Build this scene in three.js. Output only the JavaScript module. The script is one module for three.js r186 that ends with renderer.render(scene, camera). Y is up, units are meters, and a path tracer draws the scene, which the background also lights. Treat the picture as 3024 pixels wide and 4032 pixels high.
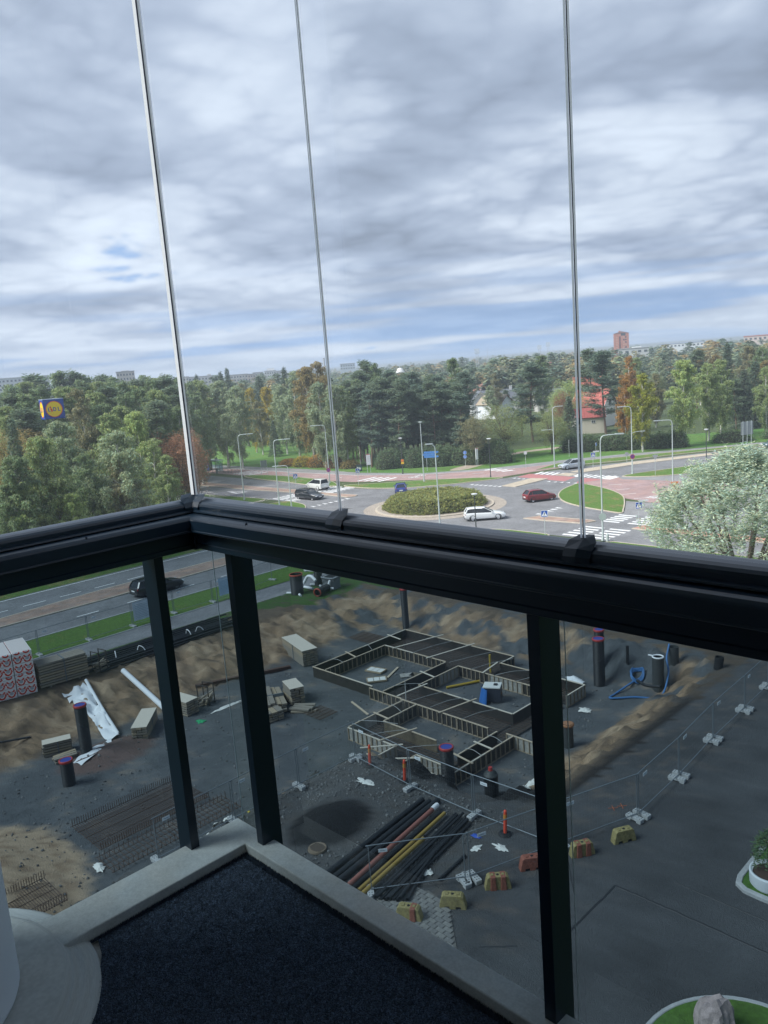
import * as THREE from 'three';
import { mergeGeometries } from 'three/addons/utils/BufferGeometryUtils.js';
import { SimplexNoise } from 'three/addons/math/SimplexNoise.js';
import { MarchingCubes } from 'three/addons/objects/MarchingCubes.js';

// ---------- camera, sky, sun, exposure ----------
const EYE = 18.5;
const scene = new THREE.Scene();
const camera = new THREE.PerspectiveCamera(64.645, 768 / 1024, 0.05, 6000);
camera.position.set(0, EYE, 0);
camera.quaternion.set(-0.0979759, 0.3857728, -0.0001635, 0.9173767).normalize();

function rng(seed) { let a = seed >>> 0; return () => { a = (a + 0x6d2b79f5) | 0; let t = Math.imul(a ^ (a >>> 15), 1 | a); t = (t + Math.imul(t ^ (t >>> 7), 61 | t)) ^ t; return ((t ^ (t >>> 14)) >>> 0) / 4294967296; }; }
const simplex = new SimplexNoise({ random: rng(11) });
const clamp = (x, a, b) => Math.min(b, Math.max(a, x));
const lerp = (a, b, t) => a + (b - a) * t;
const smooth = (a, b, x) => { const t = clamp((x - a) / (b - a), 0, 1); return t * t * (3 - 2 * t); };
function fbm(x, y, oct = 4, gain = 0.5) { let s = 0, a = 1, n = 0; for (let i = 0; i < oct; i++) { s += a * simplex.noise(x, y); n += a; x = x * 2.03 + 17.3; y = y * 2.03 - 9.1; a *= gain; } return s / n; }

const SKY = 0.48;   // radiance of the cloud deck before exposure
function makeSky() {
  const W = 4096, H = 2048, d = new Float32Array(W * H * 4);
  const put = (i, r, g, b) => { d[i] = r; d[i + 1] = g; d[i + 2] = b; d[i + 3] = 1; };
  for (let j = 0; j < H; j++) {
    const el = ((j + 0.5) / H - 0.5) * Math.PI;
    for (let i = 0; i < W; i++) {
      const k = (j * W + i) * 4;
      if (el < -0.02) { put(k, 0.08, 0.09, 0.08); continue; }
      const az = ((i + 0.5) / W - 0.5) * 2 * Math.PI, e = Math.max(el, 0.0), ce = Math.cos(e);
      const dx = ce * Math.cos(az), dz = ce * Math.sin(az), dy = Math.sin(e);
      const s = 1 / (dy + 0.12), x = dx * s, z = dz * s;
      // one deck of stratocumulus on a flat sheet: broad rolls carrying lumpy billows, lit from the left
      const broad = fbm(x * 0.42 + 73.7, z * 0.42 + 36.4, 2, 0.4), f = 1.15;
      const lump = (px, pz) => { let a = 0.7 * simplex.noise(px * f + 31, pz * f + 7), g = 0.46, q = f * 2.0; for (let o = 0; o < 4; o++) { a += g * (0.62 - 1.5 * Math.abs(simplex.noise(px * q + o * 13, pz * q - o * 7))); q *= 2.1; g *= 0.4; } return a; };
      const n = lump(x, z), lit = n - lump(x + 0.2, z - 0.06), low = smooth(0.14, 0.015, e), deck = 0.42 * broad + 0.5 * n;
      let lum = 0.50 - 0.17 * smooth(-0.2, 0.5, deck) + 0.11 * clamp(lit, -0.8, 1.2) * (1 - 0.5 * low) + 0.14 * smooth(0.1, -0.4, deck);
      // flat bands stacked towards the horizon, blue air between them
      const band = fbm(az * 1.5 + 2, e * 30, 4, 0.5), gap = Math.max(0.75 * smooth(-0.5, -0.8, deck), 0.5 * low * smooth(-0.15, 0.35, -band + 0.25 * simplex.noise(az * 1.1 + 7, 3)));
      lum = lerp(lum, 0.5 + 0.2 * band, 0.6 * low) + 0.06 * smooth(0.35, 1.2, e);
      lum = clamp(lum, 0.28, 0.85);
      const t = smooth(0.33, 0.66, lum);
      const cr = lum * lerp(0.79, 0.9, t), cg = lum * lerp(0.95, 1.01, t), cb = lum * lerp(1.24, 1.18, t);
      put(k, SKY * lerp(cr, 0.17, gap), SKY * lerp(cg, 0.34, gap), SKY * lerp(cb, 0.64, gap));
    }
  }
  const t = new THREE.DataTexture(d, W, H, THREE.RGBAFormat, THREE.FloatType);
  t.mapping = THREE.EquirectangularReflectionMapping; t.minFilter = t.magFilter = THREE.LinearFilter; t.needsUpdate = true;
  return t;
}
const sky = makeSky();
scene.background = sky;
scene.environment = sky;
scene.backgroundIntensity = 1.0;
scene.environmentIntensity = 1.0;

const sun = new THREE.DirectionalLight(new THREE.Color(1.0, 0.97, 0.92), 2.4);
sun.position.set(-110, 110, 33); sun.target.position.set(-60, 0, -60);
sun.castShadow = true; sun.shadow.radius = 60; sun.shadow.mapSize.set(2048, 2048);
Object.assign(sun.shadow.camera, { left: -140, right: 140, top: 140, bottom: -140, near: 1, far: 500 });
scene.add(sun, sun.target);

const renderer = new THREE.WebGLRenderer({ antialias: true });
renderer.toneMapping = THREE.LinearToneMapping;
renderer.toneMappingExposure = 2.85;
renderer.shadowMap.enabled = true;

// ---------- naming and building helpers ----------
const taken = {};
function numbered(name) { const n = taken[name] = (taken[name] ?? -1) + 1; return n ? `${name}_${String(n).padStart(3, '0')}` : name; }
function tag(o, label, category, group, kind) { if (label) o.userData.label = label; if (category) o.userData.category = category; if (group) o.userData.group = group; if (kind) o.userData.kind = kind; return o; }
function thing(name, label, category, pos = [0, 0, 0], turn = 0, group) {
  const o = new THREE.Group(); o.name = numbered(name); o.position.set(...pos); o.rotation.y = turn; scene.add(o);
  return tag(o, label, category, group);
}
function part(name, geo, mat, parent, label) {
  const m = new THREE.Mesh(geo, mat); m.name = name; m.castShadow = m.receiveShadow = true; parent.add(m);
  if (label) m.userData.label = label; return m;
}
function solo(name, geo, mat, label, category, group, pos = [0, 0, 0], turn = 0) {
  const m = part(numbered(name), geo, mat, scene); m.position.set(...pos); m.rotation.y = turn; return tag(m, label, category, group);
}
function struct(name, geo, mat) { const m = part(numbered(name), geo, mat, scene); m.userData.kind = 'structure'; return m; }
function copyOf(o, pos, turn, label, group) {
  const c = o.clone(); c.name = numbered(o.name.replace(/_\d{3}$/, '')); scene.add(c);
  c.position.set(...pos); c.rotation.y = turn; c.userData = { ...o.userData }; if (label) c.userData.label = label; if (group) c.userData.group = group; return c;
}

// ---------- geometry helpers ----------
function fromArrays(pos, idx, uv, col, flat = true) {
  let g = new THREE.BufferGeometry();
  g.setAttribute('position', new THREE.Float32BufferAttribute(pos, 3));
  if (uv) g.setAttribute('uv', new THREE.Float32BufferAttribute(uv, 2));
  if (col) g.setAttribute('color', new THREE.Float32BufferAttribute(col, 3));
  if (idx) g.setIndex(idx);
  if (flat && idx) g = g.toNonIndexed();
  g.computeVertexNormals(); return g;
}
// box with uv in metres; c = small chamfer on the vertical look is left to cbox
function box(w, h, d, x = 0, y = 0, z = 0, ry = 0, rx = 0, rz = 0) {
  const g = new THREE.BoxGeometry(w, h, d), u = g.attributes.uv, n = g.attributes.normal;
  for (let i = 0; i < u.count; i++) {
    const ax = Math.abs(n.getX(i)), ay = Math.abs(n.getY(i));
    u.setXY(i, u.getX(i) * (ax > 0.5 ? d : w), u.getY(i) * (ay > 0.5 ? d : h));
  }
  if (rx) g.rotateX(rx); if (rz) g.rotateZ(rz); if (ry) g.rotateY(ry); g.translate(x, y, z); return g.toNonIndexed();
}
// box with bevelled edges
function cbox(w, h, d, c = 0.01, x = 0, y = 0, z = 0, ry = 0) {
  const s = new THREE.Shape(), a = w / 2 - c, b = h / 2 - c;
  s.moveTo(-a, -h / 2); s.lineTo(a, -h / 2); s.lineTo(w / 2, -b); s.lineTo(w / 2, b); s.lineTo(a, h / 2); s.lineTo(-a, h / 2); s.lineTo(-w / 2, b); s.lineTo(-w / 2, -b); s.closePath();
  const g = new THREE.ExtrudeGeometry(s, { depth: d - 2 * c, bevelEnabled: true, bevelThickness: c, bevelSize: 0.0001, bevelSegments: 1 });
  g.translate(0, 0, -(d - 2 * c) / 2); if (ry) g.rotateY(ry); g.translate(x, y, z); return g.index ? g.toNonIndexed() : g;
}
function cyl(r0, r1, h, n = 10, x = 0, y = 0, z = 0, open = false) { const g = new THREE.CylinderGeometry(r1, r0, h, n, 1, open); g.translate(x, y + h / 2, z); return g.toNonIndexed(); }
function rod(a, b, r, n = 5, r2 = r) {
  const A = new THREE.Vector3(...a), B = new THREE.Vector3(...b), L = A.distanceTo(B), g = new THREE.CylinderGeometry(r2, r, L, n, 1);
  g.translate(0, L / 2, 0); g.applyQuaternion(new THREE.Quaternion().setFromUnitVectors(new THREE.Vector3(0, 1, 0), B.clone().sub(A).normalize())); g.translate(...a); return g.toNonIndexed();
}
function bar(a, b, w, h) {   // rectangular bar from a to b
  const A = new THREE.Vector3(...a), B = new THREE.Vector3(...b), L = A.distanceTo(B), g = new THREE.BoxGeometry(w, h, L);
  const u = g.attributes.uv; for (let i = 0; i < u.count; i++) u.setXY(i, u.getX(i) * w, u.getY(i) * L);
  const m = new THREE.Matrix4().lookAt(B, A, new THREE.Vector3(0, 1, 0)); g.applyMatrix4(m); g.translate((a[0] + b[0]) / 2, (a[1] + b[1]) / 2, (a[2] + b[2]) / 2); return g.toNonIndexed();
}
function tube(pts, r, n = 6, seg = 0, closed = false) {
  const c = new THREE.CatmullRomCurve3(pts.map(p => new THREE.Vector3(...p)), closed, 'catmullrom', 0.4);
  return new THREE.TubeGeometry(c, seg || pts.length * 4, r, n, closed).toNonIndexed();
}
const lathe = (pts, n = 16) => new THREE.LatheGeometry(pts.map(p => new THREE.Vector2(...p)), n).toNonIndexed();
const join = gs => { const has = gs.every(g => g.attributes.uv); gs = gs.map(g => { g = g.index ? g.toNonIndexed() : g; if (!has) g.deleteAttribute('uv'); return g; }); return gs.length > 1 ? mergeGeometries(gs) : gs[0]; };
function extrude(pts, depth, bevel = 0) {
  const s = new THREE.Shape(pts.map(p => new THREE.Vector2(...p)));
  const g = new THREE.ExtrudeGeometry(s, { depth, bevelEnabled: bevel > 0, bevelThickness: bevel, bevelSize: bevel, bevelSegments: 2, curveSegments: 8 });
  return g.index ? g.toNonIndexed() : g;
}
// flat sheet over polygon [[x,z],...] at height y, uv in metres
function polyGeo(pts, y, holes = []) {
  const v = pts.map(p => new THREE.Vector2(p[0], p[1])), hv = holes.map(h => h.map(p => new THREE.Vector2(p[0], p[1])));
  if (THREE.ShapeUtils.isClockWise(v)) v.reverse();
  hv.forEach(h => { if (!THREE.ShapeUtils.isClockWise(h)) h.reverse(); });
  const tris = THREE.ShapeUtils.triangulateShape(v, hv), all = [v, ...hv].flat(), pos = [], uv = [], idx = [];
  all.forEach(p => { pos.push(p.x, y, p.y); uv.push(p.x, p.y); });
  tris.forEach(t => idx.push(t[0], t[2], t[1]));
  const g = new THREE.BufferGeometry(); g.setAttribute('position', new THREE.Float32BufferAttribute(pos, 3)); g.setAttribute('uv', new THREE.Float32BufferAttribute(uv, 2));
  g.setIndex(idx); g.computeVertexNormals(); return g.toNonIndexed();
}
function ellipsePts(cx, cz, rx, rz = rx, n = 40, a0 = 0, a1 = Math.PI * 2) { const o = []; const m = a1 - a0 > 6.2 ? n : n + 1; for (let i = 0; i < m; i++) { const a = a0 + (a1 - a0) * i / n; o.push([cx + rx * Math.cos(a), cz + rz * Math.sin(a)]); } return o; }
function smoothPoly(pts, n = 6, closed = true) { const c = new THREE.CatmullRomCurve3(pts.map(p => new THREE.Vector3(p[0], 0, p[1])), closed, 'centripetal'); return c.getPoints(pts.length * n).map(p => [p.x, p.z]).slice(0, closed ? -1 : undefined); }
// kerb stones along a polyline, rectangular section centred on the line
function kerbGeo(pts, w, y0, y1, closed = false) {
  const n = pts.length, off = [];
  for (let i = 0; i < n; i++) {
    const a = pts[closed ? (i + n - 1) % n : Math.max(0, i - 1)], b = pts[closed ? (i + 1) % n : Math.min(n - 1, i + 1)];
    const dx = b[0] - a[0], dz = b[1] - a[1], l = Math.hypot(dx, dz) || 1; off.push([-dz / l * w / 2, dx / l * w / 2]);
  }
  const pos = [], uv = [], idx = []; let s = 0;
  for (let i = 0; i < n; i++) {
    const [x, z] = pts[i], [ox, oz] = off[i]; if (i) s += Math.hypot(x - pts[i - 1][0], z - pts[i - 1][1]);
    const c = 0.02;
    [[1, y0], [1, y1 - c], [1 - 2 * c / w, y1], [-1 + 2 * c / w, y1], [-1, y1 - c], [-1, y0]].forEach(([k, y], j) => { pos.push(x + ox * k, y, z + oz * k); uv.push(s, j * 0.12); });
  }
  const m = closed ? n : n - 1;
  for (let i = 0; i < m; i++) for (let j = 0; j < 5; j++) { const a = i * 6 + j, b = ((i + 1) % n) * 6 + j; idx.push(a, a + 1, b, a + 1, b + 1, b); }
  return fromArrays(pos, idx, uv);
}

// ---------- textures ----------
function valueNoise(n, seed) {   // tileable grid noise
  const r = rng(seed), a = new Float32Array(n * n).map(() => r());
  return (x, y) => { x = ((x % 1) + 1) % 1 * n; y = ((y % 1) + 1) % 1 * n; const i = Math.floor(x), j = Math.floor(y), f = x - i, g = y - j, u = f * f * (3 - 2 * f), v = g * g * (3 - 2 * g), I = (i + 1) % n, J = (j + 1) % n; return lerp(lerp(a[j % n * n + i % n], a[j % n * n + I], u), lerp(a[J * n + i % n], a[J * n + I], u), v); };
}
const toByte = c => 255 * clamp(c <= 0.0031308 ? c * 12.92 : 1.055 * Math.pow(c, 1 / 2.4) - 0.055, 0, 1);
// fn(u,v) -> [r,g,b] linear (colour map) or a number (data map)
function tex(W, H, fn, metres = 1, data = false) {
  const d = new Uint8Array(W * H * 4);
  for (let j = 0; j < H; j++) for (let i = 0; i < W; i++) { const c = fn((i + 0.5) / W, (j + 0.5) / H), k = (j * W + i) * 4; if (data) d[k] = d[k + 1] = d[k + 2] = 255 * clamp(c, 0, 1); else { d[k] = toByte(c[0]); d[k + 1] = toByte(c[1]); d[k + 2] = toByte(c[2]); } d[k + 3] = 255; }
  const t = new THREE.DataTexture(d, W, H, THREE.RGBAFormat); t.wrapS = t.wrapT = THREE.RepeatWrapping; t.magFilter = THREE.LinearFilter; t.minFilter = THREE.LinearMipmapLinearFilter; t.generateMipmaps = true;
  if (!data) t.colorSpace = THREE.SRGBColorSpace; const ms = Array.isArray(metres) ? metres : [metres, metres]; t.repeat.set(1 / ms[0], 1 / ms[1]); t.needsUpdate = true; return t;
}
function canvasTex(w, h, draw) { const c = document.createElement('canvas'); c.width = w; c.height = h; const x = c.getContext('2d'); draw(x, w, h); const t = new THREE.CanvasTexture(c); t.colorSpace = THREE.SRGBColorSpace; return t; }
const vn = [8, 16, 32, 64, 128, 256].map((n, i) => valueNoise(n, 101 + i));
const lin = (r, g, b) => new THREE.Color().setRGB(r, g, b);
const std = (c, rough = 0.9, o = {}) => new THREE.MeshStandardMaterial({ color: Array.isArray(c) ? lin(...c) : c, roughness: rough, ...o });
const phys = (c, rough, o = {}) => new THREE.MeshPhysicalMaterial({ color: Array.isArray(c) ? lin(...c) : c, roughness: rough, ...o });
const grainBump = tex(512, 512, (u, v) => 0.5 * vn[5](u, v) + 0.3 * vn[4](u, v) + 0.2 * vn[2](u, v), 2, true);
const mottled = (c, amp, metres, W = 512, warm = 0) => tex(W, W, (u, v) => { const a = (vn[0](u, v) - 0.5) * 0.5 + (vn[1](u + 0.3, v) - 0.5) * 0.5 + (vn[3](u, v + 0.2) - 0.5) * 0.5 + (vn[5](u, v) - 0.5) * 0.9, w = (vn[1](u + 0.61, v + 0.13) - 0.5) * warm; const k = 1 + amp * a; return [c[0] * k * (1 + w), c[1] * k, c[2] * k * (1 - w)]; }, metres);
const M = {};
M.asphalt = std(0xffffff, 0.92, { map: mottled([0.17, 0.172, 0.18], 0.42, 17, 1024), bumpMap: grainBump, bumpScale: 0.004 });
M.yard = std(0xffffff, 0.9, { map: mottled([0.105, 0.108, 0.112], 0.45, 11, 1024), bumpMap: grainBump, bumpScale: 0.004 });
M.walk = std(0xffffff, 0.92, { map: mottled([0.215, 0.215, 0.22], 0.35, 13), bumpMap: grainBump, bumpScale: 0.003 });
M.redpath = std(0xffffff, 0.92, { map: mottled([0.315, 0.215, 0.205], 0.35, 13, 512, 0.1), bumpMap: grainBump, bumpScale: 0.003 });
M.redband = std([0.36, 0.15, 0.15], 0.9);
M.grass = std(0xffffff, 1, { map: tex(1024, 1024, (u, v) => { const a = vn[0](u, v), b = vn[2](u, v), c = vn[4](u, v), d = vn[5](u + 0.37, v), dry = smooth(0.52, 0.8, 0.5 * a + 0.35 * b + 0.15 * c), k = 0.62 + 0.5 * c + 0.35 * d; return [lerp(0.085, 0.17, dry) * k, lerp(0.165, 0.165, dry) * k, lerp(0.024, 0.05, dry) * k]; }, 15), bumpMap: grainBump, bumpScale: 0.05 });
M.lawn = std(0xffffff, 1, { map: tex(1024, 1024, (u, v) => { const a = vn[0](u, v), b = vn[2](u, v), c = vn[4](u, v), d = vn[5](u + 0.37, v), k = 0.6 + 0.3 * b + 0.35 * c + 0.3 * d; return [0.075 * k * (0.8 + 0.4 * a), 0.165 * k, 0.026 * k]; }, 21), bumpMap: grainBump, bumpScale: 0.05 });
M.floorGreen = std([0.05, 0.075, 0.022], 1);
M.paint = std(0xffffff, 0.8, { map: mottled([0.68, 0.69, 0.69], 0.3, 3) });
M.kerb = std(0xffffff, 0.9, { map: mottled([0.42, 0.37, 0.3], 0.4, 5) });
M.kerbGrey = std(0xffffff, 0.9, { map: mottled([0.36, 0.37, 0.37], 0.3, 4) });
M.cobble = std(0xffffff, 0.9, { map: tex(512, 512, (u, v) => { const n = 40, i = Math.floor(v * n), x = u * n + (i % 2) * 0.5, fx = x - Math.floor(x), fy = v * n - i, e = Math.min(fx, 1 - fx, fy, 1 - fy), k = smooth(0.02, 0.14, e) * 0.55 + 0.45, t = 0.75 + 0.5 * vn[4]((Math.floor(x) + 0.5) / 128 % 1, (i + 0.5) / 128); return [0.37 * k * t, 0.32 * k * t, 0.27 * k * t]; }, 5.2) });
M.median = std(0xffffff, 0.92, { map: mottled([0.3, 0.21, 0.17], 0.5, 7, 512, 0.15), bumpMap: grainBump, bumpScale: 0.006 });
M.tan = std(0xffffff, 0.92, { map: mottled([0.42, 0.36, 0.28], 0.35, 7) });
M.pink = std(0xffffff, 0.92, { map: mottled([0.44, 0.22, 0.17], 0.35, 5) });
M.dirtPath = std(0xffffff, 0.95, { map: mottled([0.34, 0.28, 0.22], 0.4, 6), bumpMap: grainBump, bumpScale: 0.01 });
M.white = std([0.78, 0.79, 0.8], 0.6);
M.grey = std([0.35, 0.36, 0.37], 0.6);
M.dark = std([0.03, 0.032, 0.035], 0.6);
M.black = std([0.012, 0.013, 0.015], 0.7);
M.steel = std([0.42, 0.44, 0.45], 0.45, { metalness: 0.55 });
M.galv = std([0.24, 0.27, 0.29], 0.5, { metalness: 0.5 });
M.lampPost = std([0.47, 0.53, 0.53], 0.5, { metalness: 0.25 });
M.concrete = std(0xffffff, 0.9, { map: mottled([0.42, 0.41, 0.39], 0.3, 1.1, 512, 0.06), bumpMap: grainBump, bumpScale: 0.002 });

// ---------- ground ----------
const SITE = [-56.6, -48.5, 6, 14];   // x0, z0, x1, z1 of the worked patch (banks, pit floor, yard)
const rectPts = (x0, z0, x1, z1) => [[x0, z0], [x1, z0], [x1, z1], [x0, z1]];
struct('ground', polyGeo(rectPts(-1900, -1900, 400, 400), 0, [rectPts(...SITE)]), M.floorGreen);
function siteBase(x, z) {
  const fL = smooth(-51.5, -43.5, x), fF = smooth(-46, -41, z), w = smooth(-26.5, -23.8, z);
  const fR = (1 - w) * (1 - smooth(-21.8, -17.9, x)) + w * (1 - smooth(-29.5, -27.6, x));
  return -1.6 * fL * fF * fR;
}
function siteZone(x, z) {   // 0 gravel .. 1 bare soil .. 2 grass .. 3 asphalt yard
  const n = fbm(x * 0.35, z * 0.35, 4), n2 = fbm(x * 1.3 + 40, z * 1.3, 3);
  if (x > -17.75 + 0.25 * n2 && z < -23.4) return z < -46.4 + 0.5 * n2 && x < -14 ? 1 : 3;
  if (x > -18.2 + 0.35 * n2 && z >= -23.4 - 3.2 * smooth(-19, -17, x)) return 3;
  if (x < -53.9 + 0.25 * n) return 2.6;   // pavement strip lies above
  if (x < -52.6 + 0.7 * n + 2.6 * smooth(-33, -40, z) && z < 4) return 2;
  if (z < -45.5 && x < -46 + n) return 2;
  return null;
}
function siteHeight(x, z) {
  let h = siteBase(x, z);
  const inBank = smooth(-0.02, -0.25, h) * smooth(-1.62, -1.35, h), nn = fbm(x * 0.45, z * 0.45, 4), pit = smooth(-0.1, -1.2, h);
  h += inBank * (0.5 * nn + 0.28 * (0.5 - Math.abs(fbm(x * 0.8 + 9, z * 0.8, 3)) * 2)) + pit * 0.05 * fbm(x * 1.1, z * 1.1, 3);
  h += inBank * 0.16 * fbm(x * 2.2, z * 2.2, 3);
  const mound = (cx, cz, rx, rz, H, p = 1) => { const d = Math.hypot((x - cx) / rx, (z - cz) / rz); return d < 1 ? H * Math.pow(0.5 + 0.5 * Math.cos(Math.PI * d), p) * (1 + 0.12 * nn) : 0; };
  h += mound(-41.5, -17.4, 2.3, 3.2, 0.38);             // reddish crushed stone
  h += mound(-34.5, -8.0, 6.0, 4.6, 1.0);               // sand heap
  h += mound(-24.3, -19.0, 1.75, 2.3, 0.5);              // black soil heap
  h += mound(-24.6, -25.0, 2.6, 1.0, 0.5) + mound(-20.4, -26.4, 2.4, 1.6, 0.5);   // black earth by the fence
  h += mound(-24.5, -43.2, 4.2, 2.2, 0.75);              // dark gravel behind the pipes
  { const lane = (c, w) => { const d = Math.abs(x - c - 1.2 * Math.sin(z * 0.16 + c)); return Math.exp(-Math.pow(d / w, 2)); }; h -= pit * smooth(-27, -22, z) * 0.07 * (lane(-37.6, 0.25) + lane(-39.4, 0.25) + lane(-36.6, 0.2) + lane(-38.5, 0.2)); }
  if (x > -30 && h > -0.4) h += 0.03 * fbm(x * 1.7, z * 1.7, 3) * (1 - smooth(-18.3, -17.7, x));
  return h;
}
{
  const [x0, z0, x1, z1] = SITE, pos = [], uv = [], col = [], idx = [];
  const xs = [], zs = []; for (let x = x0; x < -15; x += 0.28) xs.push(x); for (let x = -15; x <= x1; x += 0.7) xs.push(x); if (xs[xs.length - 1] < x1) xs.push(x1);
  for (let z = z0; z < -4; z += 0.28) zs.push(z); for (let z = -4; z <= z1; z += 2) zs.push(z); if (zs[zs.length - 1] < z1) zs.push(z1);
  const G = { gravel: [0.108, 0.12, 0.128], gravelL: [0.145, 0.156, 0.162], soil: [0.33, 0.23, 0.145], sand: [0.5, 0.375, 0.25], mud: [0.1, 0.077, 0.056], grass: [0.06, 0.13, 0.022], yard: [0.086, 0.09, 0.094], black: [0.012, 0.0125, 0.013], red: [0.17, 0.115, 0.1], tarmac: [0.22, 0.22, 0.22] };
  const mix3 = (a, b, t) => [lerp(a[0], b[0], t), lerp(a[1], b[1], t), lerp(a[2], b[2], t)];
  for (const z of zs) for (const x of xs) {
    const edge = x === xs[0] || z === zs[0] || x === xs[xs.length - 1] || z === zs[zs.length - 1];
    const b = siteBase(x, z), h = edge ? 0 : siteHeight(x, z);
    const n = fbm(x * 0.3 + 5, z * 0.3, 4), n2 = fbm(x * 0.9, z * 0.9 + 9, 4), n3 = fbm(x * 2.6, z * 2.6, 2);
    const zone = siteZone(x, z); let c;
    if (zone === 3) { const k = 1 + 0.3 * n + 0.22 * fbm(x * 0.11 + 60, z * 0.11, 3) + 0.1 * n2; c = G.yard.map(v => v * k); c = mix3(c, G.soil, 0.22 * smooth(0.1, 0.5, n2) * smooth(-12, -17, x)); } else if (zone === 2.6) c = G.tarmac; else if (zone === 2) c = mix3(G.grass, G.mud, smooth(0.15, 0.5, n2));
    else {
      const gravelly = smooth(-1.47, -1.585, b + 0.07 * n2 + 0.05 * n);
      let soil = mix3(G.soil, G.sand, 0.75 * smooth(0.0, 0.5, n + 0.25 * n3 + 0.15 * n2)); soil = mix3(soil, G.mud, 0.7 * smooth(0.1, 0.45, n2 * 0.7 - n * 0.6)); soil = mix3(soil, G.mud, 0.8 * smooth(-0.3, -0.12, b + 0.12 * n2));
      if (z < -38) soil = mix3(soil, G.gravel, smooth(0.0, 0.28, fbm(x * 0.33 + 70, z * 0.5, 3)));
      c = mix3(soil, mix3(G.gravel, G.gravelL, smooth(-0.2, 0.5, n)), gravelly);
      if (x > -29.2 && z > -27.2 && b > -0.5) c = mix3(G.gravel, G.mud, 0.35 + 0.35 * n2);
      const disc = (cx, cz, rx, rz) => smooth(1.05, 0.85, Math.hypot((x - cx) / rx, (z - cz) / rz) + 0.12 * n2);
      c = mix3(c, G.red, disc(-41.5, -17.4, 1.9, 2.8));
      c = mix3(c, mix3(G.sand, G.soil, smooth(0, 0.4, n2)), disc(-34.3, -8.4, 5.6, 4.0));
      c = mix3(c, G.black, disc(-24.3, -19.0, 1.55, 2.0)); c = mix3(c, G.black, disc(-24.6, -25.0, 2.5, 1.0)); c = mix3(c, G.black, disc(-20.4, -26.5, 2.3, 1.6));
      c = mix3(c, G.gravel, disc(-24.5, -43.2, 3.6, 1.9));
      c = mix3(c, G.mud, 0.7 * smooth(0.9, 0.5, Math.abs(x + 18.3 + 0.3 * n2)) * smooth(-24, -27, z));
      c = mix3(c, G.black, 0.85 * smooth(0.55, 0.25, Math.abs(x + 17.9 + 0.2 * n2)) * smooth(-25, -26, z) * smooth(-40, -38, z));
    }
    const k = 1 + 0.16 * n3; pos.push(x, h, z); uv.push(x, z); col.push(c[0] * k, c[1] * k, c[2] * k);
  }
  const nx = xs.length; for (let j = 0; j < zs.length - 1; j++) for (let i = 0; i < nx - 1; i++) { const a = j * nx + i; idx.push(a, a + nx, a + 1, a + 1, a + nx, a + nx + 1); }
  const grit = tex(1024, 1024, (u, v) => { const k = 0.55 + 0.42 * vn[5](u, v) + 0.3 * vn[4](u + 0.2, v) + 0.16 * vn[2](u, v); return [k, k, k]; }, 2.6);
  const gb = tex(512, 512, (u, v) => 0.6 * vn[5](u, v) + 0.4 * vn[4](u, v), 3.1, true);
  struct('site_ground', fromArrays(pos, idx, uv, col, false), std(0xffffff, 0.97, { vertexColors: true, map: grit, bumpMap: gb, bumpScale: 0.07 }));
}

// ---------- roads, paths, islands ----------
const C0 = [-69.3, -76];
const RY = 0.016;
const roadSheet = (name, pts, y, mat) => struct(name, polyGeo(pts, y), mat);
// four arms and the ring, cut from one sheet
const W_N = -84.2;
roadSheet('road', [
  [-61.3, 40], [-61.2, -52], [-59.5, -60], [-56, -65.5], [-52, -68.3], [-46, -68.3], [-20, -68.4], [20, -66], [20, -80], [-20, -80.4], [-44, -80.6], [-49, -81.6], [-53.5, -83.4], [-57.5, -87.2],
  [-59.8, -91], [-61.2, -97.3], [-59, -104.4], [-55, -114.6], [-47.2, -128.2], [-20, -164], [-26.5, -169], [-52, -140.8], [-60.3, -127.9], [-66, -117.6], [-70, -112], [-72.6, -105], [-74.6, -98.4], [-77.6, -92.3],
  [-80.5, -89], [-84, -85.4], [-88, -83.2], [-96, -82.2], [-110, -83], [-160, -84.4], [-220, -84], [-220, -68], [-160, -68.3], [-115, -68.6], [-98, -70.3], [-93, -70.3], [-88.5, -69.3], [-84.5, -66], [-80, -61], [-77.5, -54], [-76.4, -46], [-76, -30], [-75.7, 40],
], RY, M.asphalt);
// verge west of the street
roadSheet('verge', [[-76.0, 40], [-76.05, -30], [-76.5, -46], [-78, -55], [-81, -61.5], [-85, -66.6], [-98, -67.5], [-98, 40]], 0.008, M.grass);
// grey pavement and red cycle path north of the junction
const walkTop = [[-230, -95.2], [-144, -94.6], [-120, -96], [-104, -95.6], [-92, -98.6], [-88.3, -102.1], [-83.9, -106.4], [-77.6, -117.4], [-71, -126.7], [-63.5, -134.8], [-54, -146.7], [-30, -175]];
const redTop = [[-230, -91.2], [-147, -91.4], [-116.7, -92], [-102.5, -93], [-91, -97.2], [-84, -103], [-79.6, -107.4], [-75, -114.5]];
const redBot = [[-230, -85.8], [-139, -86], [-125, -85.9], [-113, -87.9], [-100.5, -86.9], [-96.7, -87.3], [-87.8, -92.5], [-79.3, -97.2], [-76, -99], [-74.4, -104.5], [-72.4, -110]];
roadSheet('pavement', [...walkTop, [-27, -172], [-52.4, -143], [-62, -132.2], [-72, -119.5], ...redTop.slice().reverse()], 0.012, M.walk);
roadSheet('cycle_path', [...redTop, ...redBot.slice().reverse()], 0.012, M.redpath);
roadSheet('lawn', [[-260, -94.8], ...walkTop.slice(1, 5), [-93, -103], [-100, -106], [-107, -104.5], [-118, -112], [-140, -132], [-175, -140], [-260, -130]], 0.004, M.lawn);
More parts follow.
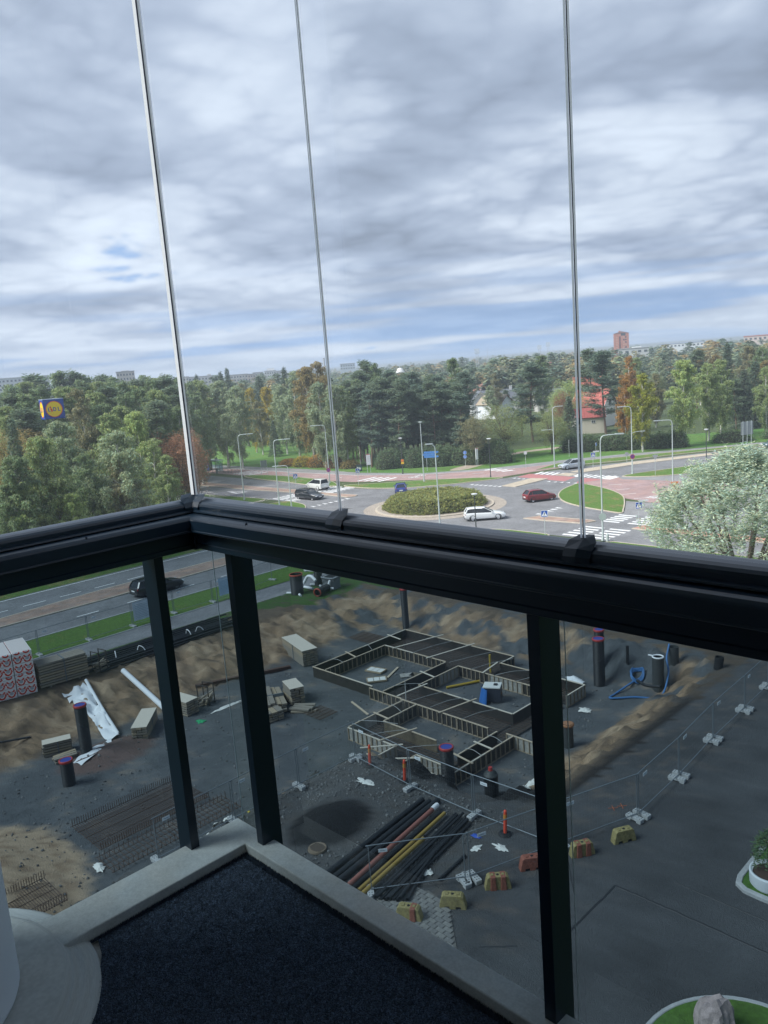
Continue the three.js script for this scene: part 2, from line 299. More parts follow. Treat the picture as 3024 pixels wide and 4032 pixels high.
roadSheet('lawn', [[-93, -100.5], [-104, -96.2], [-104.5, -98], [-100, -101], [-93, -106], [-92, -115], [-95.5, -128], [-90, -140], [-70, -160], [-50, -182], [-20, -182], [-30, -175], ...walkTop.slice(5, 11).reverse(), [-92, -98.7]], 0.005, M.lawn);
// east side cycle path, pavements, greens
roadSheet('cycle_path', [[-61.2, -98], [-59, -104], [-57.4, -102.4], [-51, -103], [-44, -104], [-40, -100], [-40, -90], [-45.6, -87.8], [-49.6, -89.2], [-55, -94.6]], 0.024, M.redpath);
roadSheet('pavement', [[-59, -104.4], [-55, -114.6], [-30, -150], [0, -160], [20, -120], [20, -80], [-44, -80.5], [-45.4, -80.6], [-46.1, -82.6], [-48.8, -87.8], [-45.6, -87.8], [-40, -90], [-40, -104], [-50, -103], [-57.6, -102]], 0.008, M.walk);
roadSheet('pavement', [[-59.8, 40], [-59.6, -52], [-56, -61], [-50, -65.8], [-44.5, -67.9], [-40.3, -67], [20, -66.4], [20, -62.5], [-44, -62.5], [-50, -58], [-53.9, -49], [-53.9, 40]], 0.006, M.walk);
roadSheet('gravel_path', smoothPoly([[-87.6, -103.6], [-89.4, -102.4], [-91.2, -111.9], [-92.7, -125.1], [-88.6, -135], [-78, -150], [-76.5, -148], [-86.4, -133], [-90.6, -124.6], [-88.6, -113.3]], 5), 0.010, M.dirtPath);
const street = (name, pts, kerbW = 0.16, mat = M.grass, km = M.kerb, h = 0.12) => {
  struct(name, polyGeo(pts, h - 0.01), mat);
  return struct('kerb', kerbGeo(pts, kerbW, 0, h, true), km);
};
street('grass_island', smoothPoly([[-95.5, -83.9], [-92.3, -86.6], [-89.9, -88.7], [-82.4, -94.7], [-77.3, -97.6], [-75.0, -98.0], [-76.6, -94.4], [-79.8, -89.6], [-84, -85.6], [-89.5, -83.4]], 5));
street('grass_island', smoothPoly([[-125, -85.6], [-122, -87.2], [-112, -87.7], [-103, -86.6], [-99.9, -85.6], [-96.6, -83.1], [-98.7, -82.2], [-110, -83.1], [-122, -84.3]], 5));
street('grass_island', smoothPoly([[-58.2, -87.6], [-60.3, -91.6], [-61.0, -94.9], [-61.1, -96.9], [-58.2, -96.0], [-54, -93.5], [-50.8, -90.5], [-48.8, -87.4], [-46.3, -82.6], [-45.6, -80.9], [-48.2, -81.4], [-51.7, -82.5], [-55.2, -84.4]], 5));
street('grass_island', [[-114.6, -68.9], [-97.9, -70.2], [-97.4, -69.6], [-96.8, -63], [-99, -60], [-140, -60], [-160, -67.9]]);
street('grass_island', smoothPoly([[-92.7, -70.1], [-90.2, -70.0], [-87.4, -69.2], [-84.4, -66.6], [-82.2, -63], [-86, -58], [-92.5, -58], [-93.6, -66]], 4));
street('grass_island', smoothPoly([[-54.9, -66.7], [-52.4, -68.0], [-49.8, -68.2], [-46.4, -67.9], [-47, -66.6], [-52, -63], [-55.4, -60.5]], 4));
street('grass_island', [[-40.2, -67.3], [-39.2, -68.1], [-20, -68.1], [10, -66.6], [10, -63.6], [-38, -63.6]]);
street('grass_island', smoothPoly([[-58.6, -104.6], [-55.6, -112.5], [-50, -122], [-46, -121], [-49, -113], [-52.5, -107.5], [-55, -105.4]], 4));
street('grass_island', [[-74.8, -106.5], [-71.0, -113.8], [-66.9, -118.9], [-61.4, -128.4], [-53.2, -141.4], [-54.2, -142.4], [-62.8, -131.2], [-72.3, -118.6], [-75.5, -113.4]]);
street('splitter_island', [[-160, -77.2], [-128.9, -77.3], [-108.7, -77.7], [-98.6, -78.0], [-97.6, -77.2], [-97.6, -76.2], [-108.3, -75.2], [-124.7, -74.8], [-160, -74.4]], 0.18, M.median, M.kerb, 0.11);
street('splitter_island', [[-93.6, -77.6], [-86.2, -78.1], [-85.8, -77.2], [-86.3, -76.3], [-90.2, -76.4], [-93.4, -76.5]], 0.18, M.median, M.kerb, 0.11);
street('splitter_island', [[-53.9, -74.0], [-53.0, -75.8], [-46.5, -76.1], [-45.9, -75.9], [-46.5, -74.3], [-50.9, -73.9]], 0.18, M.median, M.kerb, 0.11);
street('splitter_island', [[-40.6, -74.2], [-40.2, -76.0], [-37.5, -75.6], [-10, -75.4], [-10, -73.7], [-36.7, -73.8]], 0.18, M.pink, M.kerb, 0.11);
street('splitter_island', [[-70.4, -91.9], [-68.1, -91.8], [-67.8, -99.4], [-70.4, -99.0]], 0.16, M.tan, M.kerb, 0.11);
street('splitter_island', [[-68.1, -106.2], [-66.1, -106.5], [-62.6, -116.0], [-55, -130], [-56.4, -131], [-64.2, -118.2], [-67.6, -109.8]], 0.16, M.tan, M.kerb, 0.11);
street('splitter_island', [[-69.6, 40], [-69.6, -22], [-70.4, -31], [-70.6, -50], [-70, -57], [-68.4, -57], [-67.6, -43], [-67.0, -30], [-66.9, 40]], 0.18, M.median, M.kerb, 0.11);
struct('grass_strip', polyGeo([[-61.35, 14], [-61.3, -38], [-61.2, -50], [-57.0, -50], [-56.9, -34.7], [-56.62, -20], [-56.62, 14]], 0.06), M.grass);
struct('kerb', kerbGeo([[-61.35, 14], [-61.3, -38], [-61.2, -50]], 0.15, 0, 0.11), M.kerbGrey);
struct('kerb', kerbGeo([[-56.62, 14], [-56.62, -20], [-56.8, -34.7]], 0.1, 0, 0.08), M.kerbGrey);
struct('pavement', polyGeo([[-56.5, 14], [-56.5, -20], [-56.8, -34], [-58, -41], [-61, -46.6], [-58, -47.4], [-55, -41.8], [-54.2, -34.5], [-54, -28], [-53.9, 14]], 0.02), M.asphalt);
struct('lawn', polyGeo([[-56.8, -48.5], [-57, -50], [-55, -58], [-46, -62.4], [-14, -62.4], [-14, -48.5]], 0.014), M.grass);
struct('pavement', polyGeo([[-14, -62.4], [20, -62.4], [20, -48.5], [-14, -48.5]], 0.012), M.yard);
// ring: apron of setts, kerb, inner setts
struct('truck_apron', polyGeo(ellipsePts(C0[0], C0[1], 9.2, 9.2, 64), 0.03, [ellipsePts(C0[0], C0[1], 7.6, 7.6, 64)]), M.cobble);
struct('roundabout_kerb', kerbGeo(ellipsePts(C0[0], C0[1], 7.5, 7.5, 64), 0.3, 0, 0.16, true), M.kerb);
struct('roundabout_island', polyGeo(ellipsePts(C0[0], C0[1], 7.4, 7.4, 64), 0.13), M.cobble);

// ---------- painted markings ----------
const PY = RY + 0.01;
function marking(pts, y = PY, mat = M.paint) { return struct('road_marking', polyGeo(pts, y), mat); }
function stripe(x0, z0, x1, z1, y) { return marking(rectPts(Math.min(x0, x1), Math.min(z0, z1), Math.max(x0, x1), Math.max(z0, z1)), y); }
for (let k = 0; k < 5; k++) {   // zebras of the east arm: bars run along x
  stripe(-45.6, -68.9 - k * 1.02, -43.3, -69.35 - k * 1.02); stripe(-42.6, -68.9 - k * 1.02, -40.3, -69.35 - k * 1.02);
  stripe(-45.4, -76.2 - k * 0.9, -43.3, -76.65 - k * 0.9); stripe(-42.3, -76.2 - k * 0.9, -40.3, -76.65 - k * 0.9);
}
for (let k = 0; k < 6; k++) { stripe(-97.2, -70.9 - k * 0.85, -94.6, -71.35 - k * 0.85); stripe(-94.2, -70.9 - k * 0.85, -91.8, -71.35 - k * 0.85); stripe(-97.3, -78.3 - k * 0.85, -94.8, -78.75 - k * 0.85); stripe(-94.3, -78.3 - k * 0.85, -92, -78.75 - k * 0.85); }
for (let k = 0; k < 9; k++) {   // zebra of the north arm: bars run along z
  const x = -72.6 + k * 0.98; if (x > -68.6 && x < -65.9) continue; marking([[x, -102.8], [x + 0.5, -102.9], [x + 0.2, -105.3], [x - 0.3, -105.2]]);
}
for (let k = 0; k < 6; k++) { const x = -65.2 + k * 1.0; marking([[x, -102.3], [x + 0.5, -102.3], [x + 0.7, -104.8], [x + 0.2, -104.8]]); }
marking([[-69.2, -103], [-66.2, -102.6], [-66.2, -105], [-68.6, -105.4]], PY + 0.004, M.tan); marking([[-60.4, -101.8], [-58.9, -101.7], [-58.8, -104.2], [-60.4, -104.4]], PY + 0.004);
marking([[-73.4, -99.6], [-64.3, -98.3], [-64.8, -102.2], [-70.3, -102.7], [-73.6, -103]], PY - 0.003, M.redband); marking([[-61.9, -97.6], [-59.4, -97.4], [-58.4, -100.2], [-59.1, -101.6], [-63.5, -101.8]], PY - 0.003, M.redband);
for (let k = 0; k < 7; k++) { marking([[-85.2, -68.9 - k * 1.05], [-85.2, -69.5 - k * 1.05], [-86.2, -69.2 - k * 1.05]]); marking([[-76 + k * 0.85, -91.2], [-75.45 + k * 0.85, -91.2], [-75.7 + k * 0.85, -92.1]]); }
for (let k = 0; k < 5; k++) { marking([[-54.2, -76.6 - k * 1.0], [-54.2, -77.2 - k * 1.0], [-53.1, -76.9 - k * 1.0]]); marking([[-66.6 + k * 1.1, -97.2], [-66 + k * 1.1, -97.2], [-66.3 + k * 1.1, -97.9]]); marking([[-73.4 + k * 0.85, -98.2], [-72.9 + k * 0.85, -98.2], [-73.1 + k * 0.85, -98.9]]); }
for (let k = 0; k < 4; k++) { const x = -97.3 + k * 1.35; marking([[x, -88.2 - k * 0.25], [x + 0.6, -88.2 - k * 0.25], [x + 0.4, -92.6 - k * 0.25], [x - 0.2, -92.6 - k * 0.25]], 0.03); const q = -83.6 + k * 1.3; marking([[q, -104.2 + k * 0.15], [q + 0.6, -104.0 + k * 0.15], [q + 1.3, -106.4 + k * 0.3], [q + 0.7, -106.6 + k * 0.3]], 0.03); const w = -130.5 + k * 1.6; marking([[w, -86.6], [w + 0.7, -86.6], [w + 0.9, -91], [w + 0.2, -91]], 0.03); }
for (let i = 0; i < redTop.length - 2; i++) { const [ax, az] = redTop[i], [bx, bz] = redTop[i + 1]; if (bx > -150) marking([[Math.max(ax, -150), az + 0.04], [bx, bz + 0.04], [bx, bz - 0.16], [Math.max(ax, -150), az - 0.16]], 0.03); }
for (const [x, z, a] of [[-138, -88.7, 0], [-128, -88.7, 0], [-118, -89.6, 0], [-110, -90.2, 0], [-104, -90.2, 0], [-91.5, -94.2, 0.6], [-86.8, -97.5, 0.65], [-82.2, -101, 0.7], [-78.6, -104.8, 0.9], [-56, -98, 0.8], [-53.2, -95, 0.85], [-50.8, -92.2, 0.9], [-48, -90, 0.8]]) { const c = Math.cos(a), s = -Math.sin(a); const P = (u, v) => [x + u * c - v * s, z + u * s + v * c]; marking([P(-0.9, -0.07), P(0.9, -0.07), P(0.9, 0.07), P(-0.9, 0.07)], 0.034); }
for (let k = 0; k < 6; k++) stripe(-71.95, -18 - k * 3.3, -71.8, -20 - k * 3.3);
stripe(-75.6, 20, -75.45, -46); for (const z of [-30.5, -35.2, -40, -26]) stripe(-64.2, z, -64.05, z - 1.9);
{ const tri = [[-111.7, -72.6], [-107.4, -73.8], [-107.7, -71.8]], inn = [[-110.2, -72.7], [-107.9, -73.35], [-108.1, -72.25]]; struct('road_marking', polyGeo(tri, PY, [inn]), M.paint); }
for (let k = 0; k < 12; k++) stripe(-98 - k * 3.2, -70.75 + k * 0.1, -99.4 - k * 3.2, -70.85 + k * 0.1);
// cycle symbols
function bikeMark(x, z, a) { const c = Math.cos(a), s = Math.sin(a), gs = []; for (const u of [-0.55, 0.55]) { const g = new THREE.RingGeometry(0.26, 0.36, 18).rotateX(-Math.PI / 2).translate(u, 0, 0).toNonIndexed(); gs.push(g); } for (const [p, q] of [[[-0.55, 0], [-0.15, -0.5]], [[-0.15, -0.5], [0.5, -0.55]], [[0.55, 0], [0.4, -0.7]], [[-0.15, -0.5], [0, 0.02]], [[0, 0.02], [0.5, -0.5]], [[-0.55, 0], [0, 0.02]]]) gs.push(bar([p[0], 0, p[1]], [q[0], 0, q[1]], 0.09, 0.002)); const g = join(gs); g.scale(1, 1, 1.5); g.rotateY(a); g.translate(x, 0.036, z); struct('road_marking', g, M.paint); }
bikeMark(-46.8, -91.2, 2.4); bikeMark(-44.2, -93.0, 2.4); bikeMark(-90.3, -96.0, 0.7); bikeMark(-90.0, -94.2, 0.7); bikeMark(-43.2, -86.2, 1.2);

// ---------- balcony: building body, slab, column, railing, glazing ----------
const KY = EYE - 1.5, FY = EYE - 1.545, GX = -2.25, GZ = -1.36;
M.kerbConcrete = std(0xffffff, 0.88, { map: mottled([0.5, 0.5, 0.47], 0.22, 0.9, 512, 0.05), bumpMap: grainBump, bumpScale: 0.0015 });
M.plaster = std([0.72, 0.72, 0.71], 0.85);
M.ceilingPaint = std([0.7, 0.7, 0.7], 0.85);
{
  const b = thing('apartment_building', 'apartment building carrying the glazed corner balcony', 'building');
  part('lower_wall', box(14, FY - 0.2 - 0.0, 12, 5.0, (FY - 0.2) / 2, 4.9), M.plaster, b);
  part('balcony_slab', box(14.3, 0.2, 12.3, 4.9, FY - 0.1, 4.79), M.concrete, b);
  part('back_wall', box(0.2, 2.84, 4, 1.9, FY + 1.42, 0.6), M.plaster, b);
  part('side_wall', box(4.3, 2.84, 0.2, -0.3, FY + 1.42, 2.2), M.plaster, b);
  part('sun_block_wall', box(0.25, 2.84, 2.1, -2.18, FY + 1.42, 1.15), M.plaster, b);  // added wall out of view, keeps the sun off the balcony interior
  part('upper_slab', box(14.3, 0.25, 12.3, 4.9, FY + 2.965, 4.79), M.ceilingPaint, b);
  part('upper_wall', box(14, 6, 12, 5.0, FY + 6.1, 4.9), M.plaster, b);
  // kerb: two straight upstands
  const kTex = M.kerbConcrete;
  const up = (pts) => { const g = new THREE.ExtrudeGeometry(new THREE.Shape(pts.map(p => new THREE.Vector2(p[0], p[1]))), { depth: KY - FY + 0.0, bevelEnabled: true, bevelThickness: 0.004, bevelSize: 0.004, bevelSegments: 2 }); g.rotateX(Math.PI / 2); g.translate(0, KY - 0.004, 0); return g.toNonIndexed(); };
  part('concrete_kerb', up([[GX, GZ], [2, GZ], [2, -1.292], [-2.108, -1.292], [-2.108, -0.35], [GX, -0.35]]), kTex, b);
}
{ // round column on its concrete collar
  const c = thing('round_column', 'white painted round column on a concrete collar beside the carpet', 'column', [-2.15, FY, -0.27]);
  part('shaft', lathe([[0.0, 0.05], [0.276, 0.05], [0.29, 0.056], [0.295, 0.07], [0.295, 2.84]], 64), std([0.82, 0.84, 0.85], 0.6), c);
  part('collar', lathe([[0.1, 0.048], [0.40, 0.048], [0.413, 0.046], [0.418, 0.038], [0.43, 0.03], [0.47, 0.022], [0.485, 0.014], [0.49, -0.001]], 64), M.kerbConcrete, c);
}
{ // carpet with pile
  const r = rng(5), pts = [[-2.1, -1.286], [1.8, -1.286], [1.8, 2.1], [-1.3, 2.1], [-1.66, -0.35], [-1.80, -0.52], [-1.89, -0.64], [-1.965, -0.715], [-2.035, -0.755], [-2.1, -0.775]];
  const ct = tex(1024, 1024, (u, v) => { const a = vn[5](u, v), b = vn[5](u * 2 + 0.3, v * 2), c = vn[4](u, v), d = vn[2](u, v), k = Math.pow(0.25 + 0.5 * a + 0.45 * b * b + 0.25 * c + 0.12 * d, 2.6); const blue = vn[4](u + 0.5, v); return [0.07 * k, 0.092 * k * (1 + 0.1 * blue), 0.125 * k * (1 + 0.25 * blue)]; }, 0.62);
  const cb = tex(512, 512, (u, v) => 0.6 * vn[5](u, v) + 0.4 * vn[4](u, v), 0.4, true);
  const c = thing('carpet', 'charcoal needle felt carpet covering the balcony floor', 'carpet');
  const cm = std(0xffffff, 1, { map: ct, bumpMap: cb, bumpScale: 0.006 });
  const s = new THREE.ExtrudeGeometry(new THREE.Shape(pts.map(p => new THREE.Vector2(p[0], p[1]))), { depth: 0.008, bevelEnabled: false }); s.rotateX(Math.PI / 2); s.translate(0, FY + 0.009, 0);
  part('backing', s, cm, c);
  // upright fibre tufts, thick along the cut edge
  const pos = [], idx = [], inside = (x, z) => { let k = false; for (let i = 0, j = pts.length - 1; i < pts.length; j = i++) { const [xi, zi] = pts[i], [xj, zj] = pts[j]; if ((zi > z) !== (zj > z) && x < (xj - xi) * (z - zi) / (zj - zi) + xi) k = !k; } return k; };
  let n = 0; while (n < 42000) {
    const t = r(); let x, z; if (t < 0.25) { x = -2.12 + r() * 1.6; z = -1.29 + r() * 0.02; } else if (t < 0.4) { x = -2.115 + r() * 0.02; z = -1.29 + r() * 0.55; } else { x = -2.1 + r() * 1.75; z = -1.285 + r() * 1.0; if (!inside(x, z)) continue; }
    const a = r() * 6.28, l = 0.004 + 0.007 * r(), w = 0.0009 + 0.001 * r(), k = pos.length / 3, y = FY + 0.009;
    pos.push(x - Math.cos(a) * w, y, z - Math.sin(a) * w, x + Math.cos(a) * w, y, z + Math.sin(a) * w, x + (r() - 0.5) * 0.009, y + l, z + (r() - 0.5) * 0.009); idx.push(k, k + 1, k + 2); n++;
  }
  const pile = part('pile', fromArrays(pos, idx, null, null, false), std([0.055, 0.075, 0.105], 1), c); pile.userData.kind = 'stuff';
}
M.powder = phys([0.007, 0.018, 0.033], 0.3, { specularIntensity: 1 });
function railLeg(profile, zEnd, xEnd, leg) {   // a leg of the mitred rail; profile [n, y]: n inward from the glass line
  const L = profile.length, pos = [], uv = [], idx = [];
  profile.forEach(([n, y]) => { const c = [GX + n, EYE + y, GZ + n], e = leg === 0 ? [GX + n, EYE + y, zEnd] : [xEnd, EYE + y, GZ + n]; pos.push(...c, ...e); uv.push(0, 0, 1, 0); });
  for (let i = 0; i < L; i++) { const a = i * 2, b = ((i + 1) % L) * 2; if (leg === 0) idx.push(a, a + 1, b, b, a + 1, b + 1); else idx.push(a, b, a + 1, b, b + 1, a + 1); }
  return fromArrays(pos, idx, null);
}
{
  const R = thing('balcony_railing', 'dark powder coated balcony railing with posts and tinted glass below', 'railing');
  const upper = [[-0.012, -0.378], [-0.004, -0.371], [0.012, -0.3685], [0.03, -0.3688], [0.046, -0.3702], [0.057, -0.3735], [0.064, -0.3785], [0.066, -0.385], [0.066, -0.3955], [0.075, -0.3985], [0.076, -0.4025], [0.02, -0.4035], [-0.012, -0.4035]];
  const web = [[0.0, -0.403], [0.05, -0.403], [0.05, -0.41], [0.0, -0.41]];
  const lower = [[-0.012, -0.4085], [0.08, -0.4065], [0.092, -0.4072], [0.102, -0.4105], [0.1075, -0.4155], [0.109, -0.4175], [0.1105, -0.4205], [0.1105, -0.449], [0.113, -0.4505], [0.1135, -0.4535], [0.111, -0.456], [0.1, -0.4575], [0.084, -0.459], [0.08, -0.463], [0.079, -0.498], [0.082, -0.5005], [0.082, -0.5145], [0.078, -0.5165], [-0.012, -0.5165]];
  for (const leg of [0, 1]) {
    part('glazing_rail', railLeg(upper, -0.5, 1.85, leg), M.powder, R);
    part('rail_web', railLeg(web, -0.5, 1.85, leg), M.powder, R);
    part('handrail', railLeg(lower, -0.5, 1.85, leg), M.powder, R);
  }
  // posts
  const top = EYE - 0.5165;
  const post = (x0, x1, z0, z1) => { const p = part('post', cbox(x1 - x0, top - KY + 0.16, z1 - z0, 0.003, (x0 + x1) / 2, (top + KY) / 2 - 0.07, (z0 + z1) / 2), M.powder, R); return p; };
  post(-2.288, -2.213, -1.184, -1.154); post(-2.077, -2.047, -1.395, -1.318); post(-0.967, -0.937, -1.395, -1.321);
  // corner bracket under the mitre
  part('corner_bracket', cbox(0.07, 0.1, 0.07, 0.004, GX + 0.05, EYE - 0.47, GZ + 0.05), M.powder, R);
  // small plastic stops on the rail
  part('stop_knob', join([cyl(0.004, 0.003, 0.006, 8, GX + 0.1, EYE - 0.4115, -0.93)]), M.powder, R); part('stop_knob', cyl(0.004, 0.003, 0.006, 8, -1.86, EYE - 0.4115, GZ + 0.1), M.powder, R);
  // tinted panes below
  const tint = phys([0.25, 0.325, 0.375], 0.02, { transmission: 1, thickness: 0, ior: 1.5 });
  const edge = std([0.25, 0.31, 0.33], 0.4), gy0 = KY - 0.2, gy1 = EYE - 0.41;
  const pane = (g) => part('tinted_pane', g, tint, R), LX = GX - 0.036, LZ = GZ - 0.043;
  const quad = (a, b) => fromArrays([a[0], gy0, a[1], b[0], gy0, b[1], b[0], gy1, b[1], a[0], gy1, a[1]], [0, 1, 2, 0, 2, 3]);
  pane(quad([LX, -0.4], [LX, LZ + 0.0008])); pane(quad([LX + 0.0008, LZ], [-0.9312, LZ])); pane(quad([-0.9295, LZ], [1.85, LZ]));
  part('pane_edge', box(0.002, gy1 - gy0, 0.002, LX, (gy0 + gy1) / 2, LZ), edge, R); part('pane_edge', box(0.0008, gy1 - gy0, 0.003, -0.9303, (gy0 + gy1) / 2, LZ), edge, R);
}
{
  const Gl = thing('glazing', 'frameless clear glass panes above the balcony railing', 'glass wall');
  const clear = phys([0.97, 0.985, 0.985], 0.01, { transmission: 1, thickness: 0, ior: 1.5 });
  const n = 0.035, gy0 = EYE - 0.372, gy1 = FY + 2.84, X = GX + n, Z = GZ + n;
  const quad = (a, b) => fromArrays([a[0], gy0, a[1], b[0], gy0, b[1], b[0], gy1, b[1], a[0], gy1, a[1]], [0, 1, 2, 0, 2, 3]);
  const js = [-1.526, -0.826, -0.126, 0.574, 1.274];
  part('glass_pane', quad([X, -0.45], [X, Z + 0.008]), clear, Gl);
  [[X + 0.008, js[0] - 0.005], ...js.slice(0, -1).map((x, i) => [x + 0.005, js[i + 1] - 0.005])].forEach(([a, b]) => part('glass_pane', quad([a, Z], [b, Z]), clear, Gl));
  const glow = (c) => phys([c, c * 1.02, c * 1.03], 1, { transmission: 1, thickness: 0, specularIntensity: 0 });
  const polished = glow(0.8), lightSeal = glow(0.72), seal = std([0.05, 0.055, 0.09], 0.5);
  const strip = (name, a, b, m) => part(name, quad(a, b), m, Gl);   // ground glass edges and the dark seal between them
  js.forEach(x => { strip('pane_edge', [x - 0.0062, Z + 0.004], [x - 0.0016, Z + 0.004], polished); strip('joint_seal', [x - 0.0014, Z + 0.003], [x + 0.0012, Z + 0.003], seal); strip('pane_edge', [x + 0.0014, Z + 0.004], [x + 0.0058, Z + 0.004], polished); });
  strip('pane_edge', [X + 0.001, Z + 0.016], [X + 0.001, Z + 0.006], polished); strip('joint_seal', [X, Z + 0.005], [X + 0.003, Z + 0.001], seal); strip('pane_edge', [X + 0.004, Z + 0.002], [X + 0.014, Z + 0.002], lightSeal); strip('joint_seal', [X + 0.0144, Z + 0.001], [X + 0.0164, Z + 0.001], seal);
}
// folded plastic covers over the glazing joints
function jointCover(label, cx, cz, dirs) {
  const t = thing('joint_cover', label, 'joint cover', [cx, 0, cz], 0, 'black plastic covers on the railing');
  for (const turn of dirs) {
    // section follows the rail; peaked towards the glass
    const prof = [[-0.03, -0.361], [-0.004, -0.3545], [0.012, -0.361], [0.03, -0.374], [0.038, -0.388], [0.038, -0.402]], w = 0.03, pos = [], idx = [];
    prof.forEach(([n, y], i) => { const ww = w * (i === 1 ? 0.55 : 1), dip = i <= 1 ? 0.004 : 0; pos.push(-ww, EYE + y + dip * 0.4, n, 0, EYE + y + (i < 2 ? 0.003 : 0.002), n + (i > 2 ? 0.003 : 0), ww, EYE + y + dip, n); });
    for (let i = 0; i < prof.length - 1; i++) for (let j = 0; j < 2; j++) { const a = i * 3 + j; idx.push(a, a + 3, a + 1, a + 1, a + 3, a + 4); }
    const g = fromArrays(pos, idx); g.rotateY(turn[0]); g.translate(turn[1], 0, turn[2]); part('cover_plate', g, M.powder, t);
  }
}
jointCover('black folded cover on the railing at the left glass joint', -1.524, GZ + 0.033, [[0, 0, 0]]);
jointCover('black folded cover on the railing below the rightmost glass joint', -0.824, GZ + 0.033, [[0, 0, 0]]);
jointCover('black double cover where the two railings meet at the corner', GX + 0.033, GZ + 0.033, [[0, 0.034, 0.0], [Math.PI / 2, 0.0, 0.034]]);

// ---------- vegetation ----------
// A crown is thousands of small leaf sprays, each two triangles, hung on limbs.
class Leaves {
  constructor(seed) { this.r = rng(seed); this.p = []; this.c = []; this.i = []; }
  spray(x, y, z, s, stretch = 1, droop = 0.5, tone = 0.35) {
    const r = this.r, a = r() * 6.283, b = (r() - 0.5) * 2.4, k = this.p.length / 3;
    let ux = Math.cos(a), uy = (r() - 0.5) * 0.8 - droop * 0.6, uz = Math.sin(a), l = Math.hypot(ux, uy, uz); ux /= l; uy /= l; uz /= l;
    let vx = -Math.sin(a) * Math.cos(b), vy = Math.sin(b) * 0.9, vz = Math.cos(a) * Math.cos(b); l = Math.hypot(vx, vy, vz); vx /= l; vy /= l; vz /= l;
    const L = s * stretch * (0.7 + 0.6 * r()), w = s * (0.35 + 0.3 * r());
    const q = (m, n, d) => this.p.push(x + ux * L * m + vx * w * n, y + uy * L * m + vy * w * n - d, z + uz * L * m + vz * w * n);
    q(0, 0, 0); q(0.5, 0.5, 0.02 * s); q(1, 0, 0.12 * s * droop); q(0.45, -0.5, 0.05 * s);
    const t = 1 + tone * (r() * 2 - 1), h = 1 + 0.16 * (r() * 2 - 1); for (let j = 0; j < 4; j++) this.c.push(t * h, t, t / h);
    this.i.push(k, k + 1, k + 2, k, k + 2, k + 3);
  }
  geo() { return fromArrays(this.p, this.i, null, this.c, false); }
}
function limbGeo(pts, r0, r1, n = 5) {   // tapered limb through points
  const pos = [], idx = [], uv = [], V = pts.map(p => new THREE.Vector3(...p)); let s = 0;
  for (let i = 0; i < V.length; i++) {
    const d = V[Math.min(i + 1, V.length - 1)].clone().sub(V[Math.max(i - 1, 0)]).normalize(), u = new THREE.Vector3(1, 0, 0.3).cross(d).normalize(), w = d.clone().cross(u), r = lerp(r0, r1, i / (V.length - 1));
    if (i) s += V[i].distanceTo(V[i - 1]);
    for (let j = 0; j < n; j++) { const a = j / n * 6.2832; const q = V[i].clone().addScaledVector(u, Math.cos(a) * r).addScaledVector(w, Math.sin(a) * r); pos.push(q.x, q.y, q.z); uv.push(j / n, s / 2); }
  }
  for (let i = 0; i < V.length - 1; i++) for (let j = 0; j < n; j++) { const a = i * n + j, b = i * n + (j + 1) % n; idx.push(a, b, a + n, b, b + n, a + n); }
  return fromArrays(pos, idx, uv);
}
M.birchBark = std(0xffffff, 0.85, { map: tex(256, 512, (u, v) => { const a = vn[3](u * 0.5, v * 1.0), b = vn[5](u * 0.12, v), c = vn[1](u, v * 2); const d = smooth(0.6, 0.68, 0.55 * a + 0.3 * b + 0.3 * c - 0.05); const k = 0.9 + 0.2 * vn[4](u, v); return [lerp(0.62, 0.05, d) * k, lerp(0.61, 0.045, d) * k, lerp(0.57, 0.04, d) * k]; }, 1) });
M.bark = std(0xffffff, 0.95, { map: tex(256, 256, (u, v) => { const k = 0.6 + 0.8 * vn[4](u * 3, v * 0.5); return [0.13 * k, 0.1 * k, 0.08 * k]; }, 1) });
M.pineBark = std(0xffffff, 0.95, { map: tex(256, 256, (u, v) => { const k = 0.6 + 0.8 * vn[4](u * 2, v * 0.5), t = vn[1](u, v); return [lerp(0.13, 0.19, t) * k, lerp(0.1, 0.12, t) * k, 0.08 * k]; }, 1) });
const leafMat = (r, g, b) => phys([r, g, b], 0.95, { vertexColors: true, transmission: 0.42, thickness: 0, specularIntensity: 0.3, side: THREE.DoubleSide });
const TONE = {
  birch: leafMat(0.273, 0.345, 0.143), birchDark: leafMat(0.189, 0.26, 0.127), birchGrey: leafMat(0.305, 0.37, 0.221), birchLight: leafMat(0.351, 0.442, 0.163),
  yellow: leafMat(0.442, 0.351, 0.0455), lime: leafMat(0.305, 0.325, 0.0494), orange: leafMat(0.39, 0.215, 0.052), rust: leafMat(0.299, 0.156, 0.091),
  pine: leafMat(0.163, 0.221, 0.137), pineBlue: leafMat(0.15, 0.215, 0.156), spruce: leafMat(0.104, 0.15, 0.101), spruceLight: leafMat(0.143, 0.195, 0.124),
  maple: leafMat(0.26, 0.305, 0.117), mapleDull: leafMat(0.26, 0.254, 0.137), bush: leafMat(0.137, 0.202, 0.0975), hedge: leafMat(0.26, 0.28, 0.091), willow: leafMat(0.429, 0.514, 0.384), red: leafMat(0.52, 0.111, 0.039), dry: leafMat(0.312, 0.247, 0.0975),
};
const TH = 15;   // prototypes are 15 m tall
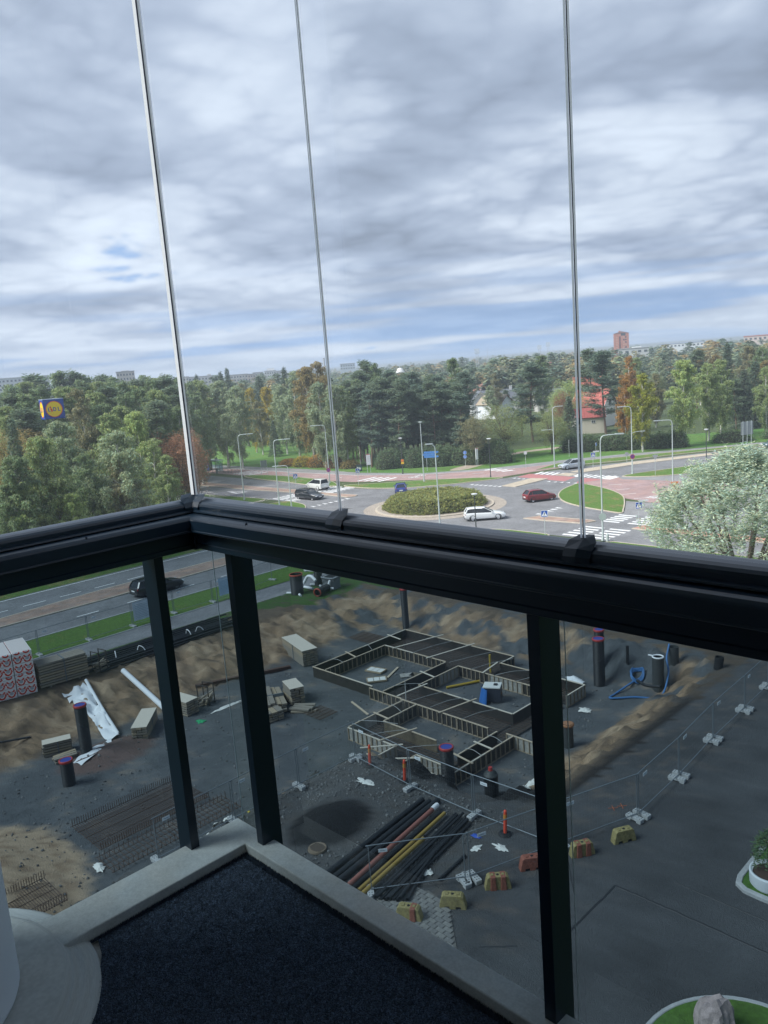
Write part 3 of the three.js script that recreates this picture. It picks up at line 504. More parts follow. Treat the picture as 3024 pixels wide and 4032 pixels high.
function protoBirch(seed, spread = 1) {
  const r = rng(seed), L = new Leaves(seed + 1), gs = [], lean = (r() - 0.5) * 0.8, tr = [];
  for (let i = 0; i <= 10; i++) { const t = i / 10; tr.push([lean * t * t + 0.1 * Math.sin(t * 7 + seed), t * TH * 0.96, 0.12 * Math.sin(t * 5 + seed * 2)]); }
  gs.push(limbGeo(tr, 0.19, 0.02, 7));
  const env = t => spread * 2.55 * Math.pow(Math.sin(Math.PI * Math.pow(clamp((t - 0.08) / 0.95, 0, 1), 0.66)), 0.8);
  for (let k = 0; k < 88; k++) {
    const t = 0.12 + 0.86 * Math.pow(r(), 0.9), f = t * 10, i = Math.min(9, Math.floor(f)), base = tr[i].map((v, q) => lerp(v, tr[i + 1][q], f - i)), a = r() * 6.283, len = env(t) * (0.4 + 0.75 * r()) + 0.2;
    const rise = len * (0.9 + 0.7 * r()), pts = [];
    for (let s = 0; s <= 5; s++) { const u = s / 5; pts.push([base[0] + Math.cos(a) * len * u, base[1] + rise * (u - 0.5 * u * u * u), base[2] + Math.sin(a) * len * u]); }
    gs.push(limbGeo(pts, 0.035 + 0.02 * (1 - t), 0.008, 3));
    const n = Math.round(7 + 8 * len);
    for (let s = 0; s < n; s++) {
      const u = 0.3 + 0.72 * r(), j = Math.min(4, Math.floor(u * 5)), w = u * 5 - j, p = pts[j].map((v, q) => lerp(v, pts[j + 1][q], Math.min(w, 1.2)));
      const sx = p[0] + (r() - 0.5) * 0.6, sz = p[2] + (r() - 0.5) * 0.6, hang = (0.5 + 2.1 * r() * r()) * (0.35 + 0.75 * (1 - t)), m = 5 + Math.round(hang * 9), dx = (r() - 0.5) * 0.25, dz = (r() - 0.5) * 0.25;
      for (let q = 0; q < m; q++) { const v = q / m; L.spray(sx + dx * v + (r() - 0.5) * 0.24, p[1] + 0.15 - hang * v + (r() - 0.5) * 0.12, sz + dz * v + (r() - 0.5) * 0.24, 0.17 + 0.09 * r(), 1.3, 1.2, 0.42); }
    }
  }
  return { trunk: join(gs), crown: L.geo(), bark: M.birchBark };
}
function protoPine(seed) {
  const r = rng(seed), L = new Leaves(seed + 1), gs = [], tr = [];
  for (let i = 0; i <= 8; i++) { const t = i / 8; tr.push([0.25 * Math.sin(t * 4 + seed), t * TH * 0.95, 0.25 * Math.cos(t * 3 + seed)]); }
  gs.push(limbGeo(tr, 0.16, 0.04, 7));
  for (let k = 0; k < 62; k++) {
    const t = 0.22 + 0.77 * Math.pow(r(), 0.9), f = t * 8, i = Math.min(7, Math.floor(f)), base = tr[i].map((v, q) => lerp(v, tr[i + 1][q], f - i)), a = r() * 6.283, len = (0.3 + 2.1 * Math.pow(Math.sin(Math.PI * Math.pow(clamp((t - 0.12) / 0.9, 0, 1), 0.7)), 0.8)) * (0.5 + 0.6 * r());
    const e = [base[0] + Math.cos(a) * len, base[1] + len * (0.1 + 0.75 * t * r()), base[2] + Math.sin(a) * len];
    gs.push(limbGeo([base, [(base[0] + e[0]) / 2, (base[1] + e[1]) / 2 - 0.1, (base[2] + e[2]) / 2], e], 0.05, 0.015, 3));
    for (let c = 0; c < 3; c++) { const u = 0.5 + 0.5 * c / 2, R = 0.42 + 0.36 * r(), cx = lerp(base[0], e[0], u) + (r() - 0.5) * 0.5, cy = lerp(base[1], e[1], u) + 0.15, cz = lerp(base[2], e[2], u) + (r() - 0.5) * 0.5; for (let q = 0; q < 50; q++) { const b = r() * 6.283, rr = R * Math.sqrt(r()); L.spray(cx + Math.cos(b) * rr, cy + (r() - 0.4) * 0.95 * (1.15 - rr / R), cz + Math.sin(b) * rr, 0.2 + 0.09 * r(), 1.5, -0.2, 0.4); } }
  }
  return { trunk: join(gs), crown: L.geo(), bark: M.pineBark };
}
function protoSpruce(seed) {
  const r = rng(seed), L = new Leaves(seed + 1), gs = [limbGeo([[0, 0, 0], [0.03, TH * 0.5, 0], [0, TH, 0]], 0.22, 0.02, 7)];
  for (let k = 0; k < 150; k++) {
    const t = 0.05 + 0.94 * Math.pow(k / 150, 0.9), a = k * 2.4 + r() * 0.6, len = 2.55 * Math.pow(1 - t, 0.8) * (0.75 + 0.4 * r()) + 0.12, y = t * TH;
    const P = u => [Math.cos(a) * len * u, y + len * (0.12 * u - 0.42 * u * u + 0.18 * u * u * u), Math.sin(a) * len * u];
    if (k % 2) gs.push(limbGeo([P(0), P(0.5), P(1)], 0.03, 0.008, 3));
    const n = Math.round(10 + 26 * len);
    for (let q = 0; q < n; q++) { const u = 0.15 + 0.87 * Math.sqrt(r()), p = P(u), w = 0.34 * len * (1.1 - u) + 0.12; L.spray(p[0] - Math.sin(a) * (r() - 0.5) * 2 * w, p[1] - r() * 0.38 * (0.4 + u), p[2] + Math.cos(a) * (r() - 0.5) * 2 * w, 0.2 + 0.1 * r(), 1.6, 0.9, 0.4); }
  }
  return { trunk: join(gs), crown: L.geo(), bark: M.bark };
}
function protoRound(seed, squash = 1, leaf = 0.25, count = 250, per = 60) {
  const r = rng(seed), L = new Leaves(seed + 1), gs = [limbGeo([[0, 0, 0], [0.1, TH * 0.25, 0.05], [0, TH * 0.6, 0]], 0.3, 0.1, 7)];
  const cy = TH * 0.56, RY = TH * 0.44, RX = TH * 0.36 * squash;
  for (let k = 0; k < count; k++) {
    const u = r() * 2 - 1, a = r() * 6.283, q = Math.sqrt(1 - u * u), d = 0.35 + 0.65 * Math.sqrt(r()), bump = 0.85 + 0.3 * simplex.noise(Math.cos(a) * q * 1.4 + seed, Math.sin(a) * q * 1.4 + u * 1.3);
    const x = Math.cos(a) * q * RX * d * bump, y = cy + u * RY * d * bump * (u < 0 ? 0.85 : 1), z = Math.sin(a) * q * RX * d * bump, R = (0.55 + 0.55 * r()) * RX / 5;
    if (k % 5 === 0) gs.push(limbGeo([[0, TH * (0.2 + 0.3 * r()), 0], [x * 0.5, lerp(TH * 0.35, y, 0.55), z * 0.5], [x * 0.95, y, z * 0.95]], 0.1, 0.02, 4));
    for (let j = 0; j < per; j++) { const b = r() * 6.283, v = r() * 2 - 1, w = Math.sqrt(1 - v * v), rr = R * (0.5 + 0.6 * Math.sqrt(r())); L.spray(x + Math.cos(b) * w * rr, y + v * rr * 0.8, z + Math.sin(b) * w * rr, leaf * (0.75 + 0.5 * r()), 1.1, 0.3); }
  }
  return { trunk: join(gs), crown: L.geo(), bark: M.bark };
}
const PROTO = { birch: [protoBirch(21), protoBirch(22, 1.15), protoBirch(23, 0.85), protoBirch(24, 1.0)], pine: [protoPine(31), protoPine(32), protoPine(33)], spruce: [protoSpruce(41), protoSpruce(42)], round: [protoRound(51), protoRound(52, 1.2), protoRound(53, 0.85)] };
let treeCount = 0;
// kind, tone, x, z, height, label, extra width
function tree(kind, tone, x, z, h, label, group, wide = 1, variant) {
  const ps = PROTO[kind], p = ps[variant ?? treeCount % ps.length], s = h / TH; treeCount++;
  const o = thing({ birch: 'birch_tree', pine: 'pine_tree', spruce: 'spruce_tree', round: 'broadleaf_tree' }[kind], label, 'tree', [x, Math.min(0, x > SITE[0] && z > SITE[1] ? siteHeight(x, z) : 0) - 0.03, z], treeCount * 2.399, group);
  const wd = kind === 'birch' ? 0.5 + 0.42 * wide : wide; o.scale.set(s * wd, s, s * wd); part('trunk', p.trunk, p.bark, o); part('crown', p.crown, TONE[tone], o); return o;
}
// bushes: a mound of sprays over an added dark core that stops see-through
function bushGeo(seed, rx, ry, rz, n, leaf = 0.16, upright = 0.2, box = 0) {
  const r = rng(seed), L = new Leaves(seed + 3);
  for (let i = 0; i < n; i++) {
    const a = r() * 6.283, v = Math.pow(r(), 0.8), q = Math.pow(1 - v * v, box ? 0.25 : 0.5), d = 0.86 + 0.18 * r(), b = 1 + 0.16 * simplex.noise(Math.cos(a) * 2.2 * (rx > 3 ? 3 : 1) + seed, Math.sin(a) * 2.2 * (rx > 3 ? 3 : 1) + v * 2) + 0.06 * simplex.noise(a * 7, v * 6 + seed);
    L.spray(Math.cos(a) * q * rx * d * b, v * ry * d * b, Math.sin(a) * q * rz * d * b, leaf * (0.7 + 0.6 * r()), 1.3, -upright, 0.4);
  }
  return L.geo();
}
function mound(rx, ry, rz, k = 0.86, seed = 0) { const g = new THREE.SphereGeometry(1, 24, 10, 0, Math.PI * 2, 0, Math.PI / 2); const p = g.attributes.position; for (let i = 0; i < p.count; i++) { const x = p.getX(i), y = p.getY(i), z = p.getZ(i), b = 1 + 0.08 * simplex.noise(x * 3 + seed, z * 3 + y); p.setXYZ(i, x * rx * k * b, y * ry * k * b, z * rz * k * b); } g.computeVertexNormals(); return g; }
M.coreDark = std([0.028, 0.03, 0.014], 1);  // tone of the added dark core inside the foliage
function bush(name, label, x, z, rx, ry, rz, tone, n, seed, turn = 0, group, leaf, y = 0, upright = 0.2) {
  const o = thing(name, label, 'shrub', [x, y, z], turn, group); part('foliage', bushGeo(seed, rx, ry, rz, n, leaf, upright), TONE[tone], o); part('dark_core', mound(rx, ry, rz, 0.84, seed), M.coreDark, o); return o;
}
// island planting: low wide clipped shrub bed
{
  const o = thing('shrub_bed', 'clipped olive green shrub bed filling the roundabout island', 'shrub bed', [C0[0], 0.1, C0[1]]);
  const r = rng(77), L = new Leaves(78);
  for (let i = 0; i < 30000; i++) { const a = r() * 6.283, q = Math.sqrt(r()) * 6.6, edge = smooth(6.75, 5.3, q + 0.25 * simplex.noise(Math.cos(a) * 4, Math.sin(a) * 4)), x = Math.cos(a) * q, z = Math.sin(a) * q, top = 1.4 * Math.pow(edge, 0.55) * (1 + 0.13 * simplex.noise(x * 0.9, z * 0.9) + 0.1 * simplex.noise(x * 2.6, z * 2.6)); const y = q > 5.2 ? top * (0.1 + 0.9 * r()) : top * (0.82 + 0.2 * r()); L.spray(x, y, z, 0.19 + 0.1 * r(), 1.5, -0.7, 0.35); }
  part('foliage', L.geo(), TONE.hedge, o); part('dark_core', lathe([[6.1, 0], [6.0, 0.55], [5.5, 0.9], [4.8, 1.06], [0, 1.14]], 40), M.coreDark, o);  // added dark core fills the bed against see-through
}
// ---- single trees of the photograph: kind, tone, top point, label, width
const gF = 'dark wood behind the west birches', gP = 'pine wood behind the shrubbery', gN = 'mixed wood beyond the park';
const treeTop = (k, t, [x, y, z], l, w = 1, g) => tree(k, t, x, z, y, l, g, w);
[
  ['birch', 'birch', [-83.87,14.84,-32.65], 'pale green birch with a white trunk, leftmost of the front row', 1.35], ['birch', 'birchGrey', [-95.92,15.38,-40.19], 'grey green birch just below the store sign', 1.3], ['birch', 'mapleDull', [-111.2,19.22,-50.19], 'tall thin birch with a bare white trunk beside the store sign', 0.8], ['birch', 'birch', [-97.36,15.51,-46.75], 'pointed green birch right of the tall thin one', 1.2], ['birch', 'birchLight', [-99.22,15.85,-51.95], 'light green birch with an upright tip', 1.1], ['birch', 'birchGrey', [-82.6,14.18,-40.51], 'broad weeping birch above the railing with a white trunk', 1.5], ['birch', 'birch', [-91.54,12.18,-49.35], 'green birch left of the rust brown tree', 1.4], ['birch', 'mapleDull', [-82.44,11.1,-40.84], 'brownish thin birch low above the railing', 1.4], ['birch', 'birchDark', [-82.89,13.18,-29.54], 'dark green birch low at the west edge', 1.5], ['birch', 'birch', [-83.47,11.38,-33.66], 'drooping birch low above the left railing', 1.5], ['birch', 'birchDark', [-84.9,12.08,-37.97], 'dark birch between the two white trunks', 1.4], ['birch', 'birch', [-89.16,9.94,-49.54], 'birch with gaps beside the street lamps', 1.3], ['round', 'dry', [-108.57,14.39,-40.85], 'orange brown crown right of the young spruce', 0.8], ['round', 'dry', [-111.31,14.17,-39.16], 'orange brown crown at the west frame edge', 0.8], ['spruce', 'spruceLight', [-97.79,16.15,-35.39], 'young spruce between the two orange crowns', 0.85], ['birch', 'birchLight', [-82.69,9.56,-30.1], 'small light birch right above the railing', 1.5], ['birch', 'birchLight', [-81.15,8.51,-34.03], 'second small light birch right above the railing', 1.5], ['birch', 'birch', [-83.38,8.13,-38.89], 'third small birch low before the white trunk', 1.4], ['birch', 'birch', [-84.66,7.69,-43.11], 'small birch low near the corner cover', 1.3], ['birch', 'birchDark', [-83.26,10.03,-28.48], 'small dark birch low at the frame edge', 1.5],
  ['round', 'rust', [-96.99,12.69,-56.02], 'rust brown tree behind the corner glass joint', 0.95], ['round', 'rust', [-101.44,11.72,-60.28], 'smaller rust brown tree right of the corner glass joint', 0.8],
].forEach(a => treeTop(...a));
// dark wood on the skyline to the west
[[-140.99,20.78,-51.21], [-136.81,20.23,-50.97], [-147.54,21.5,-56.52], [-148.92,21.8,-58.5], [-139.04,20.36,-56.27], [-143.67,22.21,-60.8], [-135.95,20.09,-58.49], [-144.47,21.85,-63.98], [-136.64,20.72,-61.88], [-143.35,21.06,-66.44], [-135.56,20.52,-64.21], [-144.01,21.27,-69.72], [-138,20.69,-68.35], [-132.14,19.59,-66.65], [-133.2,19.38,-68.98], [-137.82,19.51,-73.08], [-138.85,20.75,-75.4], [-131.23,19.58,-72.65], [-137.53,20.48,-77.77], [-129.88,19.8,-75.05], [-136.13,19.88,-80.2], [-136.89,18.49,-82.83], [-142.69,19.3,-88.68], [-129.49,19.06,-47.71], [-127.01,19.09,-48.62], [-137.07,18.93,-60.93], [-123.08,18.66,-57.85], [-123.93,18.68,-60.71], [-119.4,17.94,-60.82], [-121.9,18.32,-64.7], [-118.96,18.32,-65.91], [-119.59,17.94,-68.86], [-120.15,17.54,-71.87], [-123.55,16.32,-75.9], [-118.67,17.76,-42.36], [-115.97,16.89,-43.9], [-114.63,16.83,-52.3], [-110.11,16.53,-52.53], [-110.89,16.47,-55.5], [-108.68,16.07,-59.7], [-109.41,15.85,-62.5], [-110.47,14.95,-64.65]].forEach((t, i) => { const k = [['birch', 'birchDark'], ['pine', 'pine'], ['birch', 'birchGrey'], ['birch', 'birch'], ['spruce', 'spruce'], ['birch', 'birchDark'], ['pine', 'pineBlue']][(i * 5 + (i >> 2)) % 7]; treeTop(...k, t, 'tall tree in the dense wood along the west skyline', 1.25, gF); });
[
  ['birch', 'birchGrey', [-140.36,18.85,-92.32], 'broad grey green birch behind the bus shelter', 1.4], ['birch', 'birchGrey', [-134.58,17.07,-91.96], 'grey green birch with a white trunk right of the bus shelter', 1.3], ['birch', 'birch', [-148.19,17.5,-93.08], 'tall green birch left of the bus shelter', 1.3], ['birch', 'yellow', [-158.95,15.8,-112.96], 'yellow birch at the back of the lawn', 0.95], ['birch', 'yellow', [-165.04,16.13,-121.6], 'second yellow birch behind the lawn', 0.95], ['birch', 'mapleDull', [-152.46,12.89,-110], 'dull green birch before the yellow ones', 1.3], ['birch', 'mapleDull', [-176.24,17.07,-123.14], 'dull brown birch on the skyline of the lawn', 1.2], ['spruce', 'spruce', [-145.97,8.26,-108.7], 'small dark spruce at the far end of the lawn', 1.2],
  ['birch', 'dry', [-123.81,20.36,-101.34], 'tall ochre birch standing on the lawn', 0.95], ['birch', 'dry', [-126.34,20.74,-106.13], 'second tall ochre birch, closest to the glass joint', 0.85], ['birch', 'birchGrey', [-134.92,19.33,-106.68], 'weeping grey green birch left of the ochre birches', 1.2], ['birch', 'birchGrey', [-116.18,16.63,-98.02], 'weeping birch with a white trunk before the ochre birches', 1.25], ['birch', 'birchGrey', [-113.2,16.49,-98.41], 'weeping birch behind the glass joint', 1.2], ['birch', 'birchGrey', [-146.74,16.08,-112.65], 'grey green birch at the back of the lawn', 1.3], ['birch', 'birch', [-113.39,15.86,-101.22], 'green birch just right of the glass joint', 1.2], ['birch', 'birchDark', [-116.24,16.5,-107.02], 'dark birch at the left end of the pine wood', 1.2],
  ['spruce', 'spruce', [-199.63,20.03,-123.99], 'narrow dark spruce with a sharp tip, leftmost on the skyline', 0.9], ['spruce', 'spruce', [-200.18,20.34,-132.39], 'dark spruce with a sharp tip above the bus shelter', 0.95], ['spruce', 'spruce', [-203.28,21.29,-136.76], 'tallest sharp spruce above the bus shelter', 0.9], ['spruce', 'spruce', [-185.69,20.22,-144.02], 'sharp dark spruce left of the ochre birches', 0.95], ['spruce', 'spruce', [-173.88,18.48,-126.46], 'broad dark spruce behind the yellow birches', 1.3], ['pine', 'pine', [-123.84,19.84,-116.47], 'tall pine with a pointed top at the left of the pine wood', 1.0], ['birch', 'birchDark', [-120.48,19.68,-117.08], 'tall thin birch with a drooping tip above the pine wood', 0.7],
  ['birch', 'birchDark', [-115.89,19.15,-135.11], 'big dark crown rising above the pine wood', 1.3], ['round', 'maple', [-89.43,10.08,-117.93], 'rounded maple turning yellow by the gravel path', 1.15], ['round', 'mapleDull', [-89.82,9.3,-109.99], 'brownish round tree left of the maple', 1.1], ['pine', 'pineBlue', [-98.96,17.19,-140.68], 'large blue green pine behind the maple', 1.5], ['round', 'maple', [-83.75,8.3,-124.44], 'round green tree behind the tall lamp', 1.1], ['birch', 'birchDark', [-130.09,18.62,-189.67], 'dark crown on the skyline above the large pine', 1.2], ['pine', 'pine', [-108.36,12.3,-149.95], 'pine left of the large blue green pine', 1.2], ['birch', 'mapleDull', [-146.61,14.16,-190.01], 'dull brown crown above the white houses', 1.3], ['pine', 'pine', [-108.46,14.29,-128.3], 'dark pine at the right end of the pine wood', 1.3],
  ['spruce', 'spruceLight', [-85.37,10.19,-132.95], 'dense spruce left of the red roofed house', 1.5], ['pine', 'pineBlue', [-90.91,18.06,-155.35], 'ragged tall pine in front of the white gabled house', 1.35], ['pine', 'pine', [-106.55,18.72,-175.14], 'dark pine behind the glass joint', 1.3], ['round', 'rust', [-101.18,9.98,-154.88], 'reddish brown tree beside the dense spruce', 0.8], ['round', 'birchLight', [-105.61,12.05,-163.92], 'bright green crown left of the glass joint', 1.0], ['birch', 'lime', [-69.26,14.06,-130.79], 'yellow green birch at the pavement edge', 1.2], ['birch', 'orange', [-77.56,13.17,-139.95], 'orange brown birch behind the yellow green one', 0.95], ['birch', 'orange', [-103.33,16.26,-188.54], 'orange crown on the wooded slope', 1.0], ['birch', 'birchLight', [-65.37,16.21,-138.33], 'large light green birch with a forked white trunk', 1.45], ['birch', 'birch', [-64.48,14.77,-146.43], 'green birch with a single white trunk by the pavement', 1.2], ['birch', 'birch', [-65.18,15.26,-153.75], 'green birch behind the road sign board', 1.2], ['birch', 'mapleDull', [-86.23,12.26,-169.31], 'dull birch between the yellow green and light green birches', 1.2],
  ['spruce', 'spruce', [-82.75,17.66,-198.44], 'sharp dark spruce above the street birches', 1.0], ['spruce', 'spruce', [-66.37,12.2,-167.32], 'dark spruce right of the road sign board', 1.5], ['spruce', 'spruce', [-66.24,13.67,-172.74], 'tall dark spruce near the right frame edge', 1.5], ['birch', 'birch', [-58.45,13.06,-157.5], 'birch at the right frame edge', 1.2], ['birch', 'mapleDull', [-82.18,17.08,-209.46], 'dull birch behind the dark spruces', 1.3], ['birch', 'birchDark', [-75.47,16.15,-201.32], 'dark birch on the skyline at the right edge', 1.3], ['birch', 'dry', [-102.4,16.85,-228.07], 'ochre crown on the skyline behind the street birches', 1.6], ['pine', 'pine', [-67.12,10.39,-164.86], 'dark pine left of the dark spruces', 1.3],
].forEach(a => treeTop(...a));
{ // pine wood behind the shrubbery in the middle
  const r = rng(307);
  [[-114.82,14.98,-104.13], [-115.4,14.83,-106.45], [-115.04,15.46,-106.84], [-107.49,14.52,-101.73], [-109.64,15.88,-105.28], [-106.66,16.37,-104.04], [-110.44,14.05,-108.75], [-104.76,14.46,-104.55], [-103,15.9,-104.88], [-103.53,15.6,-107.16], [-103.48,13.95,-108.59], [-105.41,14.54,-112.27], [-105.04,13.31,-112.62], [-101.15,13.44,-110.76], [-99.23,15.11,-109.8], [-101.94,14.62,-114.09], [-99.2,13.73,-112.51], [-99.57,13.26,-114.84], [-100.02,13.91,-117.1], [-94.86,12.93,-112.3], [-120.6,16.2,-109.66], [-124.13,17.26,-114.68], [-120.02,18.07,-111.77], [-123.84,17.5,-117.92], [-119.52,15.54,-115.2], [-122.51,16.47,-119.3], [-121.81,15.82,-120.01], [-121.87,17.55,-122.79], [-118.64,16.73,-120.35], [-120.11,16.55,-124.51], [-114.59,16.63,-120.11], [-112.52,17.16,-119.31], [-111.53,14.5,-120.24], [-113.72,14.37,-123.66], [-113.2,16.19,-125.48], [-110.78,15.54,-124.96], [-107.73,14.4,-122.32], [-107.27,14.46,-124.06], [-109.51,13.96,-128.72], [-107.17,16.07,-128.08]].forEach((t, i) => treeTop('pine', i % 4 === 3 ? 'pineBlue' : 'pine', t, 'slender pine in the wood behind the shrubbery', 1.15, gP));
  for (let i = 0; i < 66; i++) { const t = (i + r()) / 66, d = 200 + r() * 85, az = lerp(-0.5, 0.52, t), x = -d * Math.cos(0.768 + az), z = -d * Math.sin(0.768 + az), [k, tn] = [['birch', 'birch'], ['pine', 'pine'], ['birch', 'mapleDull'], ['birch', 'dry'], ['spruce', 'spruceLight'], ['birch', 'birchGrey'], ['round', 'maple']][Math.floor(r() * 7)], roofs = az > 0.06 && az < 0.3; tree(k, tn, x, z, (k === 'round' ? 9 : 13) * (roofs ? 0.62 : 1) + 3.5 * r(), 'tree in the mixed wood beyond the park', gN, 1.25); }
}
// shrubs
for (let i = 0; i < 11; i++) { const t = i / 10, r = rng(900 + i), x = lerp(-104, -86.5, t) + r(), z = lerp(-101.5, -112.5, Math.pow(t, 0.9)) - 1.5 * r(); bush('shrub', 'dark green shrub in the thicket before the pine wood', x, z, 2.5 + 0.6 * r(), 2.9 + 0.9 * r(), 2.3, 'bush', 3600, 40 + i, r() * 3, 'thicket before the pine wood', 0.22); }
for (const [x, z, rx, h, t, l] of [[-124, -98.8, 2.6, 2.0, 'yellow', 'yellow autumn shrub beside the pavement'], [-120, -99.2, 2.4, 2.3, 'orange', 'orange shrub right of the yellow one'], [-115.5, -99.6, 2.6, 2.0, 'rust', 'brownish shrub by the ochre birch trunks'], [-128, -98.4, 2.2, 1.4, 'orange', 'low orange shrub by the lamp'], [-111.5, -99.8, 1.7, 1.5, 'dry', 'small straw coloured shrub']]) bush('autumn_shrub', l, x, z, rx, h, 1.9, t, 2600, Math.round(-x), 0, null, 0.2);
for (let i = 0; i < 8; i++) { const t = i / 7, r = rng(950 + i); bush('hedge_shrub', 'dark green shrub of the tall hedge along the pavement', lerp(-82, -66.4, t), lerp(-128.5, -137.5, t), 2.3, 2.7 + 0.4 * r(), 2.2, 'bush', 3000, 60 + i, r() * 3, 'tall hedge along the pavement', 0.22); }
bush('hedge_shrub', 'dark green shrub under the street birches', -60, -146, 4, 2.2, 2, 'bush', 3000, 71, 0.8, 'hedge under the birches', 0.22); bush('hedge_shrub', 'dark green shrub under the street birches', -54, -153.5, 4, 2.2, 2, 'bush', 3000, 72, 0.9, 'hedge under the birches', 0.22); bush('hedge_shrub', 'dark green shrub under the street birches', -46, -158.5, 5, 2.6, 2, 'bush', 3000, 73, 0.9, 'hedge under the birches', 0.22);
bush('columnar_shrub', 'bright yellow columnar shrub above the hedge', -74.0, -138.2, 1.1, 4.4, 1.1, 'yellow', 1500, 81, 0, null, 0.22);
bush('red_shrub', 'red leaved shrub between the roofs', -104, -187, 2.2, 3.2, 2, 'red', 900, 82, 0, null, 0.3, 3);
// silver willow close by on the right
{
  const [WX, , WZ] = [-22.82,9.71,-57.65];
  const r = rng(501), L = new Leaves(502), gs = [], H = 9.6;
  for (let k = 0; k < 9; k++) { const a = k * 0.7 + r() * 0.4, R = 2.2 + 1.9 * r(); gs.push(limbGeo([[0, 0, 0], [Math.cos(a) * R * 0.35, 2.2, Math.sin(a) * R * 0.35], [Math.cos(a) * R * 0.75, 5.2, Math.sin(a) * R * 0.75], [Math.cos(a) * R, 7.6, Math.sin(a) * R]], 0.17, 0.03, 5)); }
  for (let k = 0; k < 560; k++) {
    const a = r() * 6.283, v = 0.08 + 0.92 * Math.pow(r(), 0.7), rad = 4.9 * Math.pow(Math.sin(Math.PI * Math.pow(clamp(v * 0.92 + 0.1, 0, 1), 0.85)), 0.62) * (0.66 + 0.36 * Math.sqrt(r())) * (1 + 0.13 * simplex.noise(Math.cos(a) * 2, Math.sin(a) * 2 + v * 3));
    const cx = Math.cos(a) * rad, cy = 0.8 + v * (H - 1.4), cz = Math.sin(a) * rad, out = 0.55 + 0.5 * r(), dx = Math.cos(a) * 0.5, dy = 0.85, dz = Math.sin(a) * 0.5;
    for (let s = 0; s < 7; s++) { const sx = cx + (r() - 0.5) * 1.0, sy = cy + (r() - 0.5) * 0.9, sz = cz + (r() - 0.5) * 1.0; for (let q = 0; q < 14; q++) { const t = q / 14 * out; L.spray(sx + dx * t + (r() - 0.5) * 0.16, sy + dy * t + (r() - 0.5) * 0.16, sz + dz * t + (r() - 0.5) * 0.16, 0.115 + 0.05 * r(), 1.7, -0.5, 0.38); } }
  }
  const o = thing('silver_willow', 'large silver leaved willow at the right above the railing', 'tree', [WX, 0, WZ]); o.scale.set(1.28, 1.1, 1.28); part('trunk', join(gs), M.bark, o); part('crown', L.geo(), TONE.willow, o);
}
// the far wood to the horizon
{
  const mk = (kind, seed) => { const r = rng(seed), L = new Leaves(seed); for (let i = 0; i < 260; i++) { const t = r(), a = r() * 6.283, R = kind === 0 ? 3.0 * Math.pow(1 - t, 0.8) + 0.15 : 3.2 * Math.pow(Math.sin(Math.PI * Math.pow(clamp(0.12 + 0.9 * t, 0, 1), 0.8)), 0.7), q = R * (0.5 + 0.55 * Math.sqrt(r())); L.spray(Math.cos(a) * q, (kind === 0 ? 0.1 : 0.22) * 12 + t * 12 * (kind === 0 ? 0.92 : 0.8), Math.sin(a) * q, 1.0, 1.2, 0.5, 0.35); } return L.geo(); };
  const tones = [[0.17, 0.22, 0.145], [0.145, 0.2, 0.135], [0.24, 0.28, 0.15], [0.37, 0.28, 0.125], [0.29, 0.27, 0.14]];
  for (const kind of [0, 1]) {
    const r = rng(700 + kind), n = 5200, im = new THREE.InstancedMesh(mk(kind, 710 + kind), leafMat(1, 1, 1), n), m = new THREE.Matrix4(), q = new THREE.Quaternion(), up = new THREE.Vector3(0, 1, 0), c = new THREE.Color();
    for (let i = 0; i < n; i++) { const az = lerp(0.05, 1.5, r()), d = 290 + 1500 * Math.pow(r(), 1.6), x = -d * Math.cos(az), z = -d * Math.sin(az), s = 0.75 + 0.7 * r() * r() + 0.2 * simplex.noise(x * 0.01, z * 0.01), t = tones[Math.floor(r() * (kind ? 5 : 2.2))], k = 0.8 + 0.4 * r(); m.compose(new THREE.Vector3(x, 0, z), q.setFromAxisAngle(up, r() * 6.28), new THREE.Vector3(s * 1.3, s, s * 1.3)); im.setMatrixAt(i, m); im.setColorAt(i, c.setRGB(t[0] * k, t[1] * k, t[2] * k)); }
    im.name = kind ? 'far_wood_broadleaf' : 'far_wood_conifer'; tag(im, kind ? 'mixed leafy wood stretching to the horizon' : 'dark conifer wood stretching to the horizon', 'wood', null, 'stuff'); scene.add(im);
  }
}

// ---------- construction site ----------
const PF = -1.6;
const woodTex = tex(256, 512, (u, v) => { const k = 0.7 + 0.35 * vn[4](u * 2, v * 0.25) + 0.25 * vn[2](u * 3, v * 0.4); return [k, k * 0.98, k * 0.94]; }, 0.8);
const wood = (r, g, b) => std([r, g, b], 0.9, { map: woodTex });
M.lath = wood(0.5, 0.42, 0.32); M.lathPale = wood(0.6, 0.55, 0.47); M.boardGrey = wood(0.25, 0.225, 0.19); M.boardMid = wood(0.31, 0.265, 0.205); M.boardWarm = wood(0.35, 0.285, 0.2); M.batten = wood(0.3, 0.245, 0.18);
M.plyDark = std(0xffffff, 0.6, { map: mottled([0.034, 0.03, 0.026], 0.8, 1.7) }); M.plyBrown = std(0xffffff, 0.7, { map: mottled([0.13, 0.105, 0.068], 0.6, 1.3) }); M.plyPale = std(0xffffff, 0.75, { map: mottled([0.33, 0.32, 0.29], 0.5, 0.9) });
M.rebar = std([0.09, 0.055, 0.038], 0.8); M.pipeBlack = std([0.017, 0.019, 0.021], 0.5); M.redRing = std([0.42, 0.045, 0.04], 0.5); M.blueCap = std([0.035, 0.06, 0.3], 0.5);
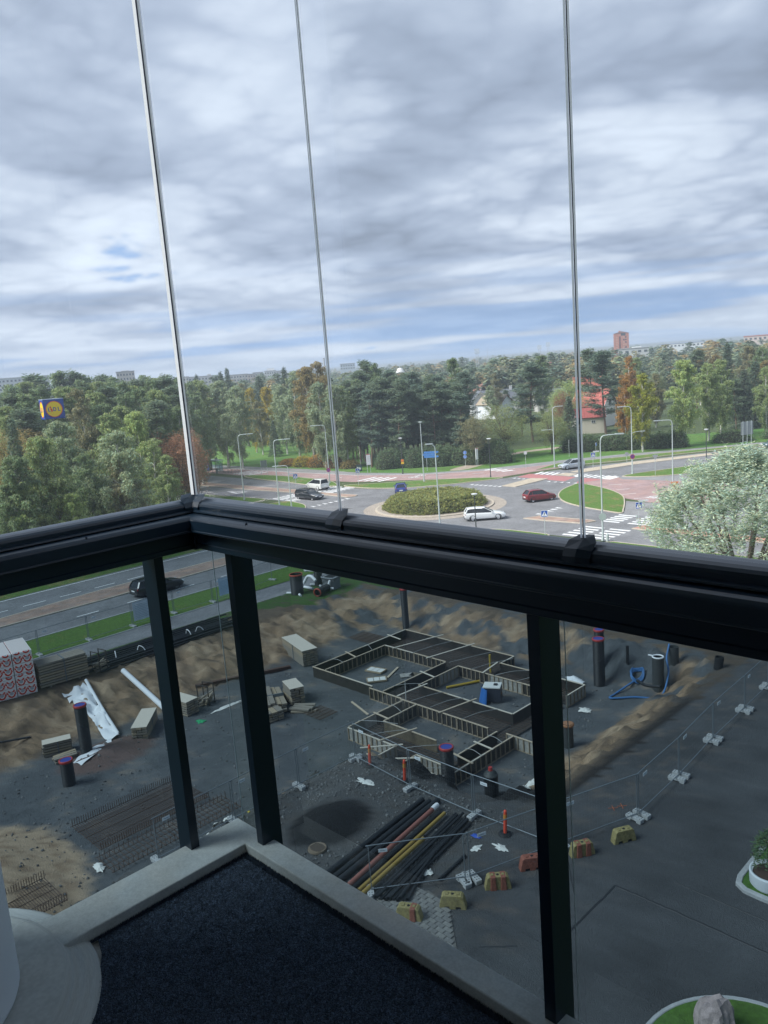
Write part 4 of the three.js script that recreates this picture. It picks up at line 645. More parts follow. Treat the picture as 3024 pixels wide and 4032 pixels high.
{
  const FW = thing('foundation_formwork', 'timber foundation formwork of panels and battens in the gravel pit', 'formwork');
  const K = 1.0078, top = -0.85, hgt = top - PF; let n = 0;
  const battenG = box(0.045, hgt - 0.02, 0.06), R = rng(61);
  // wall along x ('x') or z ('z'); kind: b battens on the camera side, s smooth face
  function wall(dir, fixed, from, to, kind, pale) {
    fixed *= K; from *= K; to *= K; const len = Math.abs(to - from), cnt = Math.max(1, Math.round(len / 2.4)), step = (to - from) / cnt;
    for (let i = 0; i < cnt; i++) {
      const a = from + step * i, c = a + step / 2, l = Math.abs(step) - 0.006, isPale = pale && pale(i), mat = isPale ? M.plyPale : kind === 'n' ? M.plyBrown : M.plyDark;
      const p = part('form_panel', dir === 'x' ? box(l, hgt, 0.021) : box(0.021, hgt, l), mat, FW); p.position.set(dir === 'x' ? c : fixed, (top + PF) / 2, dir === 'x' ? fixed : c);
      const off = 0.04, railG = dir === 'x' ? box(l, 0.045, 0.075) : box(0.075, 0.045, l), rail = part('top_rail', railG, R() < 0.4 ? M.lathPale : M.lath, p); rail.position.set(dir === 'x' ? 0 : off * 0.6, hgt / 2 - 0.02, dir === 'x' ? off * 0.6 : 0);
      if (kind !== 'b') continue;
      const foot = part('bottom_rail', railG, M.batten, p); foot.position.set(dir === 'x' ? 0 : off * 0.6, -hgt / 2 + 0.03, dir === 'x' ? off * 0.6 : 0);
      const m = Math.round(l / 0.38); for (let j = 0; j <= m; j++) { const b = part('batten', battenG, j % 4 === 1 ? M.boardWarm : M.batten, p), s = -l / 2 + 0.03 + (l - 0.06) * j / m; b.position.set(dir === 'x' ? s : off, 0, dir === 'x' ? off : s); if (dir === 'z') b.rotation.y = Math.PI / 2; n++; }
    }
  }
  wall('x', -40.1, -40.25, -30.5, 's'); wall('z', -40.25, -40.1, -31.4, 's'); wall('x', -36.9, -39.17, -33.55, 'b'); wall('z', -39.17, -36.9, -31.4, 'b');
  wall('x', -31.3, -40.3, -34.6, 's'); wall('x', -31.02, -34.58, -31.9, 'b'); wall('z', -33.53, -36.8, -31.1, 's'); wall('z', -32.42, -36.75, -33.07, 'b', i => i === 0);
  wall('x', -36.8, -32.4, -25.0, 'b', i => i === 1); wall('x', -33.08, -32.42, -25.43, 's'); wall('z', -25.43, -33.08, -36.6, 's'); wall('x', -30.95, -31.9, -25.43, 'b');
  wall('z', -30.5, -40.08, -38.66, 'b'); wall('x', -38.68, -30.55, -24.4, 's'); wall('z', -24.4, -38.66, -36.7, 'b', i => i === 0); wall('z', -31.64, -30.8, -26.6, 's', i => i === 1);
  wall('z', -30.6, -30.9, -28.25, 'b'); wall('x', -28.27, -30.6, -26.7, 'n'); wall('x', -26.55, -31.6, -27.9, 'b', () => true); wall('z', -24.85, -30.9, -27.7, 's'); wall('z', -23.86, -31.0, -26.3, 'b');
  wall('x', -31.0, -24.3, -21.8, 'b', () => true); wall('x', -26.52, -26.5, -24.7, 'b', i => i === 0); wall('z', -26.5, -26.5, -25.0, 'n'); wall('x', -25.1, -28.6, -25.1, 'n', i => i === 1); wall('x', -25.6, -24.8, -23.8, 's'); wall('x', -25.05, -24.5, -23.5, 'b'); wall('z', -28.0, -26.5, -25.1, 'b', () => true);
  // laths laid across the trenches
  for (const [x0, z0, x1, z1] of [[-38.1, -36.6, -37.0, -40.6], [-34.9, -36.5, -34.0, -40.4], [-32.2, -31.0, -32.0, -33.4], [-28.7, -30.7, -28.2, -33.4], [-40.4, -34.3, -39.0, -34.0], [-40.4, -38.4, -38.9, -38.2], [-33.7, -34.6, -32.3, -34.4], [-29.0, -26.3, -28.4, -28.6], [-29.2, -25.2, -27.7, -26.8], [-25.0, -29.2, -23.7, -29.1], [-25.0, -27.6, -23.6, -27.4], [-31.7, -28.6, -30.4, -28.5], [-27.4, -25.1, -26.0, -26.3], [-30.6, -38.5, -30.3, -36.6]]) part('cross_lath', bar([x0 * K, top + 0.06, z0 * K], [x1 * K, top + 0.05, z1 * K], 0.1, 0.035), R() < 0.5 ? M.lath : M.lathPale, FW);
  // tie rods bowed across the tops
  const rodMat = std([0.36, 0.37, 0.36], 0.6);
  for (const [x0, z0, x1, z1] of [[-36.4, -36.8, -35.6, -40.1], [-33.2, -36.8, -32.0, -40.0], [-31.3, -36.7, -30.2, -39.6], [-29.5, -36.7, -28.0, -38.7], [-27.9, -36.7, -26.6, -38.7], [-31.1, -31.0, -30.4, -33.1], [-29.6, -31.0, -28.9, -33.1], [-27.2, -30.9, -26.4, -33.0], [-33.5, -33.0, -31.4, -30.9], [-33.5, -32.0, -32.2, -33.3], [-40.2, -36.2, -39.1, -35.6], [-40.2, -32.8, -39.1, -32.9], [-31.7, -30.0, -30.5, -29.6], [-31.7, -27.4, -29.6, -28.4], [-29.9, -26.6, -28.6, -28.3], [-24.9, -30.2, -23.8, -30.0], [-24.9, -28.4, -23.8, -28.3], [-27.4, -26.6, -25.8, -28.2], [-25.6, -25.2, -24.2, -26.4]]) part('tie_rod', tube([[x0 * K, top + 0.03, z0 * K], [(x0 + x1) / 2 * K, top + 0.05 + 0.1 * R(), (z0 + z1) / 2 * K], [x1 * K, top + 0.03, z1 * K]], 0.016, 5, 8), rodMat, FW);
  // reinforcement in the trenches
  for (const [x0, z0, x1, z1] of [[-40.1, -39.9, -30.7, -37.05], [-40.1, -37, -39.3, -31.5], [-33.4, -36.7, -32.55, -33.1], [-33.4, -32.95, -25.5, -31.1], [-31.5, -30.8, -30.7, -26.7], [-30.5, -28.1, -25.0, -26.7], [-24.75, -31, -23.95, -26.5], [-30.4, -38.5, -24.6, -36.95], [-25.3, -36.6, -24.5, -31.2], [-28.5, -26.4, -26.6, -25.2]]) {
    const gs = [], y = PF + 0.16; for (let x = x0; x <= x1; x += 0.26) gs.push(bar([x * K, y, z0 * K], [x * K, y, z1 * K], 0.018, 0.018)); for (let z = z0; z <= z1; z += 0.26) gs.push(bar([x0 * K, y + 0.02, z * K], [x1 * K, y + 0.02, z * K], 0.018, 0.018)); gs.forEach(g => g.deleteAttribute('uv'));
    const m = part('reinforcement_mesh', join(gs), M.rebar, FW); m.userData.kind = 'stuff'; part('trench_bottom', polyGeo([[x0 * K, z0 * K], [x1 * K, z0 * K], [x1 * K, z1 * K], [x0 * K, z1 * K]], PF + 0.1), M.trenchDark ??= std(0xffffff, 0.95, { map: mottled([0.05, 0.047, 0.043], 0.6, 1.5) }), FW);  // even dark sheet over the trench bottom, toned to darken it
  }
}
// corrugated manhole risers
function riserGeo(r, h, pitch = 0.075) { const p = [[r, 0]]; for (let y = 0; y < h - pitch; y += pitch) p.push([r, y], [r + 0.025, y + pitch * 0.2], [r + 0.025, y + pitch * 0.55], [r, y + pitch * 0.75]); p.push([r, h]); return lathe(p, 20); }
function riser(x, z, h, r, label, o = {}) {
  const y = o.y ?? siteHeight(x, z) - 0.05, t = thing('manhole_riser', label, 'pipe', [x, y, z], 0, 'corrugated manhole risers'); if (o.tilt) t.rotation.z = o.tilt;
  part('pipe_wall', o.plain || o.open ? join([o.plain ? lathe([[r, 0], [r, h], [r - 0.03, h]], 20) : riserGeo(r, h), lathe([[r - 0.03, h], [r - 0.03, 0.05], [0, 0.05]], 20)]) : riserGeo(r, h), o.mat ?? M.pipeBlack, t);
  if (o.rim !== false) part('red_rim', lathe([[r + 0.03, h - 0.09], [r + 0.055, h - 0.06], [r + 0.055, h + 0.03], [r + 0.01, h + 0.05], [r - 0.02, h + 0.03]], 24), o.rimMat ?? M.redRing, t);
  if (!o.open) part(o.capName ?? 'blue_cap', new THREE.CircleGeometry(r - 0.01, 20).rotateX(-Math.PI / 2).translate(0, h + (o.deep ?? 0.02), 0), o.cap ?? M.blueCap, t); return t;
}
riser(-42.31, -16.59, 2.85, 0.3, 'tall black ribbed riser with red rim beside the white sheet'); riser(-39.94, -14.53, 1.4, 0.3, 'short black ribbed riser with blue cap left of the reddish heap'); riser(-41.95, -41.89, 3.15, 0.24, 'slim ribbed riser with red rim at the back bank'); riser(-24.25, -26.3, 2.05, 0.3, 'ribbed riser with blue cap at the front of the formwork', { y: PF });
riser(-24.76, -40.88, 3.0, 0.32, 'tall ribbed riser with blue cap beside the formwork end'); riser(-25.5, -42.2, 2.4, 0.28, 'ribbed riser hidden behind the tall one', { y: -1.0 });
const pg = std([0.045, 0.05, 0.05], 0.6);
{ const t = riser(-21.53, -41.99, 2.05, 0.34, 'plain grey black riser carrying a white ring', { plain: true, mat: pg, rim: false, open: true }); part('white_ring', new THREE.TorusGeometry(0.3, 0.05, 6, 20).rotateX(Math.PI / 2).translate(0, 2.1, 0), M.white, t); part('ring_handle', box(0.3, 0.05, 0.1, -0.45, 2.1, 0), M.white, t); }
riser(-21.49, -43.87, 1.2, 0.3, 'plain riser with the blue hose leaning on it', { plain: true, mat: pg, rim: false, open: true }); riser(-18.76, -43.74, 0.75, 0.25, 'low leaning black riser near the asphalt edge', { plain: true, rim: false, open: true, tilt: -0.12 }); riser(-23.78, -42.53, 1.35, 0.09, 'thin black standpipe on the dark gravel', { plain: true, rim: false, open: true });
riser(-21.96, -33.09, 1.3, 0.27, 'plain riser with orange brown lid right of the post', { plain: true, mat: pg, rimMat: std([0.33, 0.16, 0.08], 0.7), capName: 'orange_lid', cap: std([0.33, 0.16, 0.08], 0.7), deep: 0.06 });
{ const t = riser(-21.91, -26.63, 0.95, 0.33, 'black riser with stepped cone and red plug by the fence', { plain: true, rim: false, capName: 'shoulder', cap: M.pipeBlack, y: -1.3 }); part('cone', lathe([[0.33, 0.95], [0.3, 1.02], [0.24, 1.03], [0.24, 1.1], [0.17, 1.11], [0.15, 1.18], [0, 1.18]], 20), pg, t); part('red_plug', cyl(0.11, 0.09, 0.16, 12, 0, 1.18, 0), M.redRing, t); }
for (const [x, z, h, r, l] of [[-53.0, -40.3, 1.75, 0.52, 'wide black chamber pipe with orange red collar on the grass'], [-53.4, -43.0, 1.7, 0.34, 'narrower black chamber pipe standing behind the wide one']]) { const t = riser(x, z, h, r, l, { rimMat: std([0.42, 0.07, 0.04], 0.6), open: true }); for (const a of [0.4, 2.6]) part('white_branch', rod([Math.cos(a) * r * 0.6, 0.12, Math.sin(a) * r * 0.6], [Math.cos(a) * (r + 0.45), 0.12, Math.sin(a) * (r + 0.45)], 0.1, 10), M.white, t); }
{ const t = thing('chamber_pipe', 'black chamber pipe lying on its side on the grass edge', 'pipe', [-51.1, 0.2, -41.5], 0.3); part('pipe_wall', riserGeo(0.3, 1.5).rotateX(Math.PI / 2).translate(0, 0.12, -0.75), M.pipeBlack, t); part('orange_collar', lathe([[0.3, 0], [0.36, 0.02], [0.36, 0.12], [0.3, 0.14]], 20).rotateX(Math.PI / 2).translate(0, 0.12, 0.75), std([0.42, 0.07, 0.04], 0.6), t); part('white_branch', join([rod([0, 0.1, -0.75], [0.2, 0.7, -0.95], 0.1, 10), rod([0.1, 0.1, -0.75], [0.5, 0.0, -0.9], 0.09, 10)]), M.white, t); }
{ const t = thing('white_pipe_fitting', 'white plastic pipe fittings lying behind the chamber pipes', 'pipe fitting', [-54.2, 0.02, -42.0], 0.4); part('elbow', tube([[0, 0.3, 0], [0.4, 0.9, 0], [0.9, 1.0, 0.2], [1.4, 0.7, 0.4]], 0.13, 10), M.white, t); part('straight_piece', rod([0.3, 0.13, 0.5], [1.3, 0.13, 0.9], 0.12, 10), M.white, t); }

// timber stacks: every board a part
const boardMats = [M.boardGrey, M.boardMid, M.boardWarm, M.boardGrey, M.boardMid];
function stack(label, x, z, L, W, layers, across, turn, o = {}) {
  const th = (o.th ?? 0.1) * 1.5; layers = Math.max(2, Math.round(layers / 1.5)); const t = thing('timber_stack', label, 'timber stack', [x, o.y ?? siteHeight(x, z) - 0.03, z], turn), r = rng(Math.round(Math.abs(x * 13 + z * 7))), bw = W / across, g = box(L, th - 0.05, bw - 0.03);
  for (let k = 0; k < layers; k++) for (let i = 0; i < across; i++) { if (k === layers - 1 && o.missing && i < o.missing) continue; const b = part('board', g, boardMats[Math.floor(r() * 5)], t); b.position.set((r() - 0.5) * (o.loose ?? 0.08), th * (k + 0.5) + 0.06, (i - (across - 1) / 2) * bw + (r() - 0.5) * 0.01); b.rotation.y = (r() - 0.5) * (o.skew ?? 0.01); }
  for (const s of [-0.3, 0.3]) part('bearer', box(0.09, 0.07, W, s * L, 0.03, 0), M.boardGrey, t);
  if (o.strap !== false) part('strap', box(0.06, layers * th + 0.02, W + 0.02, 0.03 * L, layers * th / 2 + 0.06, 0), std([0.12, 0.15, 0.17], 0.5), t);
  if (o.sheet) part('top_sheet', box(L * 1.0, 0.02, W, 0, layers * th + 0.075, 0), M.lathPale, t); return t;
}
stack('long grey stack of form boards beside the insulation packs', -51.0, -19.15, 3.05, 1.3, 13, 4, Math.PI / 2 - 0.1, { th: 0.115 });
stack('low stack of boards below the white roll', -42.6, -20.3, 2.7, 0.9, 7, 3, Math.PI / 2 + 0.85, { sheet: true }); stack('small strapped stack with pale top at the bank foot', -44.1, -15.7, 1.5, 0.7, 7, 3, Math.PI / 2 - 0.35, { sheet: true }); stack('loose low boards under the small strapped stack', -42.9, -15.6, 1.2, 0.7, 3, 3, Math.PI / 2 - 0.2, { skew: 0.2, strap: false });
stack('board stack seen end on behind the left post', -43.3, -23.1, 2.3, 0.95, 9, 3, 0.15, { sheet: true }); stack('tall strapped stack of boards at the bank foot before the formwork', -44.2, -33.3, 3.8, 1.15, 10, 4, -0.28, { sheet: true, th: 0.105 });
stack('large loose stack of form boards in the middle of the gravel', -39.0, -27.0, 2.8, 1.3, 8, 4, -0.5, { skew: 0.06, loose: 0.3, missing: 2 }); stack('neat low stack leaning on the large loose stack', -37.9, -25.9, 1.7, 1.1, 6, 3, -0.25, { strap: false }); stack('short skewed stack behind the large loose stack', -38.6, -28.3, 1.6, 0.9, 10, 3, -0.35, { skew: 0.12, strap: false, sheet: true }); stack('toppled boards beside the rusty mesh', -37.0, -27.7, 1.3, 0.9, 3, 3, 0.5, { skew: 0.5, loose: 0.5, strap: false });
// insulation packs in printed film
{
  const print = canvasTex(512, 512, (x, w) => {
    x.fillStyle = '#f6f3ef'; x.fillRect(0, 0, w, w); const red = '#d62c0c';
    for (let j = 0; j < 2; j++) for (let i = 0; i < 2; i++) {
      const cx = 128 + i * 256, cy = 128 + j * 256; x.strokeStyle = red; x.lineWidth = 44; x.beginPath(); x.arc(cx, cy - 8, 82, 0.15, Math.PI - 0.15); x.stroke(); x.beginPath(); x.arc(cx, cy - 140, 82, 0.25, Math.PI - 0.25); x.stroke();
      x.fillStyle = red; for (let k = 0; k < 3; k++) { x.beginPath(); x.moveTo(cx + 78 + k * 16, cy + 4 - k * 12); x.lineTo(cx + 96 + k * 16, cy - 96 - k * 8); x.lineTo(cx + 108 + k * 16, cy - 10 - k * 12); x.fill(); x.beginPath(); x.moveTo(cx - 122 + k * 15, cy + 10 - k * 14); x.lineTo(cx - 104 + k * 13, cy - 90 + k * 8); x.lineTo(cx - 94 + k * 12, cy + 20 - k * 10); x.fill(); }
      x.fillStyle = '#b9bcc2'; x.beginPath(); x.ellipse(cx, cy - 26, 54, 48, 0, 0, 7); x.fill(); x.fillStyle = '#8d929a'; for (let k = 0; k < 4; k++) x.fillRect(cx - 30 + k * 4, cy - 46 + k * 12, 58 - k * 8, 4);
      x.fillStyle = '#a9adb5'; x.fillRect(cx + 70, cy + 88, 90, 10); x.fillRect(cx - 150, cy + 92, 70, 8);
    }
  }); print.wrapS = print.wrapT = THREE.RepeatWrapping; print.repeat.set(1 / 1.1, 1 / 1.16);
  const film = phys(0xffffff, 0.35, { map: print, clearcoat: 0.5, clearcoatRoughness: 0.3 }), topFilm = phys([0.72, 0.64, 0.6], 0.4, { clearcoat: 0.4 });
  const lab = ['lower', 'upper'], col = ['nearest the boards', 'second from the boards', 'third from the boards'];
  for (let c = 0; c < 3; c++) for (let k = 0; k < 2; k++) {
    const z = -17.05 + c * 1.18, y = (k ? 1.42 : 0), t = thing('insulation_pack', `red and white printed insulation pack, ${lab[k]} one of the column ${col[c]}`, 'insulation pack', [-52.0 - c * 0.18, y - 0.06, z], -0.2, 'printed insulation packs'), g = cbox(3.1, 1.4, 1.14, 0.04, 0, 0.7, 0), u = g.attributes.uv, p = g.attributes.position, nn = g.attributes.normal;
    for (let i = 0; i < u.count; i++) { const ax = Math.abs(nn.getX(i)) > 0.5; u.setXY(i, (ax ? p.getZ(i) : p.getX(i)) + 0.55, Math.abs(nn.getY(i)) > 0.5 ? p.getZ(i) : p.getY(i)); }
    part('pack', g, film, t); if (k) part('film_top', box(3.0, 0.012, 1.08, 0, 1.402, 0), topFilm, t); part('film_seam', box(3.12, 0.02, 1.16, 0, 0.68 + 0.05 * c, 0), std([0.6, 0.5, 0.47], 0.4), t);
  }
}
// racks with cut timber
for (const [x, z, turn, l] of [[-50.7, -21.6, 0.2, 'steel rack of cut timber beside the long board stack'], [-42.9, -24.7, 0.4, 'steel rack of cut timber on the gravel by the white sheet']]) {
  const t = thing('timber_rack', l, 'rack', [x, siteHeight(x, z), z], turn), rt = M.rackSteel ??= std([0.05, 0.04, 0.035], 0.7), r = rng(Math.round(-x * 9));
  for (const [a, b] of [[-0.4, -0.3], [0.4, -0.3], [-0.4, 0.3], [0.4, 0.3]]) part('upright', box(0.05, 1.3, 0.05, a, 0.65, b), rt, t); part('crossbar', box(0.85, 0.05, 0.05, 0, 1.28, -0.3), rt, t); part('crossbar', box(0.85, 0.05, 0.05, 0, 1.28, 0.3), rt, t);
  for (let k = 0; k < 22; k++) { const b = part('offcut', box(0.09, 0.05, 0.75 + 0.3 * r()), boardMats[k % 5], t); b.position.set((r() - 0.5) * 0.62, 0.05 + Math.floor(k / 5) * 0.13, (r() - 0.5) * 0.2); b.rotation.set((r() - 0.5) * 0.4, (r() - 0.5) * 0.7, 0); }
}
// long ducts in a heap on the bank
for (let k = 0; k < 18; k++) { const r = rng(40 + k), x = -52.9 + (k % 9) * 0.3 + r() * 0.1, z0 = -20.6 - r() * 1.5, z1 = -31.5 - r() * 2, lift = 0.1 + Math.floor(k / 9) * 0.13, pt = s => { const z = lerp(z0, z1, s), X = x + 0.5 * Math.sin(s * 2.2 + k) * 0.3 + s * 0.1; return [X, siteHeight(X, z) + lift, z]; }; solo('plastic_duct', tube([0, 0.2, 0.4, 0.6, 0.8, 1].map(pt), 0.065, 7, 14), M.pipeBlack, 'long black plastic duct in the heap along the pavement', 'pipe', 'ducts heaped along the pavement'); }
for (const [x, z, a] of [[-51.6, -23.2, 0], [-51.2, -24.6, 1], [-51.0, -25.8, 2], [-51.4, -28.6, 0.5], [-51.1, -29.2, 1.8]]) solo('strap_end', tube([[0, 0, 0], [0.15, 0.35, 0.1], [0.4, 0.25, 0.2], [0.55, 0.02, 0.25]], 0.035, 4, 10).scale(1, 1, 1), M.white, 'loose white strap end on the black duct heap', 'strap', 'white strap ends', [x, siteHeight(x, z) + 0.25, z], a);
// white geotextile rolls
const cloth = std([0.72, 0.74, 0.76], 0.85);
const onSite = (x, z, dy = 0) => [x, siteHeight(x, z) + dy, z];
{ const t = thing('fabric_roll', 'white fabric roll lying down the bank right of the risers', 'fabric roll'); part('roll', tube([onSite(-49.3, -22.5, 0.25), onSite(-46.8, -22.5, 0.22), onSite(-44.0, -22.4, 0.2)], 0.17, 10, 8), cloth, t); const e = [onSite(-43.9, -22.7, 0.05), onSite(-43.6, -22.0, 0.06), onSite(-42.8, -21.6, 0.06), onSite(-42.6, -22.6, 0.05)]; part('loose_end', fromArrays(e.flat(), [0, 1, 2, 0, 2, 3]), cloth, t); }
function sheetGeo(f, nu = 14, nv = 6) { const p = [], idx = []; for (let i = 0; i <= nu; i++) for (let j = 0; j <= nv; j++) p.push(...f(i / nu, j / nv)); for (let i = 0; i < nu; i++) for (let j = 0; j < nv; j++) { const a = i * (nv + 1) + j; idx.push(a, a + 1, a + nv + 1, a + 1, a + nv + 2, a + nv + 1); } return fromArrays(p, idx, null, null, false); }
{ const t = thing('fabric_roll', 'unrolled white fabric spread down the bank behind the tall riser', 'fabric roll'); part('roll', tube([onSite(-49.4, -20.0, 0.2), onSite(-46, -19.4, 0.2), onSite(-43.2, -18.9, 0.15)], 0.1, 8, 8), cloth, t);
  part('sheet', sheetGeo((u, v) => { const x = lerp(-49.2, -42.9, u), w = lerp(1.6, 0.75, Math.pow(u, 0.5)) * (1 - 0.3 * u), z = lerp(-19.9, -18.8, u) + v * w + 0.12 * Math.sin(u * 9) * v; return [x, siteHeight(x, z) + 0.06 + 0.1 * Math.sin(u * 13 + v * 5) * (0.4 + v) * 0.5 + 0.18 * (1 - v), z]; }, 26, 8), cloth, t);
  part('trailing_sheet', sheetGeo((u, v) => { const x = lerp(-43.0, -41.9, u) + v * 0.3, z = lerp(-18.4, -15.6, u) + v * 0.5 * Math.sin(u * 5 + 1); return [x + 0.45 * v, siteHeight(x, z) + 0.05 + 0.06 * Math.sin(u * 17 + v * 6), z]; }, 20, 5), cloth, t); }
// reinforcement mats with bent-up bars
function mat(label, x0, z0, x1, z1, edges, sp = 0.14) {
  const t = thing('reinforcement_mat', label, 'reinforcement mat'), y = siteHeight((x0 + x1) / 2, (z0 + z1) / 2) + 0.12, gs = [], hs = [];
  for (let z = z0; z <= z1; z += sp) gs.push(bar([x0, y, z], [x1, y, z], 0.022, 0.022)); for (let x = x0; x <= x1 + 0.01; x += (x1 - x0) / 4) hs.push(bar([x, y + 0.03, z0], [x, y + 0.03, z1], 0.022, 0.022));
  const up = []; for (const ex of edges) for (let z = z0; z <= z1; z += sp) { up.push(box(0.022, 0.36, 0.022, ex, y + 0.18, z)); }
  for (const [n, a] of [['cross_bars', gs], ['long_bars', hs], ['upstand_bars', up]]) { if (!a.length) continue; a.forEach(g => g.deleteAttribute('uv')); const m = part(n, join(a), M.rebar, t); m.userData.kind = 'stuff'; }
}
mat('wide rusty reinforcement mat with upturned bars on the gravel', -35.6, -18.3, -32.7, -12.7, [-35.6, -32.7], 0.11); mat('rusty reinforcement mat with gravel showing through, next to the balcony kerb', -32.3, -18.8, -30.7, -12.3, [-32.0, -30.7], 0.22); mat('dense rusty reinforcement mat at the lower left below the sand heap', -32.1, -10.1, -29.9, -6.2, [-32.1, -29.9], 0.1); mat('small rusty mesh piece beside the loose board stack', -36.4, -28.6, -34.9, -27.2, [], 0.13); mat('dark bundle of mesh behind the formwork corner', -44.2, -39.6, -41.8, -37.9, [], 0.1);
// pipes stored inside the yard fence
{
  const P = (x0, z0, x1, z1, r, mat, label, name = 'storage_pipe', y = 0, grp = 'black pipes stored by the yard fence') => solo(name, tube([[x0, siteHeight(x0, z0) + r + y, z0], [(x0 + x1) / 2, siteHeight((x0 + x1) / 2, (z0 + z1) / 2) + r + y, (z0 + z1) / 2], [x1, siteHeight(x1, z1) + r + y, z1]], r, 9, 4), mat, label, 'pipe', grp);
  const L = 'black plastic pipe lying in the storage row';
  P(-22.4, -22.6, -21.6, -15.5, 0.11, M.pipeBlack, L); P(-22.1, -22.7, -21.2, -15.4, 0.11, M.pipeBlack, L); P(-21.8, -22.9, -20.9, -15.4, 0.13, M.pipeBlack, L); P(-21.15, -22.3, -20.2, -15.4, 0.1, M.pipeBlack, L);
  P(-21.45, -22.35, -20.45, -16.4, 0.095, std([0.28, 0.11, 0.085], 0.65), 'brick red plastic pipe with white ends in the storage row', 'storage_pipe', 0.12, null); P(-21.47, -22.5, -21.4, -22.1, 0.11, M.white, 'white sleeve on the far end of the red pipe', 'pipe_sleeve', 0.12, null);
  const ye = std([0.32, 0.215, 0.05], 0.6); P(-20.9, -22.3, -20.0, -16.6, 0.075, ye, 'long yellow gas pipe in the storage row', 'storage_pipe', 0.1, null); P(-20.35, -20.4, -19.75, -16.5, 0.085, ye, 'shorter yellow gas pipe beside the long one', 'storage_pipe', 0.1, null);
  for (let k = 0; k < 11; k++) { const r = rng(88 + k); P(-20.6 + k * 0.15, -22.9 + 0.12 * k * (k > 6 ? 3 : 0.5) + 0.3 * r(), -19.5 + k * 0.115 + 0.1 * r(), -16.6 - 0.08 * k, 0.06, M.pipeBlack, 'thin black duct in the storage row', 'storage_duct', 0.02 + (k % 3) * 0.05, 'thin ducts in the storage row'); }
  P(-18.5, -20.7, -18.3, -19.0, 0.06, M.pipeBlack, 'short black pipe end outside the storage row', 'storage_pipe', 0, null);
}
// debris
const debris = (name, label, x, z, w, d, mat, seed, lift = 0.02) => solo(name, sheetGeo((u, v) => { const a = u * 6.283, q = v * (0.75 + 0.35 * simplex.noise(Math.cos(a) * 1.3 + seed, Math.sin(a) * 1.3)), X = Math.cos(a) * q * w * 0.55, Z = Math.sin(a) * q * d * 0.55, c = 0.5 + 0.5 * simplex.noise(X * 4.5 + seed * 3, Z * 4.5), k = 0.5 + 0.5 * simplex.noise(X * 11 + seed, Z * 11); return [x + X, siteHeight(x + X, z + Z) + lift * (1 - 0.6 * v) + 0.012 + (0.13 * c + 0.06 * k) * Math.min(w, d) * (1.1 - v), z + Z]; }, 22, 8), mat, label, 'debris');
const styro = std([0.66, 0.66, 0.62], 0.8);
debris('torn_sheet', 'crumpled pale sheet beside the orange post', -25.6, -22.2, 1.1, 0.5, styro, 3); debris('torn_sheet', 'torn white sheet by the thin ducts', -18.9, -19.1, 0.55, 0.5, styro, 5, 0.05); debris('torn_sheet', 'white foam board piece beside the orange post at the pipes', -17.8, -22.0, 0.85, 0.4, styro, 7); debris('torn_sheet', 'folded white sheet scrap between the pipes and the yard', -18.5, -21.4, 0.4, 0.6, styro, 9); debris('blue_scrap', 'blue plastic scrap at the pipe ends', -19.0, -22.0, 0.55, 0.35, std([0.03, 0.09, 0.42], 0.5), 11); debris('torn_sheet', 'white fabric scrap near the formwork end', -23.5, -37.2, 1.0, 0.8, styro, 13, 0.1); debris('torn_sheet', 'white fabric bundle behind the right post', -20.9, -27.9, 0.9, 1.0, styro, 15, 0.05);
debris('torn_sheet', 'crushed white packing by the reinforcement mats', -31.6, -12.2, 0.9, 0.5, styro, 17, 0.15); debris('white_bag', 'large white sack slumped behind the formwork end', -26.2, -40.3, 1.5, 1.1, cloth, 19, 0.35); debris('torn_sheet', 'white sheet along the inner fence by the balcony corner', -28.4, -16.4, 0.6, 2.4, styro, 21); debris('torn_sheet', 'pale sheet on the formwork back corner', -41.0, -40.7, 0.8, 0.9, styro, 23, 0.4); debris('green_strap', 'tangled green strap on the gravel', -40.9, -23.0, 0.9, 0.7, std([0.02, 0.3, 0.12], 0.6), 25); debris('torn_sheet', 'white packing strip trailing over the gravel', -41.4, -25.2, 0.4, 2.6, styro, 27); debris('yellow_scrap', 'small yellow cap near the balcony corner', -30.2, -18.9, 0.2, 0.2, std([0.5, 0.38, 0.02], 0.6), 29, 0.06);
{ // gravel-size litter of broken stone near the fence, nobody could count it
  const r = rng(99), g = new THREE.DodecahedronGeometry(0.07, 0), im = new THREE.InstancedMesh(g, std([0.13, 0.132, 0.13], 0.95), 6000), m = new THREE.Matrix4(), e = new THREE.Euler(), q = new THREE.Quaternion(), c = new THREE.Color();
  for (let i = 0; i < 6000; i++) { let x, z; if (i < 3000) { x = -28.5 + r() * 9.5; z = -24 + r() * 8.5; } else { x = -43 + r() * 21; z = -41 + r() * 32; if (x > -29 && z > -24.5) z -= 12; } const heap = Math.hypot((x + 24.3) / 1.8, (z + 19) / 2.3) < 1, s = heap ? 0.001 : 0.3 + 0.8 * Math.pow(r(), 3); m.compose(new THREE.Vector3(x, siteHeight(x, z) + 0.012, z), q.setFromEuler(e.set(r() * 6, r() * 6, r() * 6)), new THREE.Vector3(s, s * 0.7, s)); im.setMatrixAt(i, m); const k = 0.5 + 1.1 * r(); im.setColorAt(i, c.setRGB(k, k, k)); }
  im.name = 'loose_stone'; tag(im, 'loose broken stone scattered over the site', 'stones', null, 'stuff'); scene.add(im);
}
